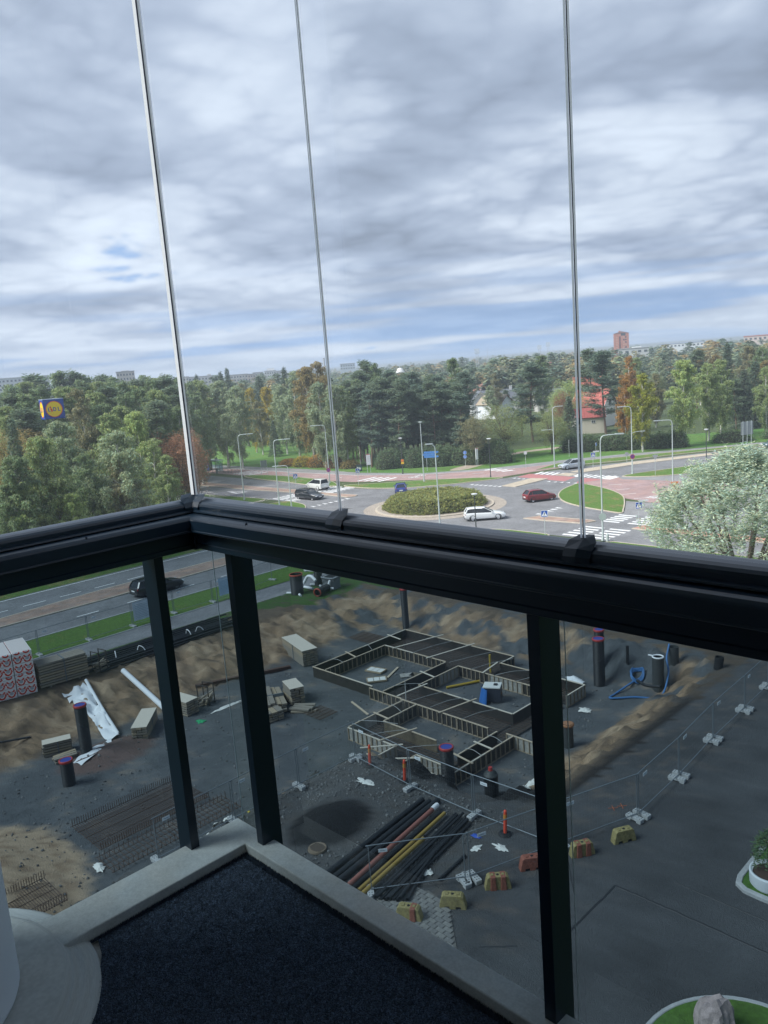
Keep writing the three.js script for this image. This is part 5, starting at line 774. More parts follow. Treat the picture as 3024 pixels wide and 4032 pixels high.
// generator under a blue sheet, tools
{ const t = thing('generator', 'dark site heater with pale lid and blue plastic sheet inside the formwork', 'machine', [-28.5, PF, -35.4], 0.5); part('cabinet', cbox(0.85, 0.85, 0.75, 0.04, 0, 0.5, 0), std([0.03, 0.035, 0.05], 0.5), t); part('lid', cbox(1.05, 0.06, 0.85, 0.02, -0.1, 0.98, 0), styro, t); part('vent', cbox(0.22, 0.08, 0.18, 0.02, 0.1, 1.05, 0), M.dark, t); part('blue_sheet', sheetGeo((u, v) => { const a = 1.9 + u * 2.2; return [Math.cos(a) * (0.62 + 0.2 * v) - 0.1, 0.95 - v * 0.9, Math.sin(a) * (0.6 + 0.15 * v + 0.06 * Math.sin(u * 20)) + 0.05]; }, 18, 6), std([0.03, 0.14, 0.42], 0.45), t); part('panel_light', box(0.02, 0.12, 0.25, 0.43, 0.5, 0), std([0.3, 0.12, 0.03], 0.6), t); }
solo('yellow_pipe', rod([-32.0, PF + 0.1, -35.1], [-30.9, PF + 0.1, -37.2], 0.08, 8), std([0.42, 0.28, 0.02], 0.5), 'yellow pipe lying inside the formwork room', 'pipe'); solo('yellow_standpipe', cyl(0.07, 0.07, 1.35, 8), std([0.42, 0.3, 0.04], 0.5), 'yellow standpipe upright in the back trench', 'pipe', null, [-31.2, PF, -38.5]);
{ const bl = std([0.05, 0.16, 0.36], 0.5), t = thing('blue_hose', 'blue water hose hanging from the plain riser and looping over the sand', 'hose'); part('hose', tube([[-21.7, 0.75, -43.75], [-21.55, 0.1, -43.1], [-21.1, -0.55, -42.4], [-21.0, siteHeight(-21, -41.2) + 0.1, -41.2], [-22.2, siteHeight(-22.2, -40.3) + 0.06, -40.3], [-23.2, siteHeight(-23.2, -39.4) + 0.06, -39.4], [-23.3, siteHeight(-23.3, -40.2) + 0.06, -40.2], [-23.0, siteHeight(-23, -41.8) + 0.06, -41.8]], 0.06, 6, 60), bl, t); const pts = []; for (let i = 0; i < 40; i++) { const a = i * 0.9, x = -23 + Math.cos(a) * (0.35 + 0.1 * Math.sin(i)), z = -42.2 + Math.sin(a) * 0.4; pts.push([x, siteHeight(x, z) + 0.05 + i * 0.006, z]); } part('coil', tube(pts, 0.035, 5, 120), bl, t); }
solo('drain_pipe', tube([[-22.0, -0.5, -40.4], [-21.2, -0.42, -39.9], [-20.2, -0.2, -39.7]], 0.09, 8, 8), M.pipeBlack, 'black pipe end poking out of the sand slope', 'pipe'); solo('steel_beam', bar([-45.5, -1.35, -25.5], [-43.2, -1.48, -31.6], 0.25, 0.2), std([0.09, 0.05, 0.035], 0.8), 'rusty steel beam lying along the bank foot', 'beam'); solo('plank', bar([-37.0, PF + 0.06, -35.9], [-36.3, PF + 0.06, -34.2], 0.15, 0.04), M.lath, 'single plank on the gravel inside the formwork', 'plank'); solo('plank', bar([-35.4, PF + 0.06, -30.2], [-33.2, PF + 0.08, -29.5], 0.12, 0.05), M.lath, 'pale plank leaning at the formwork outer corner', 'plank'); solo('plank', bar([-47.5, -0.75, -11.5], [-46, -0.9, -15], 0.12, 0.08), M.dark, 'dark timber lying on the bank at the left edge', 'plank');
for (const [x, z, a, l] of [[-37.8, -34.6, 0.2, 'open pale box frame with white panels on the gravel'], [-36.6, -33.5, 0.9, 'tilted box frame with red edge on the gravel']]) { const t = thing('window_crate', l, 'crate', [x, PF + 0.05, z], a); part('frame', join([box(1.3, 0.1, 0.06, 0, 0.05, -0.35), box(1.3, 0.1, 0.06, 0, 0.05, 0.35), box(0.06, 0.1, 0.7, -0.62, 0.05, 0), box(0.06, 0.1, 0.7, 0.62, 0.05, 0)]), M.boardWarm, t); for (const k of [-1, 0, 1]) part('panel', box(0.36, 0.04, 0.6, k * 0.4, 0.06, 0), styro, t); }
for (const [x, z, a, l, m] of [[-35.0, -35.6, 0.3, 'brown panel scrap on the gravel', M.plyBrown], [-35.5, -35.2, 0.9, 'grey panel scrap beside the brown one', M.plyPale], [-34.3, -35.8, 1.4, 'pale panel scrap right of the brown one', M.lathPale]]) solo('panel_scrap', box(0.9, 0.05, 0.6), m, l, 'panel', null, [x, PF + 0.07, z], a);
// manhole cover
{ const t = thing('manhole_cover', 'round rusty manhole cover lying by the black earth heap', 'manhole cover', [-23.3, siteHeight(-23.3, -17.4) + 0.03, -17.45]); const rm = std([0.19, 0.145, 0.1], 0.8); part('plate', cyl(0.38, 0.36, 0.07, 28), rm, t); for (let k = -3; k <= 3; k++) part('rib', box(0.05, 0.03, 0.5 * Math.sqrt(1 - k * k / 16), k * 0.085, 0.08, 0), std([0.13, 0.1, 0.075], 0.8), t); }
// orange marker posts
for (const [x, z, l] of [[-26.52, -23.4, 'orange plastic marker post nearest the inner fence corner'], [-24.2, -23.35, 'orange plastic marker post in front of the formwork'], [-18.2, -22.8, 'orange plastic marker post at the end of the pipes']]) { const t = thing('marker_post', l, 'marker post', [x, siteHeight(x, z), z], 0, 'orange marker posts'); part('base', lathe([[0.26, 0], [0.26, 0.06], [0.16, 0.1], [0, 0.1]], 16), M.black, t); part('tube', lathe([[0.065, 0.08], [0.07, 0.5], [0.06, 1.02], [0.05, 1.08], [0, 1.09]], 12), std([0.75, 0.09, 0.045], 0.5), t); part('reflector', cyl(0.075, 0.074, 0.2, 12, 0, 0.72, 0, true), std([0.6, 0.25, 0.05], 0.4), t); t.rotation.z = -0.06; }
// fence panels on concrete feet
{
  const L0 = 3.5, fr = [], r = 0.021, H = 2.0, wires = [];
  const frame = tube([[0.05, 0.14, 0], [0.05, H - 0.15, 0], [0.06, H - 0.06, 0], [0.15, H, 0], [L0 - 0.15, H, 0], [L0 - 0.06, H - 0.06, 0], [L0 - 0.05, H - 0.15, 0], [L0 - 0.05, 0.14, 0]], r, 6, 60), low = rod([0.05, 0.22, 0], [L0 - 0.05, 0.22, 0], r, 6);
  for (let x = 0.15; x < L0 - 0.1; x += 0.11) wires.push(rod([x, 0.2, 0], [x, H, 0], 0.0012, 3)); for (let y = 0.45; y < H; y += 0.26) wires.push(rod([0.05, y, 0], [L0 - 0.05, y, 0], 0.0012, 3));
  const fG = join([frame, low]), wG = join(wires), plate = box(0.32, 0.14, 0.01, L0 * 0.16, H - 0.25, 0.02);
  const tagTex = canvasTex(256, 112, (x, w, h) => { x.fillStyle = '#dfe6ea'; x.fillRect(0, 0, w, h); x.fillStyle = '#24364a'; x.font = 'bold 50px sans-serif'; x.textAlign = 'center'; x.fillText('Tiankyl', w / 2, 74); });
  const tagMat = std(0xffffff, 0.6, { map: tagTex }), foot = join([cbox(0.72, 0.12, 0.24, 0.02, 0, 0.13, 0), cbox(0.2, 0.08, 0.22, 0.01, -0.24, 0.04, 0), cbox(0.2, 0.08, 0.22, 0.01, 0.24, 0.04, 0)]), hole = new THREE.CircleGeometry(0.025, 8).rotateX(-Math.PI / 2).toNonIndexed(), footMat = std(0xffffff, 0.95, { map: mottled([0.4, 0.41, 0.41], 0.4, 1) });
  const pb = new THREE.PlaneGeometry(0.3, 0.13).translate(L0 * 0.16, H - 0.25, 0.027);
  function panel(a, b, label, group) {
    const dx = b[0] - a[0], dz = b[1] - a[1], d = Math.hypot(dx, dz), t = thing('mesh_fence', label, 'fence', [a[0], Math.min(siteGround(a), siteGround(b)) + 0.02, a[1]], Math.atan2(-dz, dx), group); t.scale.x = d / L0; t.scale.y = 0.95;
    part('frame', fG, M.galv, t); part('wire_mesh', wG, M.galv, t).userData.kind = 'stuff'; part('name_plate', plate, M.white, t); part('plate_print', pb, tagMat, t); return t;
  }
  function siteGround([x, z]) { return x > SITE[0] && x < SITE[2] && z > SITE[1] ? siteHeight(x, z) : 0; }
  function foots(p, turn, label, group, two = false) { for (const s of two ? [-1, 1] : [0]) { const t = thing('concrete_block', label, 'fence foot', [p[0] + s * 0.22 * Math.cos(turn), siteGround(p), p[1] - s * 0.22 * Math.sin(turn)], turn + Math.PI / 2, group); part('block', foot, footMat, t); for (const u of [-0.27, -0.14, 0.14, 0.27]) for (const w of [-0.05, 0.05]) { const h = part('hole', hole, M.black, t); h.position.set(u, 0.1925, w); } } }
  function run(pts, where, two) { const g = 'fence panels ' + where, gf = 'fence feet ' + where; for (let i = 0; i < pts.length - 1; i++) panel(pts[i], pts[i + 1], 'mesh fence panel ' + where, g); pts.forEach((p, i) => { const q = pts[Math.min(i + 1, pts.length - 1)], o = pts[Math.max(0, i - 1)]; foots(p, Math.atan2(-(q[1] - o[1]), q[0] - o[0]), 'grey concrete fence foot ' + where, gf, two); }); }
  run([[-19.7, -16.9], [-17.5, -19.6]], 'beside the stored pipes'); run([[-17.45, -19.65], [-16.1, -23.3], [-14.76, -26.96], [-14.88, -30.75], [-15.18, -34.85], [-15.3, -38.81], [-15.42, -42.2], [-15.5, -45.9]], 'along the asphalt yard', true);
  run([[-27.6, -12.9], [-27.6, -16.5], [-27.6, -20.0], [-27.5, -23.4]], 'between the mats and the earth heap'); run([[-27.45, -23.35], [-23.5, -23.0], [-19.9, -23.0], [-16.3, -23.2]], 'in front of the formwork'); run([[-57, -13], [-57.0, -16.5], [-57.05, -20.1], [-57.1, -23.8], [-57.2, -27.4], [-57.4, -31.1], [-57.3, -34.7], [-57.6, -38.3], [-58.5, -41.8]], 'along the street pavement');
  // sheets hung on the street fence
  const bt = (sq) => canvasTex(256, 256, (x, w) => { x.fillStyle = sq ? '#c3cfd8' : '#a9c6dc'; x.fillRect(0, 0, w, w); x.fillStyle = sq ? '#93a3b2' : '#93b6d0'; for (let i = 0; i < 9; i++) x.fillRect(24, 40 + i * 22, 90 + (i * 53) % 110, 5); x.fillStyle = 'rgba(255,255,255,0.35)'; x.fillRect(20, 18, 150, 16); });
  for (const [z, l, s] of [[-28.5, 'pale wrinkled information sheet on the street fence behind the left post', 1], [-36.3, 'light blue information sheet on the street fence between the posts', 0]]) { const b = thing('fence_sheet', l, 'banner', [-57.25, 0.42, z], 0); part('sheet', (() => { const g = new THREE.PlaneGeometry(1.9, 1.5, 12, 8), p = g.attributes.position; for (let i = 0; i < p.count; i++) p.setZ(i, 0.03 * Math.sin(p.getX(i) * 7 + p.getY(i) * 4) * s); g.computeVertexNormals(); return g.rotateY(Math.PI / 2).translate(0.06, 0.75, 0); })(), std(0xffffff, 0.7, { map: bt(s) }), b); }
}
// yellow and red barrier feet
{
  const prof = [[-0.52, 0], [-0.36, 0], [-0.33, 0.12], [-0.12, 0.12], [-0.09, 0], [0.09, 0], [0.12, 0.12], [0.33, 0.12], [0.36, 0], [0.52, 0], [0.5, 0.14], [0.41, 0.5], [0.34, 0.55], [-0.34, 0.55], [-0.41, 0.5], [-0.5, 0.14]];
  const g = extrude(prof, 0.3, 0.03).translate(0, 0, -0.17), yel = std(0xffffff, 0.8, { map: mottled([0.27, 0.225, 0.095], 0.7, 0.8) }), red = std(0xffffff, 0.8, { map: mottled([0.26, 0.09, 0.06], 0.7, 0.8) }), str = extrude([[-0.1, 0.0], [0.1, 0], [0.07, 0.56], [-0.07, 0.56]], 0.37, 0.03).translate(0, 0.0, -0.185), plug = cyl(0.06, 0.05, 0.03, 12, 0, 0.57, 0), ear = [[-0.22, 0.56], [0.22, 0.56]];
  [[-17.75, -16.85, 0.45, 1, 'yellow barrier foot nearest the balcony kerb'], [-17.0, -18.25, 0.6, 0, 'worn yellow barrier foot beside the pavers'], [-16.45, -20.05, 0.8, 2, 'yellow barrier foot with two red stripes next to the fence feet'], [-16.15, -21.7, 0.9, 3, 'mostly red barrier foot partly behind the post'], [-15.2, -23.55, 1.0, 2, 'yellow barrier foot with two red stripes right of the post'], [-14.45, -25.25, 1.05, 0, 'plain yellow barrier foot by the yard fence corner']].forEach(([x, z, a, s, l]) => { const t = thing('barrier_foot', l, 'barrier', [x, 0.01, z], a, 'yellow barrier feet'); t.scale.setScalar(0.86); part('block', g, s === 3 ? red : yel, t); part('socket', plug, M.black, t); for (const [u, y] of ear) part('lug', cbox(0.12, 0.06, 0.14, 0.015, u, y + 0.02, 0), s === 3 ? red : yel, t); if (s === 1 || s === 2) for (const u of s === 1 ? [0.2] : [-0.2, 0.22]) { const m = part('red_stripe', str, red, t); m.position.x = u; } });
}
// yard: pavers, seams, planted beds
{
  const g = cbox(0.34, 0.06, 0.165, 0.012), mats = [mottled([0.2, 0.197, 0.185], 0.35, 0.7), mottled([0.165, 0.163, 0.157], 0.35, 0.7)].map(m => std(0xffffff, 0.9, { map: m })), t = struct('paver_base', polyGeo([[-19.2, -15.0], [-18.25, -18.35], [-17.15, -18.2], [-15.4, -16.6], [-15.2, -15.0]], 0.022), std([0.13, 0.125, 0.115], 0.95)), inside = (x, z) => z > -18.2 + Math.max(0, (x + 17.2) * 0.9) && z < -15.1 && x > -19.0 - (z + 15) * 0.27 * -1 * 0.9 + 0.1;
  for (let i = 0; i < 24; i++) for (let j = 0; j < 13; j++) { const x = -19.2 + j * 0.355 + (i % 2) * 0.17, z = -18.3 + i * 0.178; if (!inside(x, z)) continue; const p = part('paver', g, mats[(i * 7 + j * 3) % 2], t); p.position.set(x, 0.028 + 0.004 * ((i * 5 + j * 3) % 3), z); p.rotation.y = 0.02 * Math.sin(i * 3 + j); }
  const tar = std([0.022, 0.023, 0.025], 0.55); const seam = (pts, w) => { const r = rng(Math.round(-pts[0][0] * 31)), q = []; for (let i = 0; i < pts.length - 1; i++) for (let k = 0; k < 14; k++) { const t = k / 14; q.push([lerp(pts[i][0], pts[i + 1][0], t) + (r() - 0.5) * 0.035, lerp(pts[i][1], pts[i + 1][1], t) + (r() - 0.5) * 0.035]); } q.push(pts[pts.length - 1]); const g2 = kerbGeo(q, w, 0.001, 0.012); return struct('tar_seam', g2, tar); };
  seam([[-13.3, -19.0], [-13.35, -22.7], [-11.4, -22.72], [-8.2, -22.7], [-4, -22.7]], 0.1); seam([[-11.9, -24.15], [-11.1, -24.12], [-8.7, -24.1], [-4, -24.1]], 0.07); seam([[-15.1, -17.3], [-14.2, -18.1]], 0.09); seam([[-17.6, -25.6], [-14.2, -21.4]], 0.025);
  // corner bed with planter
  const bed = [[-10.35, -46], [-10.3, -28.6], [-10.25, -25.7], [-10.15, -25.3], [-9.85, -25.1], [-9.4, -25.06], [-4, -24.95], [6, -24.9], [6, -46]]; struct('planting_bed', polyGeo(bed, 0.1), M.lawn); struct('kerb', kerbGeo(bed.slice(0, 8), 0.2, 0, 0.14), M.kerbGrey);
  const ring = ellipsePts(-6.9, -17.85, 2.7, 2.75, 48); struct('planting_bed', polyGeo(ring, 0.09), M.lawn); struct('kerb', kerbGeo(ring, 0.13, 0, 0.12, true), M.kerbGrey);
  const pl = thing('planter', 'round white concrete planter with a shrub at the bed corner', 'planter', [-9.3, 0.08, -25.85]); part('bowl', lathe([[0.56, 0], [0.66, 0.12], [0.68, 0.5], [0.67, 0.56], [0.6, 0.56], [0.56, 0.46], [0, 0.44]], 40), std([0.6, 0.64, 0.66], 0.7), pl); part('soil', new THREE.CircleGeometry(0.57, 24).rotateX(-Math.PI / 2).translate(0, 0.46, 0), std([0.07, 0.045, 0.035], 1), pl); part('shrub_foliage', bushGeo(333, 0.5, 1.2, 0.5, 1500, 0.09).translate(-0.15, 0.62, -0.25), TONE.bush, pl); part('shrub_stem', join([rod([-0.1, 0.4, -0.1], [-0.25, 1.1, -0.3], 0.015, 5), rod([0.1, 0.4, -0.1], [0, 1.0, -0.2], 0.012, 5)]), M.bark, pl);
  const rg = new THREE.IcosahedronGeometry(0.5, 4), rp = rg.attributes.position; for (let i = 0; i < rp.count; i++) { const x = rp.getX(i), y = rp.getY(i), z = rp.getZ(i), k = 1 + 0.22 * simplex.noise(x * 2.2 + 5, z * 2.2 + y * 1.7) + 0.07 * simplex.noise(x * 6, y * 6 + z * 5); rp.setXYZ(i, x * k * 1.05, y * k * 1.35, z * k); } rg.computeVertexNormals();
  solo('boulder', rg, std(0xffffff, 0.9, { map: mottled([0.33, 0.27, 0.26], 0.5, 0.6) }), 'pinkish granite boulder on the round lawn bed', 'boulder', null, [-8.1, 0.42, -18.75], 0.4);
  for (const [x, z] of [[-15.9, -27.0], [-15.7, -27.35]]) { const a = std([0.4, 0.12, 0.05], 0.8); for (const s of [-1, 1]) struct('spray_mark', bar([x - 0.14, 0.016, z - 0.14 * s], [x + 0.14, 0.016, z + 0.14 * s], 0.03, 0.003), a); }
}
// white slatted barrier and waste bag by the street
{ const t = thing('slatted_barrier', 'white slatted plastic barrier behind the chamber pipes', 'barrier', [-58.4, 0.02, -45.4], 0.21); const g = box(0.09, 0.75, 0.04); for (let k = 0; k < 30; k++) { const s = part('slat', g, M.white, t); s.position.set(0.1 + k * 0.147, 0.55, 0); } part('top_bar', box(4.5, 0.12, 0.06, 2.25, 0.96, 0), M.white, t); part('bottom_bar', box(4.5, 0.12, 0.06, 2.25, 0.15, 0), M.white, t); for (const x of [0.3, 4.2]) part('foot', box(0.12, 0.1, 0.5, x, 0.06, 0), M.grey, t); }
{ const t = thing('waste_bag', 'open grey bulk bag beside the chamber pipes', 'bag', [-51.7, 0.0, -43.0], 0.3), g = new THREE.BoxGeometry(1.1, 1.05, 1.1, 8, 8, 8), p = g.attributes.position; for (let i = 0; i < p.count; i++) { const x = p.getX(i), y = p.getY(i), z = p.getZ(i), k = 1 + 0.1 * simplex.noise(x * 3, y * 3 + z * 2) + 0.12 * Math.max(0, y); p.setXYZ(i, x * k, y, z * k); } g.computeVertexNormals(); part('sack', g.translate(0, 0.53, 0), std([0.16, 0.17, 0.18], 0.8), t); part('opening', box(0.85, 0.02, 0.85, 0, 1.06, 0), M.black, t); part('rim', tube([[-0.6, 1.08, -0.6], [0.6, 1.1, -0.62], [0.62, 1.05, 0.6], [-0.6, 1.1, 0.6]], 0.04, 5, 40, true), std([0.3, 0.31, 0.32], 0.8), t); }

// ---------- vehicles ----------
const glassDark = phys([0.02, 0.025, 0.03], 0.06, { specularIntensity: 1 });
const tyre = std([0.015, 0.015, 0.016], 0.85), rimM = std([0.5, 0.51, 0.53], 0.35, { metalness: 0.7 }), trimM = std([0.02, 0.02, 0.022], 0.6);
// stations run from tail (0) to nose (1): [s, sill height, belt height, half width factor]
const BODY = {
  estate: { L: 4.7, W: 1.8, H: 1.47, belt: [[0, 0.42, 0.88, 0.8], [0.03, 0.26, 0.96, 0.93], [0.2, 0.2, 0.97, 1], [0.5, 0.18, 0.93, 1], [0.68, 0.18, 0.9, 1], [0.74, 0.18, 0.88, 1], [0.9, 0.2, 0.78, 0.97], [0.97, 0.25, 0.68, 0.88], [1, 0.36, 0.58, 0.74]], roof: [0.015, 0.085, 0.5, 0.735], },
  hatch: { L: 4.05, W: 1.76, H: 1.5, belt: [[0, 0.45, 0.9, 0.8], [0.035, 0.28, 1.0, 0.93], [0.2, 0.2, 1.0, 1], [0.5, 0.18, 0.95, 1], [0.7, 0.18, 0.92, 1], [0.78, 0.18, 0.9, 1], [0.92, 0.2, 0.8, 0.96], [0.975, 0.26, 0.7, 0.87], [1, 0.36, 0.6, 0.74]], roof: [0.02, 0.13, 0.52, 0.77] },
  suv: { L: 4.6, W: 1.86, H: 1.6, belt: [[0, 0.5, 0.95, 0.8], [0.03, 0.32, 1.06, 0.93], [0.2, 0.26, 1.06, 1], [0.5, 0.24, 1.02, 1], [0.7, 0.24, 1.0, 1], [0.75, 0.24, 0.99, 1], [0.92, 0.26, 0.9, 0.97], [0.975, 0.32, 0.78, 0.88], [1, 0.42, 0.66, 0.75]], roof: [0.02, 0.14, 0.52, 0.75] },
  van: { L: 4.4, W: 1.83, H: 1.68, belt: [[0, 0.45, 0.98, 0.84], [0.02, 0.26, 1.04, 0.95], [0.2, 0.2, 1.04, 1], [0.5, 0.18, 1.02, 1], [0.72, 0.18, 0.99, 1], [0.82, 0.18, 0.96, 1], [0.93, 0.2, 0.84, 0.95], [0.975, 0.26, 0.74, 0.87], [1, 0.36, 0.62, 0.76]], roof: [0.015, 0.06, 0.5, 0.83] },
};
function vehicle(kind, name, label, paintC, pos, turn, o = {}) {
  const B = BODY[kind], L = B.L, hw = B.W / 2, t = thing(name, label, 'car', [pos[0], 0.02, pos[1]], turn), paint = phys(paintC, 0.35, { clearcoat: 1, clearcoatRoughness: 0.05, metalness: o.metal ?? 0.2 });
  // body shell: rings of points round each station, from sill to centre line on top
  const ring = ([s, y0, y1, w]) => { const x = (s - 0.5) * L, W = hw * w; return [[x, y0, W * 0.86], [x, y0 + 0.08, W * 0.97], [x, lerp(y0, y1, 0.45), W], [x, lerp(y0, y1, 0.8), W * 0.985], [x, y1 - 0.03, W * 0.95], [x, y1, W * 0.88], [x, y1 + 0.025 * w, W * 0.45], [x, y1 + 0.03 * w, 0]]; };
  const rings = B.belt.map(ring).map(r => [...r, ...r.slice(0, -1).reverse().map(p => [p[0], p[1], -p[2]])]), pos_ = [], idx = [], n = rings[0].length; rings.forEach(r => r.forEach(p => pos_.push(...p)));
  for (let i = 0; i < rings.length - 1; i++) for (let j = 0; j < n; j++) { const a = i * n + j, b = i * n + (j + 1) % n; idx.push(a, b, a + n, b, b + n, a + n); }
  for (const e of [0, rings.length - 1]) for (let j = 1; j < n - 1; j++) { const a = e * n; e ? idx.push(a, a + j, a + j + 1) : idx.push(a, a + j + 1, a + j); }
  part('body', fromArrays(pos_, idx, null, null, false), paint, t);
  // greenhouse
  const beltAt = s => { const b = B.belt; for (let i = 0; i < b.length - 1; i++) if (s <= b[i + 1][0]) { const f = (s - b[i][0]) / (b[i + 1][0] - b[i][0]); return [lerp(b[i][2], b[i + 1][2], f), lerp(b[i][3], b[i + 1][3], f)]; } return [b[b.length - 1][2], 0.8]; };
  const [r0, r1, r2, r3] = B.roof, wr = 0.68; // base rear, roof rear, roof front, base front
  const yr = B.H, q = (s, y, w) => [(s - 0.5) * L, y, w], bw = s => beltAt(s)[1] * hw * 0.9, by = s => beltAt(s)[0] - 0.01;
  const lowR = q(r0 + 0.01, by(r0 + 0.03), 0), lowF = q(r3, by(r3), 0), T = { rr: q(r1, yr - 0.06, 0), rf: q(r2, yr - 0.03, 0) };
  const side = (k) => { const A = [lowR[0], lowR[1], k * bw(0.04)], Bq = [lowF[0], lowF[1], k * bw(r3)], Cq = [T.rf[0], T.rf[1], k * hw * wr], D = [T.rr[0], T.rr[1], k * hw * wr * 0.97], m = s => [lerp(A[0], Bq[0], s), by(clamp(lerp(r0, r3, s), 0.04, 1)), k * hw * 0.9]; return [A, m(0.33), m(0.66), Bq, Cq, D]; };
  for (const k of [1, -1]) { const s = side(k), g = fromArrays(s.flat(), k > 0 ? [0, 1, 5, 1, 2, 5, 2, 4, 5, 2, 3, 4] : [0, 5, 1, 1, 5, 2, 2, 5, 4, 2, 4, 3]); part('side_window', g, glassDark, t); }
  const a = side(1), b = side(-1); part('windscreen', fromArrays([...a[3], ...b[3], ...b[4], ...a[4]], [0, 2, 1, 0, 3, 2]), glassDark, t); part('rear_window', fromArrays([...a[0], ...b[0], ...b[5], ...a[5]], [0, 1, 2, 0, 2, 3]), glassDark, t);
  // roof skin with rounded edges
  const rf = [], ri = [], ns = 6, wz = [1.03, 0.98, 0.6, 0, -0.6, -0.98, -1.03], hz = [-0.07, -0.005, 0.025, 0.035, 0.025, -0.005, -0.07]; for (let i = 0; i <= ns; i++) { const s = i / ns, sx = lerp(r1 - 0.012, r2 + 0.012, s), cr = 0.05 * Math.sin(Math.PI * clamp(s * 0.9 + 0.12, 0, 1)); wz.forEach((w, j) => rf.push((sx - 0.5) * L, yr - 0.035 + cr + hz[j] - (s > 0.9 ? 0.015 : 0) - (s < 0.1 ? 0.03 : 0), w * hw * wr)); } for (let i = 0; i < ns; i++) for (let j = 0; j < 6; j++) { const v = i * 7 + j; ri.push(v, v + 7, v + 1, v + 1, v + 7, v + 8); } part('roof', fromArrays(rf, ri, null, null, false), o.roofMat ?? paint, t);
  // pillars
  for (const k of [1, -1]) { const s = side(k), off = p => [p[0], p[1], p[2] + k * 0.008], mid = (p, q2, f) => p.map((v, i) => lerp(v, q2[i], f)); part('pillar', bar(off(s[3]), off(s[4]), 0.07, 0.05), paint, t); part('pillar', bar(off(s[0]), off(s[5]), 0.12, 0.09), paint, t); part('pillar', bar(off(mid(s[1], s[2], 0.55)), off(mid(s[5], s[4], 0.55)), 0.02, 0.07), trimM, t); part('pillar', bar(off(mid(s[0], s[1], 0.65)), off(mid(s[5], s[4], 0.12)), 0.03, 0.09), kind === 'hatch' ? paint : trimM, t); part('wing_mirror', cbox(0.14, 0.12, 0.2, 0.03, s[3][0] - 0.35, s[3][1] + 0.1, k * (hw + 0.06)), paint, t); part('sill_trim', box(L * 0.5, 0.07, 0.03, 0, B.belt[3][1] + 0.06, k * hw * 0.97), o.sill ?? trimM, t); }
  // wheels
  const R = kind === 'suv' || kind === 'van' ? 0.34 : 0.32, wg = lathe([[R * 0.62, -0.1], [R * 0.95, -0.1], [R, -0.07], [R, 0.07], [R * 0.95, 0.1], [R * 0.62, 0.1]], 20).rotateX(Math.PI / 2), rg = join([lathe([[0, 0.07], [R * 0.2, 0.075], [R * 0.62, 0.05], [R * 0.64, 0.1]], 20).rotateX(Math.PI / 2), lathe([[0, -0.07], [R * 0.2, -0.075], [R * 0.62, -0.05], [R * 0.64, -0.1]], 20).rotateX(Math.PI / 2)]), arch = new THREE.TorusGeometry(R + 0.045, 0.03, 5, 16, Math.PI).toNonIndexed();
  for (const sx of [-0.31, 0.315]) for (const k of [1, -1]) { const w = part('wheel', wg, tyre, t); w.position.set(sx * L, R, k * (hw - 0.12)); part('rim', rg, o.rim ?? rimM, w); const ar = part('wheel_arch', arch, trimM, t); ar.position.set(sx * L, R, k * (hw - 0.012)); }
  // lamps, plates, bumpers
  const nose = L / 2, y1 = B.belt[7][2]; for (const k of [1, -1]) { part('headlight', cbox(0.3, 0.13, 0.36, 0.03, nose * 0.925, y1 - 0.06, k * hw * 0.66), phys([0.75, 0.8, 0.85], 0.1, { clearcoat: 1 }), t); part('tail_light', cbox(0.12, 0.16, 0.34, 0.02, -nose * 0.965, by(0.05) - 0.14, k * hw * 0.68), phys([0.32, 0.015, 0.015], 0.25, { clearcoat: 1 }), t); }
  part('number_plate', box(0.02, 0.11, 0.5, -nose - 0.005, by(0.05) - 0.32, 0), M.white, t); part('number_plate', box(0.02, 0.11, 0.46, nose + 0.008, 0.46, 0), M.white, t); part('grille', cbox(0.12, 0.2, 0.8, 0.02, nose * 0.975, 0.55, 0), o.grille ?? trimM, t); part('lower_bumper', cbox(0.1, 0.14, hw * 1.5, 0.03, -nose * 0.99, 0.36, 0), trimM, t); if (o.rack) for (const k of [1, -1]) part('roof_rail', rod([-L * 0.33, yr + 0.03, k * hw * 0.62], [L * 0.08, yr + 0.045, k * hw * 0.62], 0.018, 6), trimM, t);
  return t;
}
// heading: angle such that the nose points along (cos a, -sin a) in x, z
const head = (a, b) => Math.atan2(-(b[1] - a[1]), b[0] - a[0]), mid2 = (a, b) => [(a[0] + b[0]) / 2, (a[1] + b[1]) / 2];
vehicle('van', 'parked_car', 'white people carrier seen from behind on the crossing', [0.62, 0.64, 0.62], [-97.4, -80.0], Math.PI - 0.12, { metal: 0 });
vehicle('estate', 'parked_car', 'dark blue black estate car entering the roundabout', [0.012, 0.016, 0.024], [-91.2, -73.2], 0.06, { rack: true, grille: std([0.3, 0.31, 0.32], 0.3, { metalness: 0.6 }) });
vehicle('hatch', 'parked_car', 'blue car half hidden behind the shrub bed', [0.02, 0.045, 0.24], [-81.3, -82.2], Math.PI - 0.78);
vehicle('estate', 'parked_car', 'white estate car beside the roundabout kerb', [0.74, 0.76, 0.77], [-57.9, -71.9], -0.9 + Math.PI / 2 + 0.12, { metal: 0, roofMat: phys([0.74, 0.76, 0.77], 0.3, { clearcoat: 1 }) });
vehicle('hatch', 'parked_car', 'dark red hatchback leaving the roundabout', [0.19, 0.012, 0.018], [-58.8, -84.2], 1.05, { rim: rimM });
vehicle('hatch', 'parked_car', 'silver hatchback behind the glass joint waiting at the crossing', [0.5, 0.55, 0.6], [-70.2, -109.6], -2.05, { metal: 0.4 });
vehicle('suv', 'parked_car', 'dark green car behind the willow on the side road', [0.05, 0.1, 0.1], [-50.0, -139.2], -2.15);
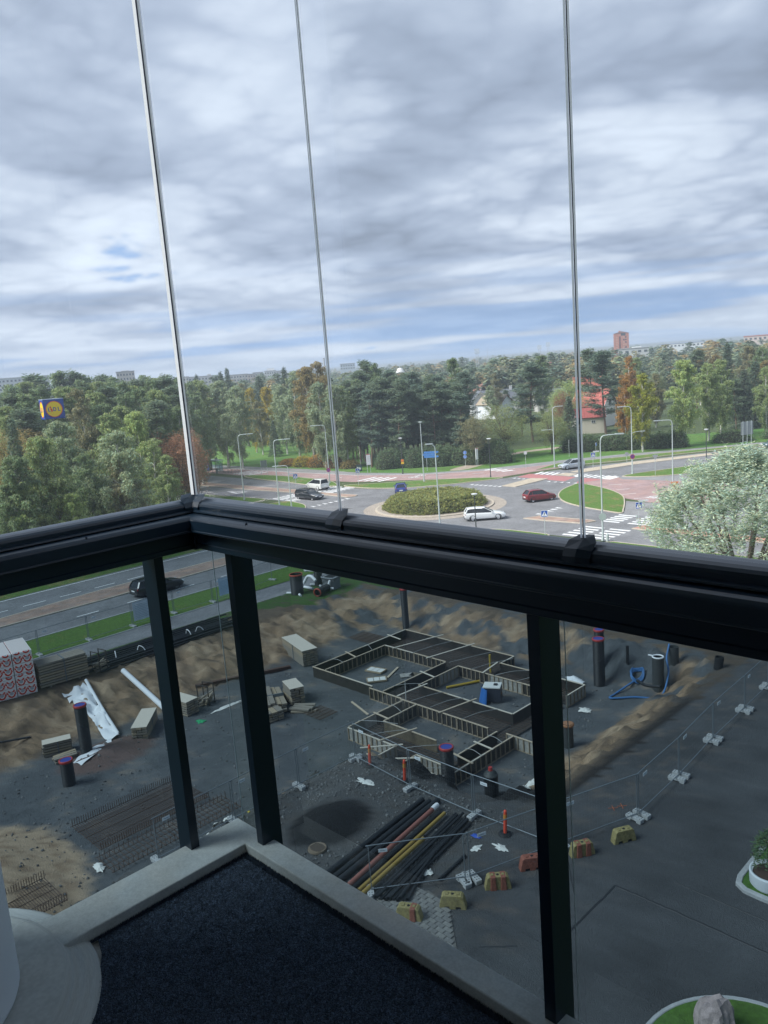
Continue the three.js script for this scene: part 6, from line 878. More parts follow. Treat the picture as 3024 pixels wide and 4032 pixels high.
vehicle('estate', 'parked_car', 'black car on the street behind the left post', [0.012, 0.012, 0.014], [-65.0, -33.9], Math.PI / 2 + 0.02, { rim: std([0.12, 0.13, 0.12], 0.5) });

// ---------- street lamps ----------
const lampGlass = std([0.72, 0.75, 0.76], 0.3);
function lamp(label, x, z, h, turn, arm = 1.6, o = {}) {
  const t = thing('street_lamp', label, 'street lamp', [x, o.y ?? 0, z], turn, o.group), m = o.mat ?? M.lampPost;
  part('pole', join([cyl(0.1, 0.085, h * 0.3, 10), cyl(0.075, 0.055, h * (arm ? 0.62 : 0.7), 10, 0, h * 0.3, 0)]), m, t);
  if (arm) part('arm', tube([[0, h * 0.9, 0], [0.05, h * 0.965, 0], [0.35, h * 0.995, 0], [arm, h, 0]], 0.05, 7, 20), m, t);
  const head = part('lamp_head', cbox(arm ? 0.85 : 0.6, 0.09, 0.26, 0.03, arm ? arm + 0.35 : 0, arm ? h + 0.01 : h + 0.03, 0), m, t); part('lamp_glass', box(arm ? 0.6 : 0.4, 0.02, 0.2, arm ? arm + 0.35 : 0, (arm ? h + 0.01 : h + 0.03) - 0.055, 0), lampGlass, head);
  if (o.low) { part('arm', tube([[0, o.low * 0.93, 0], [-0.1, o.low * 0.985, 0], [-0.4, o.low, 0], [-1.2, o.low, 0]], 0.04, 6, 14), m, t); part('lamp_head', cbox(0.7, 0.08, 0.24, 0.03, -1.5, o.low + 0.01, 0), m, t); }
  part('base_collar', cyl(0.16, 0.13, 0.3, 10), m, t); return t;
}
const toward = (dx, dz) => Math.atan2(-dz, dx), rightward = toward(0.69, -0.72);

const darkPole = std([0.05, 0.055, 0.06], 0.5);
[
  ['grey curved street lamp on the near grass left of the crossing', -100.7, -68.4, 9.85, rightward, 1.5], ['grey curved street lamp at the edge of the small grass corner', -88.9, -66, 9.5, rightward, 1.5], ['lower curved lamp arm beside the crossing, shorter than its neighbour', -86.5, -66.2, 6.1, rightward + Math.PI, 1.3], ['grey curved street lamp beside the glass joint on the far verge', -99.8, -84.6, 9.6, rightward + Math.PI, 1.6],
  ['straight street lamp on the grass island behind the blue car', -85, -91.2, 9.3, 0, 0], ['street lamp in front of the shrub bed with a slight bend', -60, -66.5, 9.4, rightward + Math.PI, 0.3], ['tall curved street lamp behind the silver car', -73.3, -109.5, 9.8, rightward, 0.9, { low: 6.2 }], ['tall curved street lamp on the near grass strip at the right zebra', -40.4, -68.1, 10.2, rightward, 1.5, { y: 0.1 }],
  ['tall lamp with a second low arm right of the glass joint', -58.2, -106.7, 9.9, rightward + Math.PI, 1.2, { low: -6.1 }], ['grey curved street lamp next to the willow crown', -48.8, -100, 8.6, rightward + Math.PI, 1.6], ['thin grey lamp behind the near birches at the left arm', -117.3, -66.7, 5.3, rightward, 0.6],
].forEach(([l, x, z, h, t, a, o]) => { if (o?.low < 0) { const q = lamp(l, x, z, h, t, a, {}); const m = M.lampPost; part('arm', tube([[0, 5.7, 0], [-0.1, 6.0, 0], [-0.5, 6.15, 0], [-1.3, 6.2, 0]], 0.04, 6, 14), m, q); part('lamp_head', cbox(0.7, 0.08, 0.24, 0.03, -1.6, 6.2, 0), m, q); } else lamp(l, x, z, h, t, a, o); });
for (const [l, x, z, h] of [['dark park lamp post in front of the white estate car', -54.8, -66.5, 3.9], ['dark park lamp post at the tip of the grass island', -77.2, -97.9, 5.9], ['dark park lamp post before the shrubbery', -95.1, -96.9, 5.9], ['dark park lamp half hidden by the willow crown', -54.6, -123.2, 4.6], ['dark park lamp beside the rust brown tree', -112.5, -68.2, 5.5]]) { const t = thing('park_lamp', l, 'street lamp', [x, 0, z], 0); part('pole', cyl(0.07, 0.05, h, 10), darkPole, t); part('lamp_head', lathe([[0, h], [0.1, h], [0.16, h + 0.06], [0.34, h + 0.14], [0.34, h + 0.2], [0, h + 0.26]], 20), std([0.5, 0.52, 0.54], 0.5), t); part('lamp_glass', cyl(0.2, 0.24, 0.06, 16, 0, h + 0.04, 0), lampGlass, t); part('base_collar', cyl(0.12, 0.1, 0.35, 10), darkPole, t); }

// ---------- signs ----------
const signBlue = '#1d4fa8';
const pedTex = canvasTex(128, 128, (x) => { x.fillStyle = '#eef2f5'; x.fillRect(0, 0, 128, 128); x.fillStyle = signBlue; x.fillRect(6, 6, 116, 116); x.fillStyle = '#f4f7f9'; x.beginPath(); x.moveTo(64, 16); x.lineTo(116, 108); x.lineTo(12, 108); x.fill(); x.fillStyle = '#11151c'; x.beginPath(); x.arc(66, 44, 7, 0, 7); x.fill(); x.lineWidth = 8; x.strokeStyle = '#11151c'; for (const l of [[66, 50, 62, 76], [62, 76, 74, 102], [62, 76, 46, 100], [64, 56, 82, 70], [64, 56, 50, 72]]) { x.beginPath(); x.moveTo(l[0], l[1]); x.lineTo(l[2], l[3]); x.stroke(); } });
const walkTex = canvasTex(128, 128, (x) => { x.fillStyle = '#dfe9f5'; x.beginPath(); x.arc(64, 64, 64, 0, 7); x.fill(); x.fillStyle = '#1f6fd0'; x.beginPath(); x.arc(64, 64, 58, 0, 7); x.fill(); x.strokeStyle = x.fillStyle = '#fff'; x.lineWidth = 8; x.beginPath(); x.arc(56, 30, 8, 0, 7); x.fill(); for (const l of [[56, 40, 54, 70], [54, 70, 44, 96], [54, 70, 68, 96], [74, 50, 82, 90]]) { x.beginPath(); x.moveTo(l[0], l[1]); x.lineTo(l[2], l[3]); x.stroke(); } });
const noParkTex = canvasTex(128, 128, (x) => { x.fillStyle = '#b3202c'; x.beginPath(); x.arc(64, 64, 64, 0, 7); x.fill(); x.fillStyle = '#26409a'; x.beginPath(); x.arc(64, 64, 50, 0, 7); x.fill(); x.strokeStyle = '#b3202c'; x.lineWidth = 12; x.beginPath(); x.moveTo(28, 28); x.lineTo(100, 100); x.moveTo(100, 28); x.lineTo(28, 100); x.stroke(); });
const faceMat = t => std(0xffffff, 0.45, { map: t });
const MS = { ped: faceMat(pedTex), walk: faceMat(walkTex), noPark: faceMat(noParkTex), back: std([0.4, 0.42, 0.43], 0.5, { metalness: 0.4 }) };
function signPost(t, h, r = 0.03) { part('pole', cyl(r, r, h, 8), M.lampPost, t); }
function plateSign(label, x, z, h, face, turn, size = 0.65, round = false, o = {}) {   // face looks along local +z
  const t = thing('traffic_sign', label, 'traffic sign', [x, o.y ?? 0, z], turn); signPost(t, h); const y = h - size / 2;
  part('plate', round ? cyl(size / 2, size / 2, 0.03, 24).rotateX(Math.PI / 2).translate(0, y, 0.035) : cbox(size, size, 0.03, 0.01, 0, y, 0.05), MS.back, t);
  if (face) part('sign_face', round ? new THREE.CircleGeometry(size * 0.49, 28).translate(0, y, 0.07) : new THREE.PlaneGeometry(size * 0.97, size * 0.97).translate(0, y, 0.068), face, t); return t;
}
const facing = Math.atan2(0.72, 0.69);   // plates turned to the south-east, where we look from
const ps = [['blue pedestrian crossing sign on the left splitter island', -100.5, -78.2, 2.45], ['blue pedestrian crossing sign at the grass island tip beyond the joint', -92.9, -84.6, 2.7], ['blue pedestrian crossing sign on the near grass before the white estate', -46.7, -67.6, 2.6], ['blue pedestrian crossing sign on the pink splitter island', -40.4, -75.2, 2.55], ['blue pedestrian crossing sign on the tan island behind the silver car', -66.6, -110, 2.5]];
ps.forEach(([l, x, z, h], i) => { const t = plateSign(l, x, z, h, MS.ped, facing + [0.35, 0.4, -0.1, 0.0, 0.1][i], 0.7, false, { y: 0.1 }); if (i === 0 || i === 3 || i === 4) { const w = i === 0 ? -0.55 : 0.5; part('street_name_plate', cbox(0.95, 0.2, 0.03, 0.01, w, h + 0.12, 0.05), std([0.68, 0.71, 0.72], 0.5), t); } });
plateSign('round no stopping sign on the lamp beside the glass joint', -99.72, -84.5, 2.65, MS.noPark, facing, 0.7, true); plateSign('round no stopping sign on the lamp right of the glass joint', -58.1, -106.6, 3.0, MS.noPark, facing, 0.7, true);
{ const t = plateSign('paired round blue path signs at the gravel path', -89.4, -106.6, 2.8, MS.walk, facing, 0.62, true); part('sign_face', new THREE.CircleGeometry(0.3, 24).translate(0, 1.78, 0.07), MS.walk, t); part('plate', cyl(0.31, 0.31, 0.03, 24).rotateX(Math.PI / 2).translate(0, 1.78, 0.035), MS.back, t); }
plateSign('round blue path sign at the corner cover beside white letters', -99.4, -59.6, 2.6, MS.walk, facing + 0.3, 0.75, true); plateSign('grey back of a round sign on the tan island', -64.3, -116.2, 1.9, null, facing, 0.65, true); plateSign('pale round disc sign on the near right lamp', -40.3, -67.95, 2.75, std([0.45, 0.52, 0.5], 0.6), facing, 0.72, true, { y: 0.1 }); plateSign('small square sign by the pavement left of the hedge', -78.5, -121.9, 3.0, null, facing + 1.2, 0.6); plateSign('small rectangular sign at the tip of the grass by the zebra', -77.3, -107.3, 2.9, std([0.62, 0.64, 0.64], 0.5), facing, 0.5); plateSign('blue round sign beside the hedge', -71.8, -119.6, 2.9, MS.walk, facing + 0.9, 0.62, true);
{ const t = thing('traffic_sign', 'grey back of a triangular give way sign on the grass strip', 'traffic sign', [-54.4, 0.1, -106.2], facing); signPost(t, 3); part('plate', extrude([[-0.42, 2.95], [0.42, 2.95], [0, 2.2]], 0.03, 0.005).translate(0, 0, 0.04), MS.back, t); }
{ const t = thing('traffic_sign', 'orange give way triangle with a yellow disc among the willow twigs', 'traffic sign', [-42.1, 0, -86.6], facing); signPost(t, 2.9); part('triangle_plate', extrude([[-0.46, 2.9], [0.46, 2.9], [0, 2.1]], 0.03, 0.005).translate(0, 0, 0.04), std([0.62, 0.16, 0.03], 0.5), t); part('triangle_centre', extrude([[-0.26, 2.79], [0.26, 2.79], [0, 2.33]], 0.02).translate(0, 0, 0.072), std([0.68, 0.34, 0.03], 0.5), t); part('yellow_disc', cyl(0.3, 0.3, 0.03, 20).rotateX(Math.PI / 2).translate(0, 1.72, 0.04), std([0.6, 0.42, 0.02], 0.5), t); }
{ const t = thing('direction_sign', 'blue direction arrows on two posts before the shrubbery', 'traffic sign', [-92.6, 0, -101.2], facing - 0.2), b = std([0.06, 0.2, 0.5], 0.5); for (const x of [-0.6, 0.9]) part('pole', cyl(0.04, 0.04, 3.2, 8, x, 0, 0), M.lampPost, t); for (const [y, dir] of [[3.0, 1], [2.62, -1], [2.25, 1]]) part('arrow_board', extrude(dir > 0 ? [[-1.0, y], [1.3, y], [1.6, y + 0.17], [1.3, y + 0.34], [-1.0, y + 0.34]] : [[-1.4, y + 0.17], [-1.1, y], [1.0, y], [1.0, y + 0.34], [-1.1, y + 0.34]], 0.04).translate(0, 0, 0.05), b, t); }
for (const [l, x, z, h, tn] of [['white banner board on two posts beside the electrical cabinet', -102.6, -96.2, 3.3, 0.3], ['white banner board by the gravel path entrance', -87.5, -107.4, 3.2, 0.9]]) { const t = thing('banner_board', l, 'sign', [x, 0, z], facing + tn); for (const u of [-0.28, 0.28]) part('pole', cyl(0.035, 0.035, h, 8, u, 0, 0), M.lampPost, t); part('board', cbox(0.75, 1.9, 0.06, 0.01, 0, h - 0.98, 0.06), M.white, t); part('header', box(0.75, 0.12, 0.07, 0, h - 0.1, 0.065), std([0.5, 0.1, 0.08], 0.6), t); for (let k = 0; k < 4; k++) part('text_line', box(0.5 - 0.06 * k, 0.05, 0.004, 0, h - 0.5 - k * 0.25, 0.093), std([0.5, 0.45, 0.45], 0.7), t); }
{ const t = thing('electrical_cabinet', 'dark cabinet painted with a white animal shape beside the banner board', 'cabinet', [-106, 0, -97.0], facing); part('case', cbox(1.0, 1.15, 0.45, 0.02, 0, 0.6, 0), std([0.03, 0.06, 0.06], 0.6), t); part('painted_shape', join([new THREE.CircleGeometry(0.22, 12).scale(1.5, 0.8, 1).translate(0, 0.55, 0.235).toNonIndexed(), new THREE.CircleGeometry(0.12, 10).translate(-0.3, 0.72, 0.236).toNonIndexed(), new THREE.PlaneGeometry(0.08, 0.25).translate(0.2, 0.35, 0.237).toNonIndexed()]), std([0.6, 0.62, 0.62], 0.6), t); part('roof_plate', box(1.06, 0.05, 0.5, 0, 1.2, 0), M.dark, t); part('vent_pipe', cyl(0.03, 0.03, 0.9, 6, 0.3, 1.2, 0), M.lampPost, t); }
{ const t = thing('warning_sign', 'small yellow and red sign on the dark lamp before the shrubbery', 'traffic sign', [-95.0, 0, -96.75], facing); part('pole', cyl(0.025, 0.025, 2.5, 8, 0.12, 0, 0), darkPole, t); part('upper_plate', cbox(0.45, 0.4, 0.03, 0.01, 0.1, 2.3, 0.1), std([0.65, 0.2, 0.03], 0.5), t); part('lower_plate', cbox(0.5, 0.35, 0.03, 0.01, 0.1, 1.88, 0.1), std([0.68, 0.45, 0.03], 0.5), t); }
{ const t = thing('road_sign_board', 'back of a large grey road sign board on posts at the side road', 'traffic sign', [-56.4, 0, -143.5], facing + 0.25); for (const u of [-0.85, 0, 0.85]) part('pole', cyl(0.05, 0.05, 4.0, 8, u, 0, 0.06), M.lampPost, t); for (const [i, u] of [[0, -0.62], [1, 0.62]]) part('panel', cbox(1.2, 2.3, 0.06, 0.01, u, 2.75, 0), std([0.27, 0.3, 0.31], 0.5, { metalness: 0.3 }), t); }
{ const t = thing('road_sign_board', 'dark square road sign on two posts by the far verge', 'traffic sign', [-122.4, 0, -88.2], facing + 0.3); for (const u of [-0.55, 0.55]) part('pole', cyl(0.04, 0.04, 2.7, 8, u, 0, 0), M.lampPost, t); part('panel', cbox(1.1, 1.25, 0.05, 0.01, 0, 2.05, 0.06), std([0.13, 0.17, 0.16], 0.5), t); }
{ const t = thing('bollard', 'small grey rounded bollard at the foot of the near right lamp', 'bollard', [-39.85, 0.1, -68.0], 0); part('body', lathe([[0.14, 0], [0.14, 0.62], [0.11, 0.72], [0.04, 0.78], [0, 0.79]], 16), std([0.38, 0.43, 0.43], 0.6), t); part('band', cyl(0.146, 0.146, 0.06, 16, 0, 0.5, 0, true), std([0.6, 0.62, 0.62], 0.5), t); }
{ const t = thing('bollard', 'blue and white keep right marker beside the silver car', 'bollard', [-67.6, 0.1, -107.6], facing); part('body', cbox(0.3, 0.95, 0.12, 0.03, 0, 0.48, 0), std([0.05, 0.16, 0.5], 0.5), t); part('arrow', box(0.07, 0.55, 0.01, 0, 0.5, 0.065, 0, 0, 0.5), M.white, t); }
// white letters on a low bar
{ const t = thing('letter_sign', 'white letters on a bar beside the corner cover below the brown tree', 'sign', [-104.3, 0.0, -60.4], facing + 0.25); part('bar', box(3.4, 0.12, 0.08, 0.5, 1.05, 0), std([0.4, 0.44, 0.42], 0.6), t); for (const u of [-1, 2]) part('pole', cyl(0.04, 0.04, 1.05, 8, u, 0, 0), M.lampPost, t); const tt = canvasTex(512, 96, (x, w, h) => { x.fillStyle = '#5b6b45'; x.fillRect(0, 0, w, h); x.fillStyle = '#f2f5f2'; x.font = 'bold 84px sans-serif'; x.fillText('LUKKAN CE', 8, 80, 496); }); part('letter_board', cbox(3.4, 0.62, 0.05, 0.01, 0.5, 1.45, 0), std([0.1, 0.14, 0.06], 0.7), t); part('lettering', new THREE.PlaneGeometry(3.36, 0.58).translate(0.5, 1.45, 0.03), std(0xffffff, 0.6, { map: tt }), t); }
// store sign on a mast
{
  const st = canvasTex(256, 256, (x) => { x.fillStyle = '#16449c'; x.fillRect(0, 0, 256, 256); x.fillStyle = '#d92a1c'; x.beginPath(); x.arc(128, 130, 108, 0, 7); x.fill(); x.fillStyle = '#f6d20c'; x.beginPath(); x.arc(128, 130, 99, 0, 7); x.fill(); x.fillStyle = '#16449c'; x.font = 'bold 74px sans-serif'; x.fillText('L', 44, 158); x.fillText('D', 108, 158); x.fillText('L', 168, 158); x.save(); x.translate(92, 132); x.rotate(-0.3); x.fillStyle = '#d92a1c'; x.fillRect(-11, -14, 22, 46); x.beginPath(); x.arc(0, -30, 12, 0, 7); x.fill(); x.restore(); });
  const [SX, , SZ] = [-121.98,15.7,-50.44], t = thing('store_sign', 'blue cube store sign with a yellow disc above the birches', 'sign', [SX, 0, SZ], -0.2), fm = std(0xffffff, 0.4, { map: st }), s = 2.9, y = 15.65; part('mast', cyl(0.3, 0.25, 14, 12), M.grey, t); part('cube', cbox(s, s, s, 0.05, 0, y, 0), std([0.016, 0.06, 0.33], 0.4), t); for (let k = 0; k < 4; k++) part('sign_face', new THREE.PlaneGeometry(s * 0.98, s * 0.98).translate(0, 0, s / 2 + 0.012).rotateY(k * Math.PI / 2).translate(0, y, 0), fm, t); part('top_edge', box(s + 0.06, 0.1, s + 0.06, 0, y + s / 2, 0), std([0.3, 0.36, 0.5], 0.5), t);
}
// bus shelter
{
  const t = thing('bus_shelter', 'glass bus shelter with a blue poster across the street', 'bus shelter', [-136.6, 0.02, -86.6], 0.0), fr = std([0.12, 0.13, 0.14], 0.5), gl = phys([0.75, 0.85, 0.88], 0.05, { transmission: 1, thickness: 0 });
  for (const x of [-1.9, -0.6, 0.7, 1.9]) part('upright', box(0.07, 2.4, 0.07, x, 1.2, -0.7), fr, t); for (const x of [-1.9, 1.9]) part('upright', box(0.07, 2.4, 0.07, x, 1.2, 0.6), fr, t);
  part('roof', cbox(4.2, 0.1, 1.7, 0.03, 0, 2.48, -0.05), std([0.42, 0.5, 0.52], 0.4), t); part('roof_edge', box(4.24, 0.14, 0.05, 0, 2.42, 0.81), fr, t); for (const [a, b] of [[-1.86, -0.64], [-0.56, 0.66], [0.74, 1.86]]) part('glass_pane', box(b - a, 1.9, 0.012, (a + b) / 2, 1.3, -0.7), gl, t);
  const pt = canvasTex(128, 192, (x) => { x.fillStyle = '#1c2f78'; x.fillRect(0, 0, 128, 192); x.fillStyle = '#6f86d8'; x.fillRect(28, 48, 66, 14); x.fillRect(24, 70, 78, 8); x.strokeStyle = '#3d58b4'; x.lineWidth = 12; x.beginPath(); x.arc(64, 118, 36, 0, 7); x.stroke(); x.fillStyle = '#0e1a4d'; x.fillRect(0, 164, 128, 28); }); const p = part('poster_case', cbox(0.14, 1.9, 1.25, 0.02, -1.9, 1.25, -0.02), fr, t); for (const s of [1, -1]) part('poster', new THREE.PlaneGeometry(1.15, 1.75).rotateY(s * Math.PI / 2).translate(-1.9 + s * 0.075, 1.25, -0.02), std(0xffffff, 0.4, { map: pt }), p); const p2 = part('poster_front', cbox(1.2, 1.85, 0.1, 0.02, -1.3, 1.25, 0.62), fr, t); part('poster', new THREE.PlaneGeometry(1.1, 1.75).translate(-1.3, 1.25, 0.675), std(0xffffff, 0.4, { map: pt }), p2);
  part('bench', cbox(1.5, 0.06, 0.4, 0.02, 0.1, 0.48, -0.45), fr, t); part('side_glass', box(0.012, 1.9, 1.1, 1.9, 1.3, -0.05), gl, t); part('timetable', box(0.5, 0.7, 0.03, 1.4, 1.5, -0.66), M.white, t); part('stop_sign', cbox(0.9, 0.4, 0.06, 0.02, 1.4, 2.85, 0.3), std([0.65, 0.66, 0.6], 0.5), t);
  { const b = thing('litter_bin', 'dark litter bin inside the bus shelter', 'litter bin', [-135.4, 0.02, -86.3]); part('bin', lathe([[0.2, 0], [0.24, 0.7], [0.25, 0.75], [0.2, 0.78], [0, 0.8]], 16), fr, b); part('hood', cyl(0.26, 0.2, 0.1, 16, 0, 0.78, 0), M.dark, b); }
  for (let k = 0; k < 4; k++) { const h = thing('hoop_rail', 'low steel hoop rail right of the bus shelter', 'rail', [-133.4 + k * 1.15, 0.02, -87.2], 0, 'hoop rails by the bus shelter'); part('hoop', tube([[0, 0, -0.35], [0, 0.75, -0.35], [0, 0.82, -0.28], [0, 0.82, 0.28], [0, 0.75, 0.35], [0, 0, 0.35]], 0.03, 6, 30), fr, h); part('foot_plate', box(0.12, 0.01, 0.8, 0, 0.006, 0), fr, h); }
}
// ---------- walking person ----------
{
  const J = { hipL: [0.09, 0.92, 0], hipR: [-0.09, 0.92, 0], kneeL: [0.1, 0.5, 0.08], kneeR: [-0.1, 0.5, -0.02], ankL: [0.1, 0.09, -0.08], ankR: [-0.1, 0.09, 0.1], toeL: [0.11, 0.04, 0.08], toeR: [-0.11, 0.04, 0.26], pel: [0, 0.98, 0], chest: [0, 1.32, 0.02], neck: [0, 1.5, 0.02], head: [0, 1.65, 0.05], shL: [0.2, 1.42, 0.0], shR: [-0.2, 1.42, 0.0], elL: [0.27, 1.14, -0.08], elR: [-0.27, 1.14, 0.06], haL: [0.27, 0.9, 0.04], haR: [-0.27, 0.9, 0.16] };
  const bones = [['hipL', 'kneeL', 0.09, 0.065], ['kneeL', 'ankL', 0.062, 0.045], ['ankL', 'toeL', 0.05, 0.04], ['hipR', 'kneeR', 0.09, 0.065], ['kneeR', 'ankR', 0.062, 0.045], ['ankR', 'toeR', 0.05, 0.04], ['pel', 'chest', 0.15, 0.19], ['shL', 'shR', 0.1, 0.1], ['chest', 'neck', 0.14, 0.06], ['neck', 'head', 0.055, 0.06], ['head', 'head', 0.11, 0.11], ['shL', 'elL', 0.075, 0.06], ['elL', 'haL', 0.058, 0.04], ['shR', 'elR', 0.075, 0.06], ['elR', 'haR', 0.058, 0.04], ['hipL', 'hipR', 0.12, 0.12]];
  const sd = (p, a, b, r0, r1) => { const ab = b.map((v, i) => v - a[i]), ap = p.map((v, i) => v - a[i]), l = ab[0] ** 2 + ab[1] ** 2 + ab[2] ** 2, t = l ? clamp((ap[0] * ab[0] + ap[1] * ab[1] + ap[2] * ab[2]) / l, 0, 1) : 0; return Math.hypot(ap[0] - ab[0] * t, ap[1] - ab[1] * t, ap[2] - ab[2] * t) - lerp(r0, r1, t); };
  const N = 72, mc = new MarchingCubes(N, std(0xffffff), false, false, 60000); mc.isolation = 0; const half = 0.95;
  for (let k = 0; k < N; k++) for (let j = 0; j < N; j++) for (let i = 0; i < N; i++) { const p = [(i - N / 2) / (N / 2) * half, (j - N / 2) / (N / 2) * half + 0.88, (k - N / 2) / (N / 2) * half]; let d = 9; for (const [a, b, r0, r1] of bones) { const e = sd(p, J[a], J[b], r0, r1), h = clamp(0.5 + 0.5 * (d - e) / 0.04, 0, 1); d = lerp(d, e, h) - 0.04 * h * (1 - h); } mc.field[i + j * N + k * N * N] = -d; }
  mc.update(); const n = mc.count, pos = mc.positionArray.slice(0, n * 3), g = new THREE.BufferGeometry(), col = new Float32Array(n * 3); for (let i = 0; i < n; i++) { pos[i * 3] *= half; pos[i * 3 + 1] = pos[i * 3 + 1] * half + 0.88; pos[i * 3 + 2] *= half; const y = pos[i * 3 + 1], c = y < 0.1 ? [0.05, 0.05, 0.05] : y < 0.95 ? [0.014, 0.016, 0.022] : y < 1.52 ? [0.018, 0.018, 0.02] : [0.3, 0.2, 0.15]; col.set(c, i * 3); }
  g.setAttribute('position', new THREE.BufferAttribute(pos, 3)); g.setAttribute('normal', new THREE.BufferAttribute(mc.normalArray.slice(0, n * 3), 3)); g.setAttribute('color', new THREE.BufferAttribute(col, 3));
  const t = thing('person', 'person in dark clothes walking away on the gravel path', 'person', [-87.4, 0.01, -111.9], 2.6 + Math.PI / 2); t.scale.setScalar(1.06); part('body', g, std(0xffffff, 0.9, { vertexColors: true }), t); part('hair', new THREE.SphereGeometry(0.118, 14, 10).translate(0, 1.675, 0.035), std([0.02, 0.017, 0.015], 0.9), t); part('backpack', cbox(0.32, 0.46, 0.17, 0.05, 0, 1.28, -0.24), std([0.03, 0.032, 0.036], 0.8), t);
}

// ---------- houses and far buildings ----------
const winM = phys([0.05, 0.065, 0.08], 0.1), frameW = std([0.66, 0.67, 0.66], 0.6);
function gableHouse(label, x, z, turn, L, W, eave, ridge, wallC, roofC, o = {}) {   // gable ends at +-x
  const t = thing('house', label, 'house', [x, o.y ?? 0, z], turn), wm = std(wallC, 0.85), rm = std(roofC, 0.6);
  part('wall', join([box(L, eave, W, 0, eave / 2, 0), extrude([[-W / 2, eave], [W / 2, eave], [0, ridge - 0.05]], L).rotateY(Math.PI / 2).translate(-L / 2, 0, 0)]), wm, t);
  const a = Math.atan2(ridge - eave, W / 2), sl = Math.hypot(ridge - eave, W / 2) + 0.5; for (const k of [1, -1]) { const r = part('roof', box(L + 0.9, 0.14, sl, 0, 0, 0), rm, t); r.position.set(0, (ridge + eave) / 2 - 0.1, k * (W / 4 + 0.16)); r.rotation.x = k * a; if (o.seams) for (let i = 0; i < Math.round(L / 0.55); i++) { const s = part('roof_seam', box(0.05, 0.05, sl, -L / 2 + i * 0.55, 0.09, 0), rm, r); } }
  for (const k of [1, -1]) for (const e of [1, -1]) part('barge_board', bar([k * (L / 2 + 0.42), ridge - 0.05, 0], [k * (L / 2 + 0.42), eave - 0.22, e * (W / 2 + 0.35)], 0.06, 0.2), o.trim ?? frameW, t);
  const win = (px, py, pz, ry, w = 1.1, h = 1.2) => { const f = part('window', box(w, h, 0.08, 0, 0, 0), frameW, t); f.position.set(px, py, pz); f.rotation.y = ry; part('pane', box(w - 0.2, h - 0.2, 0.1), winM, f); part('glazing_bar', box(0.06, h - 0.2, 0.12), frameW, f); };
  for (const [px, py, side, w, h] of o.windows ?? []) side === 'x' ? win(L / 2 + 0.03, py, px, Math.PI / 2, w, h) : win(px, py, W / 2 + 0.03, 0, w, h);
  if (o.chimney) part('chimney', join([box(0.9, 1.3, 0.7, o.chimney, ridge + 0.3, 0.3), box(1.0, 0.12, 0.8, o.chimney, ridge + 0.98, 0.3)]), o.chimneyMat ?? M.dark, t); return t;
}
const brickRed = [0.36, 0.07, 0.055];
const hAt = ([x, , z]) => [x, z];
gableHouse('cream house with a red metal roof behind the hedge', ...hAt([-96.73,3.31,-158.87]), 0.62, 5.8, 5.0, 3.7, 5.4, [0.62, 0.58, 0.48], [0.3, 0.075, 0.065], { seams: true, windows: [[-2.4, 2.6, 'z', 0.9, 0.7], [0.6, 2.6, 'z', 0.9, 0.7]] });
gableHouse('white gabled house behind the red metal roof', ...hAt([-104.09,6.49,-173.12]), 0.1, 8, 7.4, 5.0, 8.6, [0.72, 0.7, 0.66], [0.4, 0.1, 0.08], { windows: [[0, 5.6, 'x', 1.6, 1.5]] });
gableHouse('white house with a tan roof above the maple', ...hAt([-149.73,5.83,-193.93]), -0.1, 9, 6, 4.4, 6.9, [0.66, 0.69, 0.74], [0.3, 0.25, 0.18], { windows: [[1.0, 4.3, 'z', 1, 1.2], [-2, 4.3, 'z', 1, 1.2]], trim: std([0.2, 0.1, 0.08], 0.7) });
gableHouse('white gable with a dark roof edge left of the tan roof', ...hAt([-157.71,6.38,-196.55]), -0.8, 8, 6, 5.0, 8.0, [0.68, 0.69, 0.7], [0.12, 0.13, 0.15], { windows: [[0, 5.6, 'x', 0.9, 1.2]] });
gableHouse('dark roofed house behind the tan roof', ...hAt([-165.5,5.94,-219.62]), 0.75, 15, 9, 4.6, 7.2, [0.55, 0.55, 0.55], [0.09, 0.1, 0.12], { chimney: 2, chimneyMat: std([0.5, 0.51, 0.52], 0.6) });
gableHouse('house with a pinkish tiled roof at the edge of the pines', ...hAt([-183.95,7.43,-224.19]), 0.3, 9, 7, 6.0, 9.0, [0.5, 0.45, 0.42], [0.3, 0.16, 0.13]);
gableHouse('yellow house with a bright red roof behind the pine', ...hAt([-167.68,6.75,-248.76]), -0.15, 9, 7, 5.6, 8.4, [0.6, 0.52, 0.32], [0.44, 0.035, 0.04], { windows: [[0, 5.2, 'x', 1, 1.1]] });
gableHouse('dark metal roofed house below the bright red roof', ...hAt([-146.4,5.57,-217.28]), 0.8, 9, 8, 4.4, 6.8, [0.45, 0.45, 0.43], [0.1, 0.115, 0.13], { chimney: 0 });
gableHouse('house with a faded red roof right of the glass joint', ...hAt([-151.19,6.9,-247.47]), 0.6, 9, 7, 5.9, 8.8, [0.5, 0.46, 0.4], [0.33, 0.09, 0.06]);
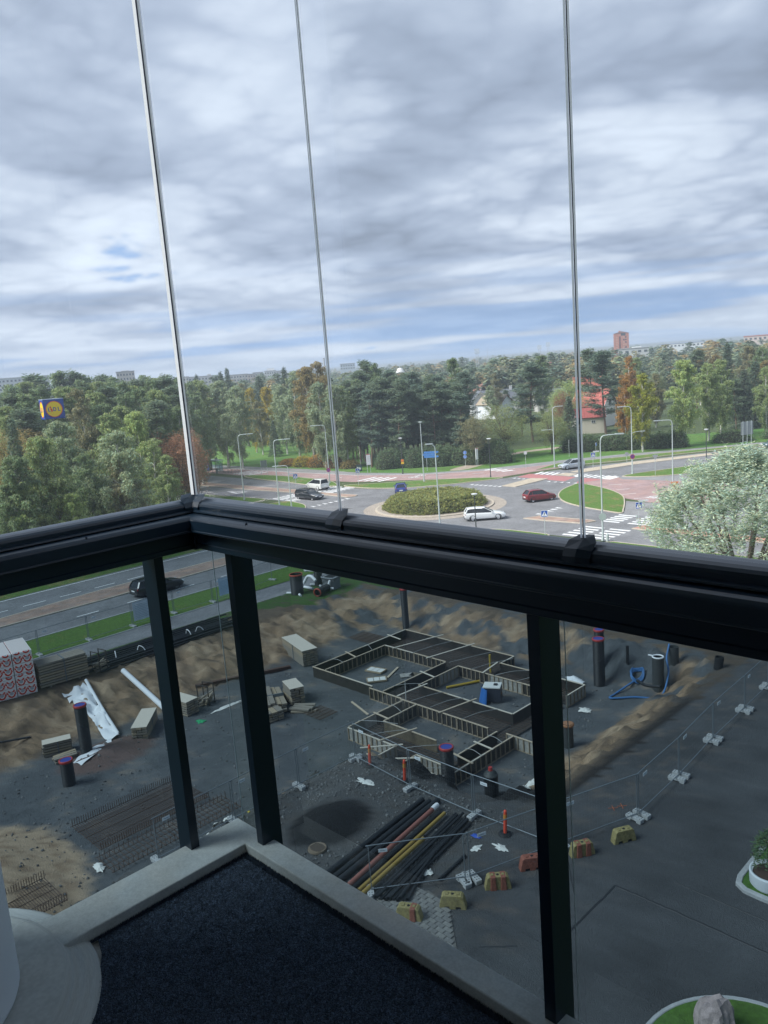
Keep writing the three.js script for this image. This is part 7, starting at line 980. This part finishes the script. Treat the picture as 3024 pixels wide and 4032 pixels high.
// brick tower on the skyline
{
  const t = thing('brick_tower', 'tall red brick apartment tower on the skyline', 'building', [-302, 0, -541.5], 0.55), w = std(0xffffff, 0.85, { map: mottled([0.4, 0.17, 0.125], 0.4, 9) }), S = 10.2, pat = std([0.45, 0.28, 0.22], 0.8), r = rng(4);
  part('wall', cbox(S, 27, S, 0.05, 0, 13.5, 0), w, t); part('roof', extrude([[-S / 2 - 0.2, 0], [S / 2 + 0.2, 0], [0.2, 1.4]], S + 0.4).translate(0, 27, -S / 2 - 0.2), std([0.2, 0.1, 0.08], 0.7), t); part('roof_housing', box(1.2, 1.4, 1.2, -1, 28.2, 0), w, t); part('top_glazing', box(3, 1.7, 0.1, 1.2, 26.2, S / 2 + 0.03), winM, t); part('stair_slot', box(0.9, 12, 0.12, -1.1, 19, S / 2 + 0.03), std([0.06, 0.03, 0.03], 0.8), t);
  for (let f = 0; f < 8; f++) for (const [px, side] of [[-3.1, 0], [1.6, 0], [3.0, 0], [-2.8, 1], [-0.8, 1], [1.2, 1], [3.0, 1]]) { const g = part('window', box(1.0, 0.9, 0.1), r() < 0.5 ? pat : winM, t); g.position.set(side ? -S / 2 - 0.03 : px, 12 + f * 1.75, side ? px : S / 2 + 0.03); if (side) g.rotation.y = Math.PI / 2; }
}
// slab blocks
function slab(label, name, x, z, turn, L, D, H, wallC, rows, cols, o = {}) {
  const t = thing(name, label, 'building', [x, 0, z], turn), w = std(wallC, 0.85); part('wall', box(L, H, D, 0, H / 2, 0), w, t); part('roof_edge', box(L + 0.6, 0.5, D + 0.6, 0, H + 0.2, 0), std(o.roof ?? [0.3, 0.3, 0.31], 0.8), t);
  const cw = L / cols, g = box(cw * 0.5, 1.3, 0.15), b = box(cw * 0.44, 1.0, 1.0); for (let i = 0; i < cols; i++) for (let k = 0; k < rows; k++) { const y = H - 1.9 - k * 2.9; if (y < 0) continue; const m = part('window', g, winM, t); m.position.set((i - (cols - 1) / 2) * cw, y, D / 2 + 0.05); if (o.balcony && i % 2 === 0) { const c = part('balcony', b, o.balcony, t); c.position.set((i - (cols - 1) / 2) * cw + cw * 0.2, y - 0.9, D / 2 + 0.5); } }
  if (o.top) part('roof_housing', box(o.top[0], o.top[1], D * 0.6, o.top[2], H + o.top[1] / 2, 0), std(o.topC ?? wallC, 0.8), t); return t;
}
const look = (x, z) => Math.atan2(-x, -z);   // long side turned to us
const F = (x, z) => [x, z, look(x, z)], wh = [0.48, 0.48, 0.47], grM = std([0.4, 0.42, 0.42], 0.8);
slab('long white apartment block on the skyline right of the corner post', 'apartment_block', ...F(-591, -375), 26, 12, 19.6, wh, 3, 10, { balcony: grM, top: [3, 1.6, 4] }); slab('white apartment block with brown balconies on the skyline', 'apartment_block', ...F(-616, -427), 15, 12, 18.8, [0.46, 0.43, 0.4], 3, 6, { balcony: grM }); slab('low beige block between the white blocks on the skyline', 'apartment_block', ...F(-624, -445), 9, 10, 18.4, [0.45, 0.38, 0.33], 2, 4); slab('grey white block with a railed roof on the skyline', 'apartment_block', ...F(-631, -459), 9.5, 12, 19.4, wh, 3, 5, { balcony: grM }); slab('highest white block with a roof house on the skyline', 'apartment_block', ...F(-640, -480), 11, 12, 20.0, [0.52, 0.53, 0.52], 3, 5, { top: [7, 2.6, 0.5], topC: [0.7, 0.71, 0.71] }); slab('pale block behind the sharp spruce on the skyline', 'apartment_block', ...F(-648, -499), 12, 12, 19.4, wh, 3, 6); slab('pale block left of the corner post on the skyline', 'apartment_block', ...F(-596, -356), 12, 12, 20.2, wh, 3, 5);
slab('very long white block at the far west skyline', 'apartment_block', ...F(-606, -233), 34, 14, 28.6, [0.5, 0.53, 0.54], 3, 13, { roof: [0.55, 0.57, 0.58] }); slab('brown flat topped block above the dark wood', 'apartment_block', ...F(-533, -275), 12, 12, 26.6, [0.4, 0.37, 0.33], 3, 6, { top: [5, 0.9, 0] });
slab('low pale building with a blue grey roof right of the brick tower', 'far_building', ...F(-343, -722), 38, 20, 16.4, [0.55, 0.58, 0.6], 1, 12, { roof: [0.3, 0.36, 0.5] }); slab('grey curved roof hall in front of the brick tower', 'far_building', ...F(-266, -492), 19, 16, 16.0, [0.4, 0.42, 0.42], 1, 5, { roof: [0.26, 0.28, 0.29], top: [6, 1.0, 2], topC: [0.6, 0.62, 0.62] }); slab('long red roofed building at the right edge of the skyline', 'far_building', ...F(-246, -655), 26, 16, 17.8, [0.5, 0.42, 0.38], 1, 8, { roof: [0.42, 0.12, 0.09] }); slab('pale blue building beside the factory chimney', 'far_building', ...F(-664, -603), 16, 12, 21.5, [0.4, 0.46, 0.52], 2, 6);
{ const t = thing('brick_water_tower', 'small orange red brick tower with a white cap among the far trees', 'tower', [-292, 0, -301]); part('shaft', cyl(2.3, 2.1, 13.4, 14), std(0xffffff, 0.85, { map: mottled([0.5, 0.15, 0.1], 0.4, 6) }), t); part('ledge', cyl(2.5, 2.5, 0.6, 14, 0, 9.2, 0), std([0.38, 0.12, 0.09], 0.85), t); part('cap', lathe([[2.3, 13.4], [2.4, 13.8], [1.6, 14.6], [1.2, 15.6], [0, 15.9]], 14), std([0.6, 0.6, 0.6], 0.7), t); for (const a of [0.4, 1.2, 2.0]) { const w = part('window', box(0.5, 1.2, 0.2), winM, t); w.position.set(Math.sin(a) * 2.15, 11.6, Math.cos(a) * 2.15); w.rotation.y = a; } }
{ const t = thing('brick_building', 'orange red brick wall glimpsed between the far trees', 'building', [-218, 0, -318], 0.6); part('wall', box(9, 13.2, 8, 0, 6.6, 0), std(0xffffff, 0.85, { map: mottled([0.42, 0.15, 0.1], 0.4, 6) }), t); part('roof_edge', box(9.4, 0.4, 8.4, 0, 13.3, 0), std([0.3, 0.12, 0.1], 0.8), t); }
{ const t = thing('factory_chimney', 'tall slim factory chimney on the skyline beside the glass joint', 'chimney', [-683, 0, -586]); part('stack', cyl(1.5, 1.2, 29, 14), std([0.36, 0.38, 0.4], 0.8), t); part('rim', cyl(1.4, 1.4, 0.8, 14, 0, 29, 0), std([0.3, 0.31, 0.33], 0.8), t); }
for (const [x, z, h, l] of [[-313, -390, 23, 'stadium floodlight mast with double legs on the skyline'], [-340, -494.5, 23, 'farther floodlight mast left of the pair'], [-335, -498, 24.5, 'farther floodlight mast right of the pair']]) { const t = thing('floodlight_mast', l, 'mast', [x, 0, z], look(x, z)); const m = std([0.4, 0.43, 0.46], 0.6); for (const u of [-0.6, 0.6]) part('leg', rod([u * 1.4, 0, 0], [u, h - 2.5, 0], 0.14, 6), m, t); for (let y = 4; y < h - 3; y += 2.2) part('brace', rod([-0.7, y, 0], [0.7, y + 2, 0], 0.07, 4), m, t); for (let k = 0; k < 4; k++) part('floodlight_row', box(3.0, 0.42, 0.3, 0, h - 2.4 + k * 0.75, 0.1), std([0.5, 0.54, 0.58], 0.4), t); }
solo('radio_mast', rod([-438, 0, -560], [-438, 27, -560], 0.25, 6, 0.08), std([0.4, 0.42, 0.45], 0.7), 'thin radio mast on the skyline left of the floodlights', 'mast'); solo('radio_mast', rod([-360, 0, -500], [-360, 21, -500], 0.2, 6, 0.06), std([0.4, 0.42, 0.45], 0.7), 'thin flag mast left of the floodlight pair', 'mast');

// thin autumn haze
scene.fog = new THREE.FogExp2(new THREE.Color(0.72, 0.82, 0.95), 0.00045);
renderer.setSize(768, 1024);
renderer.render(scene, camera);
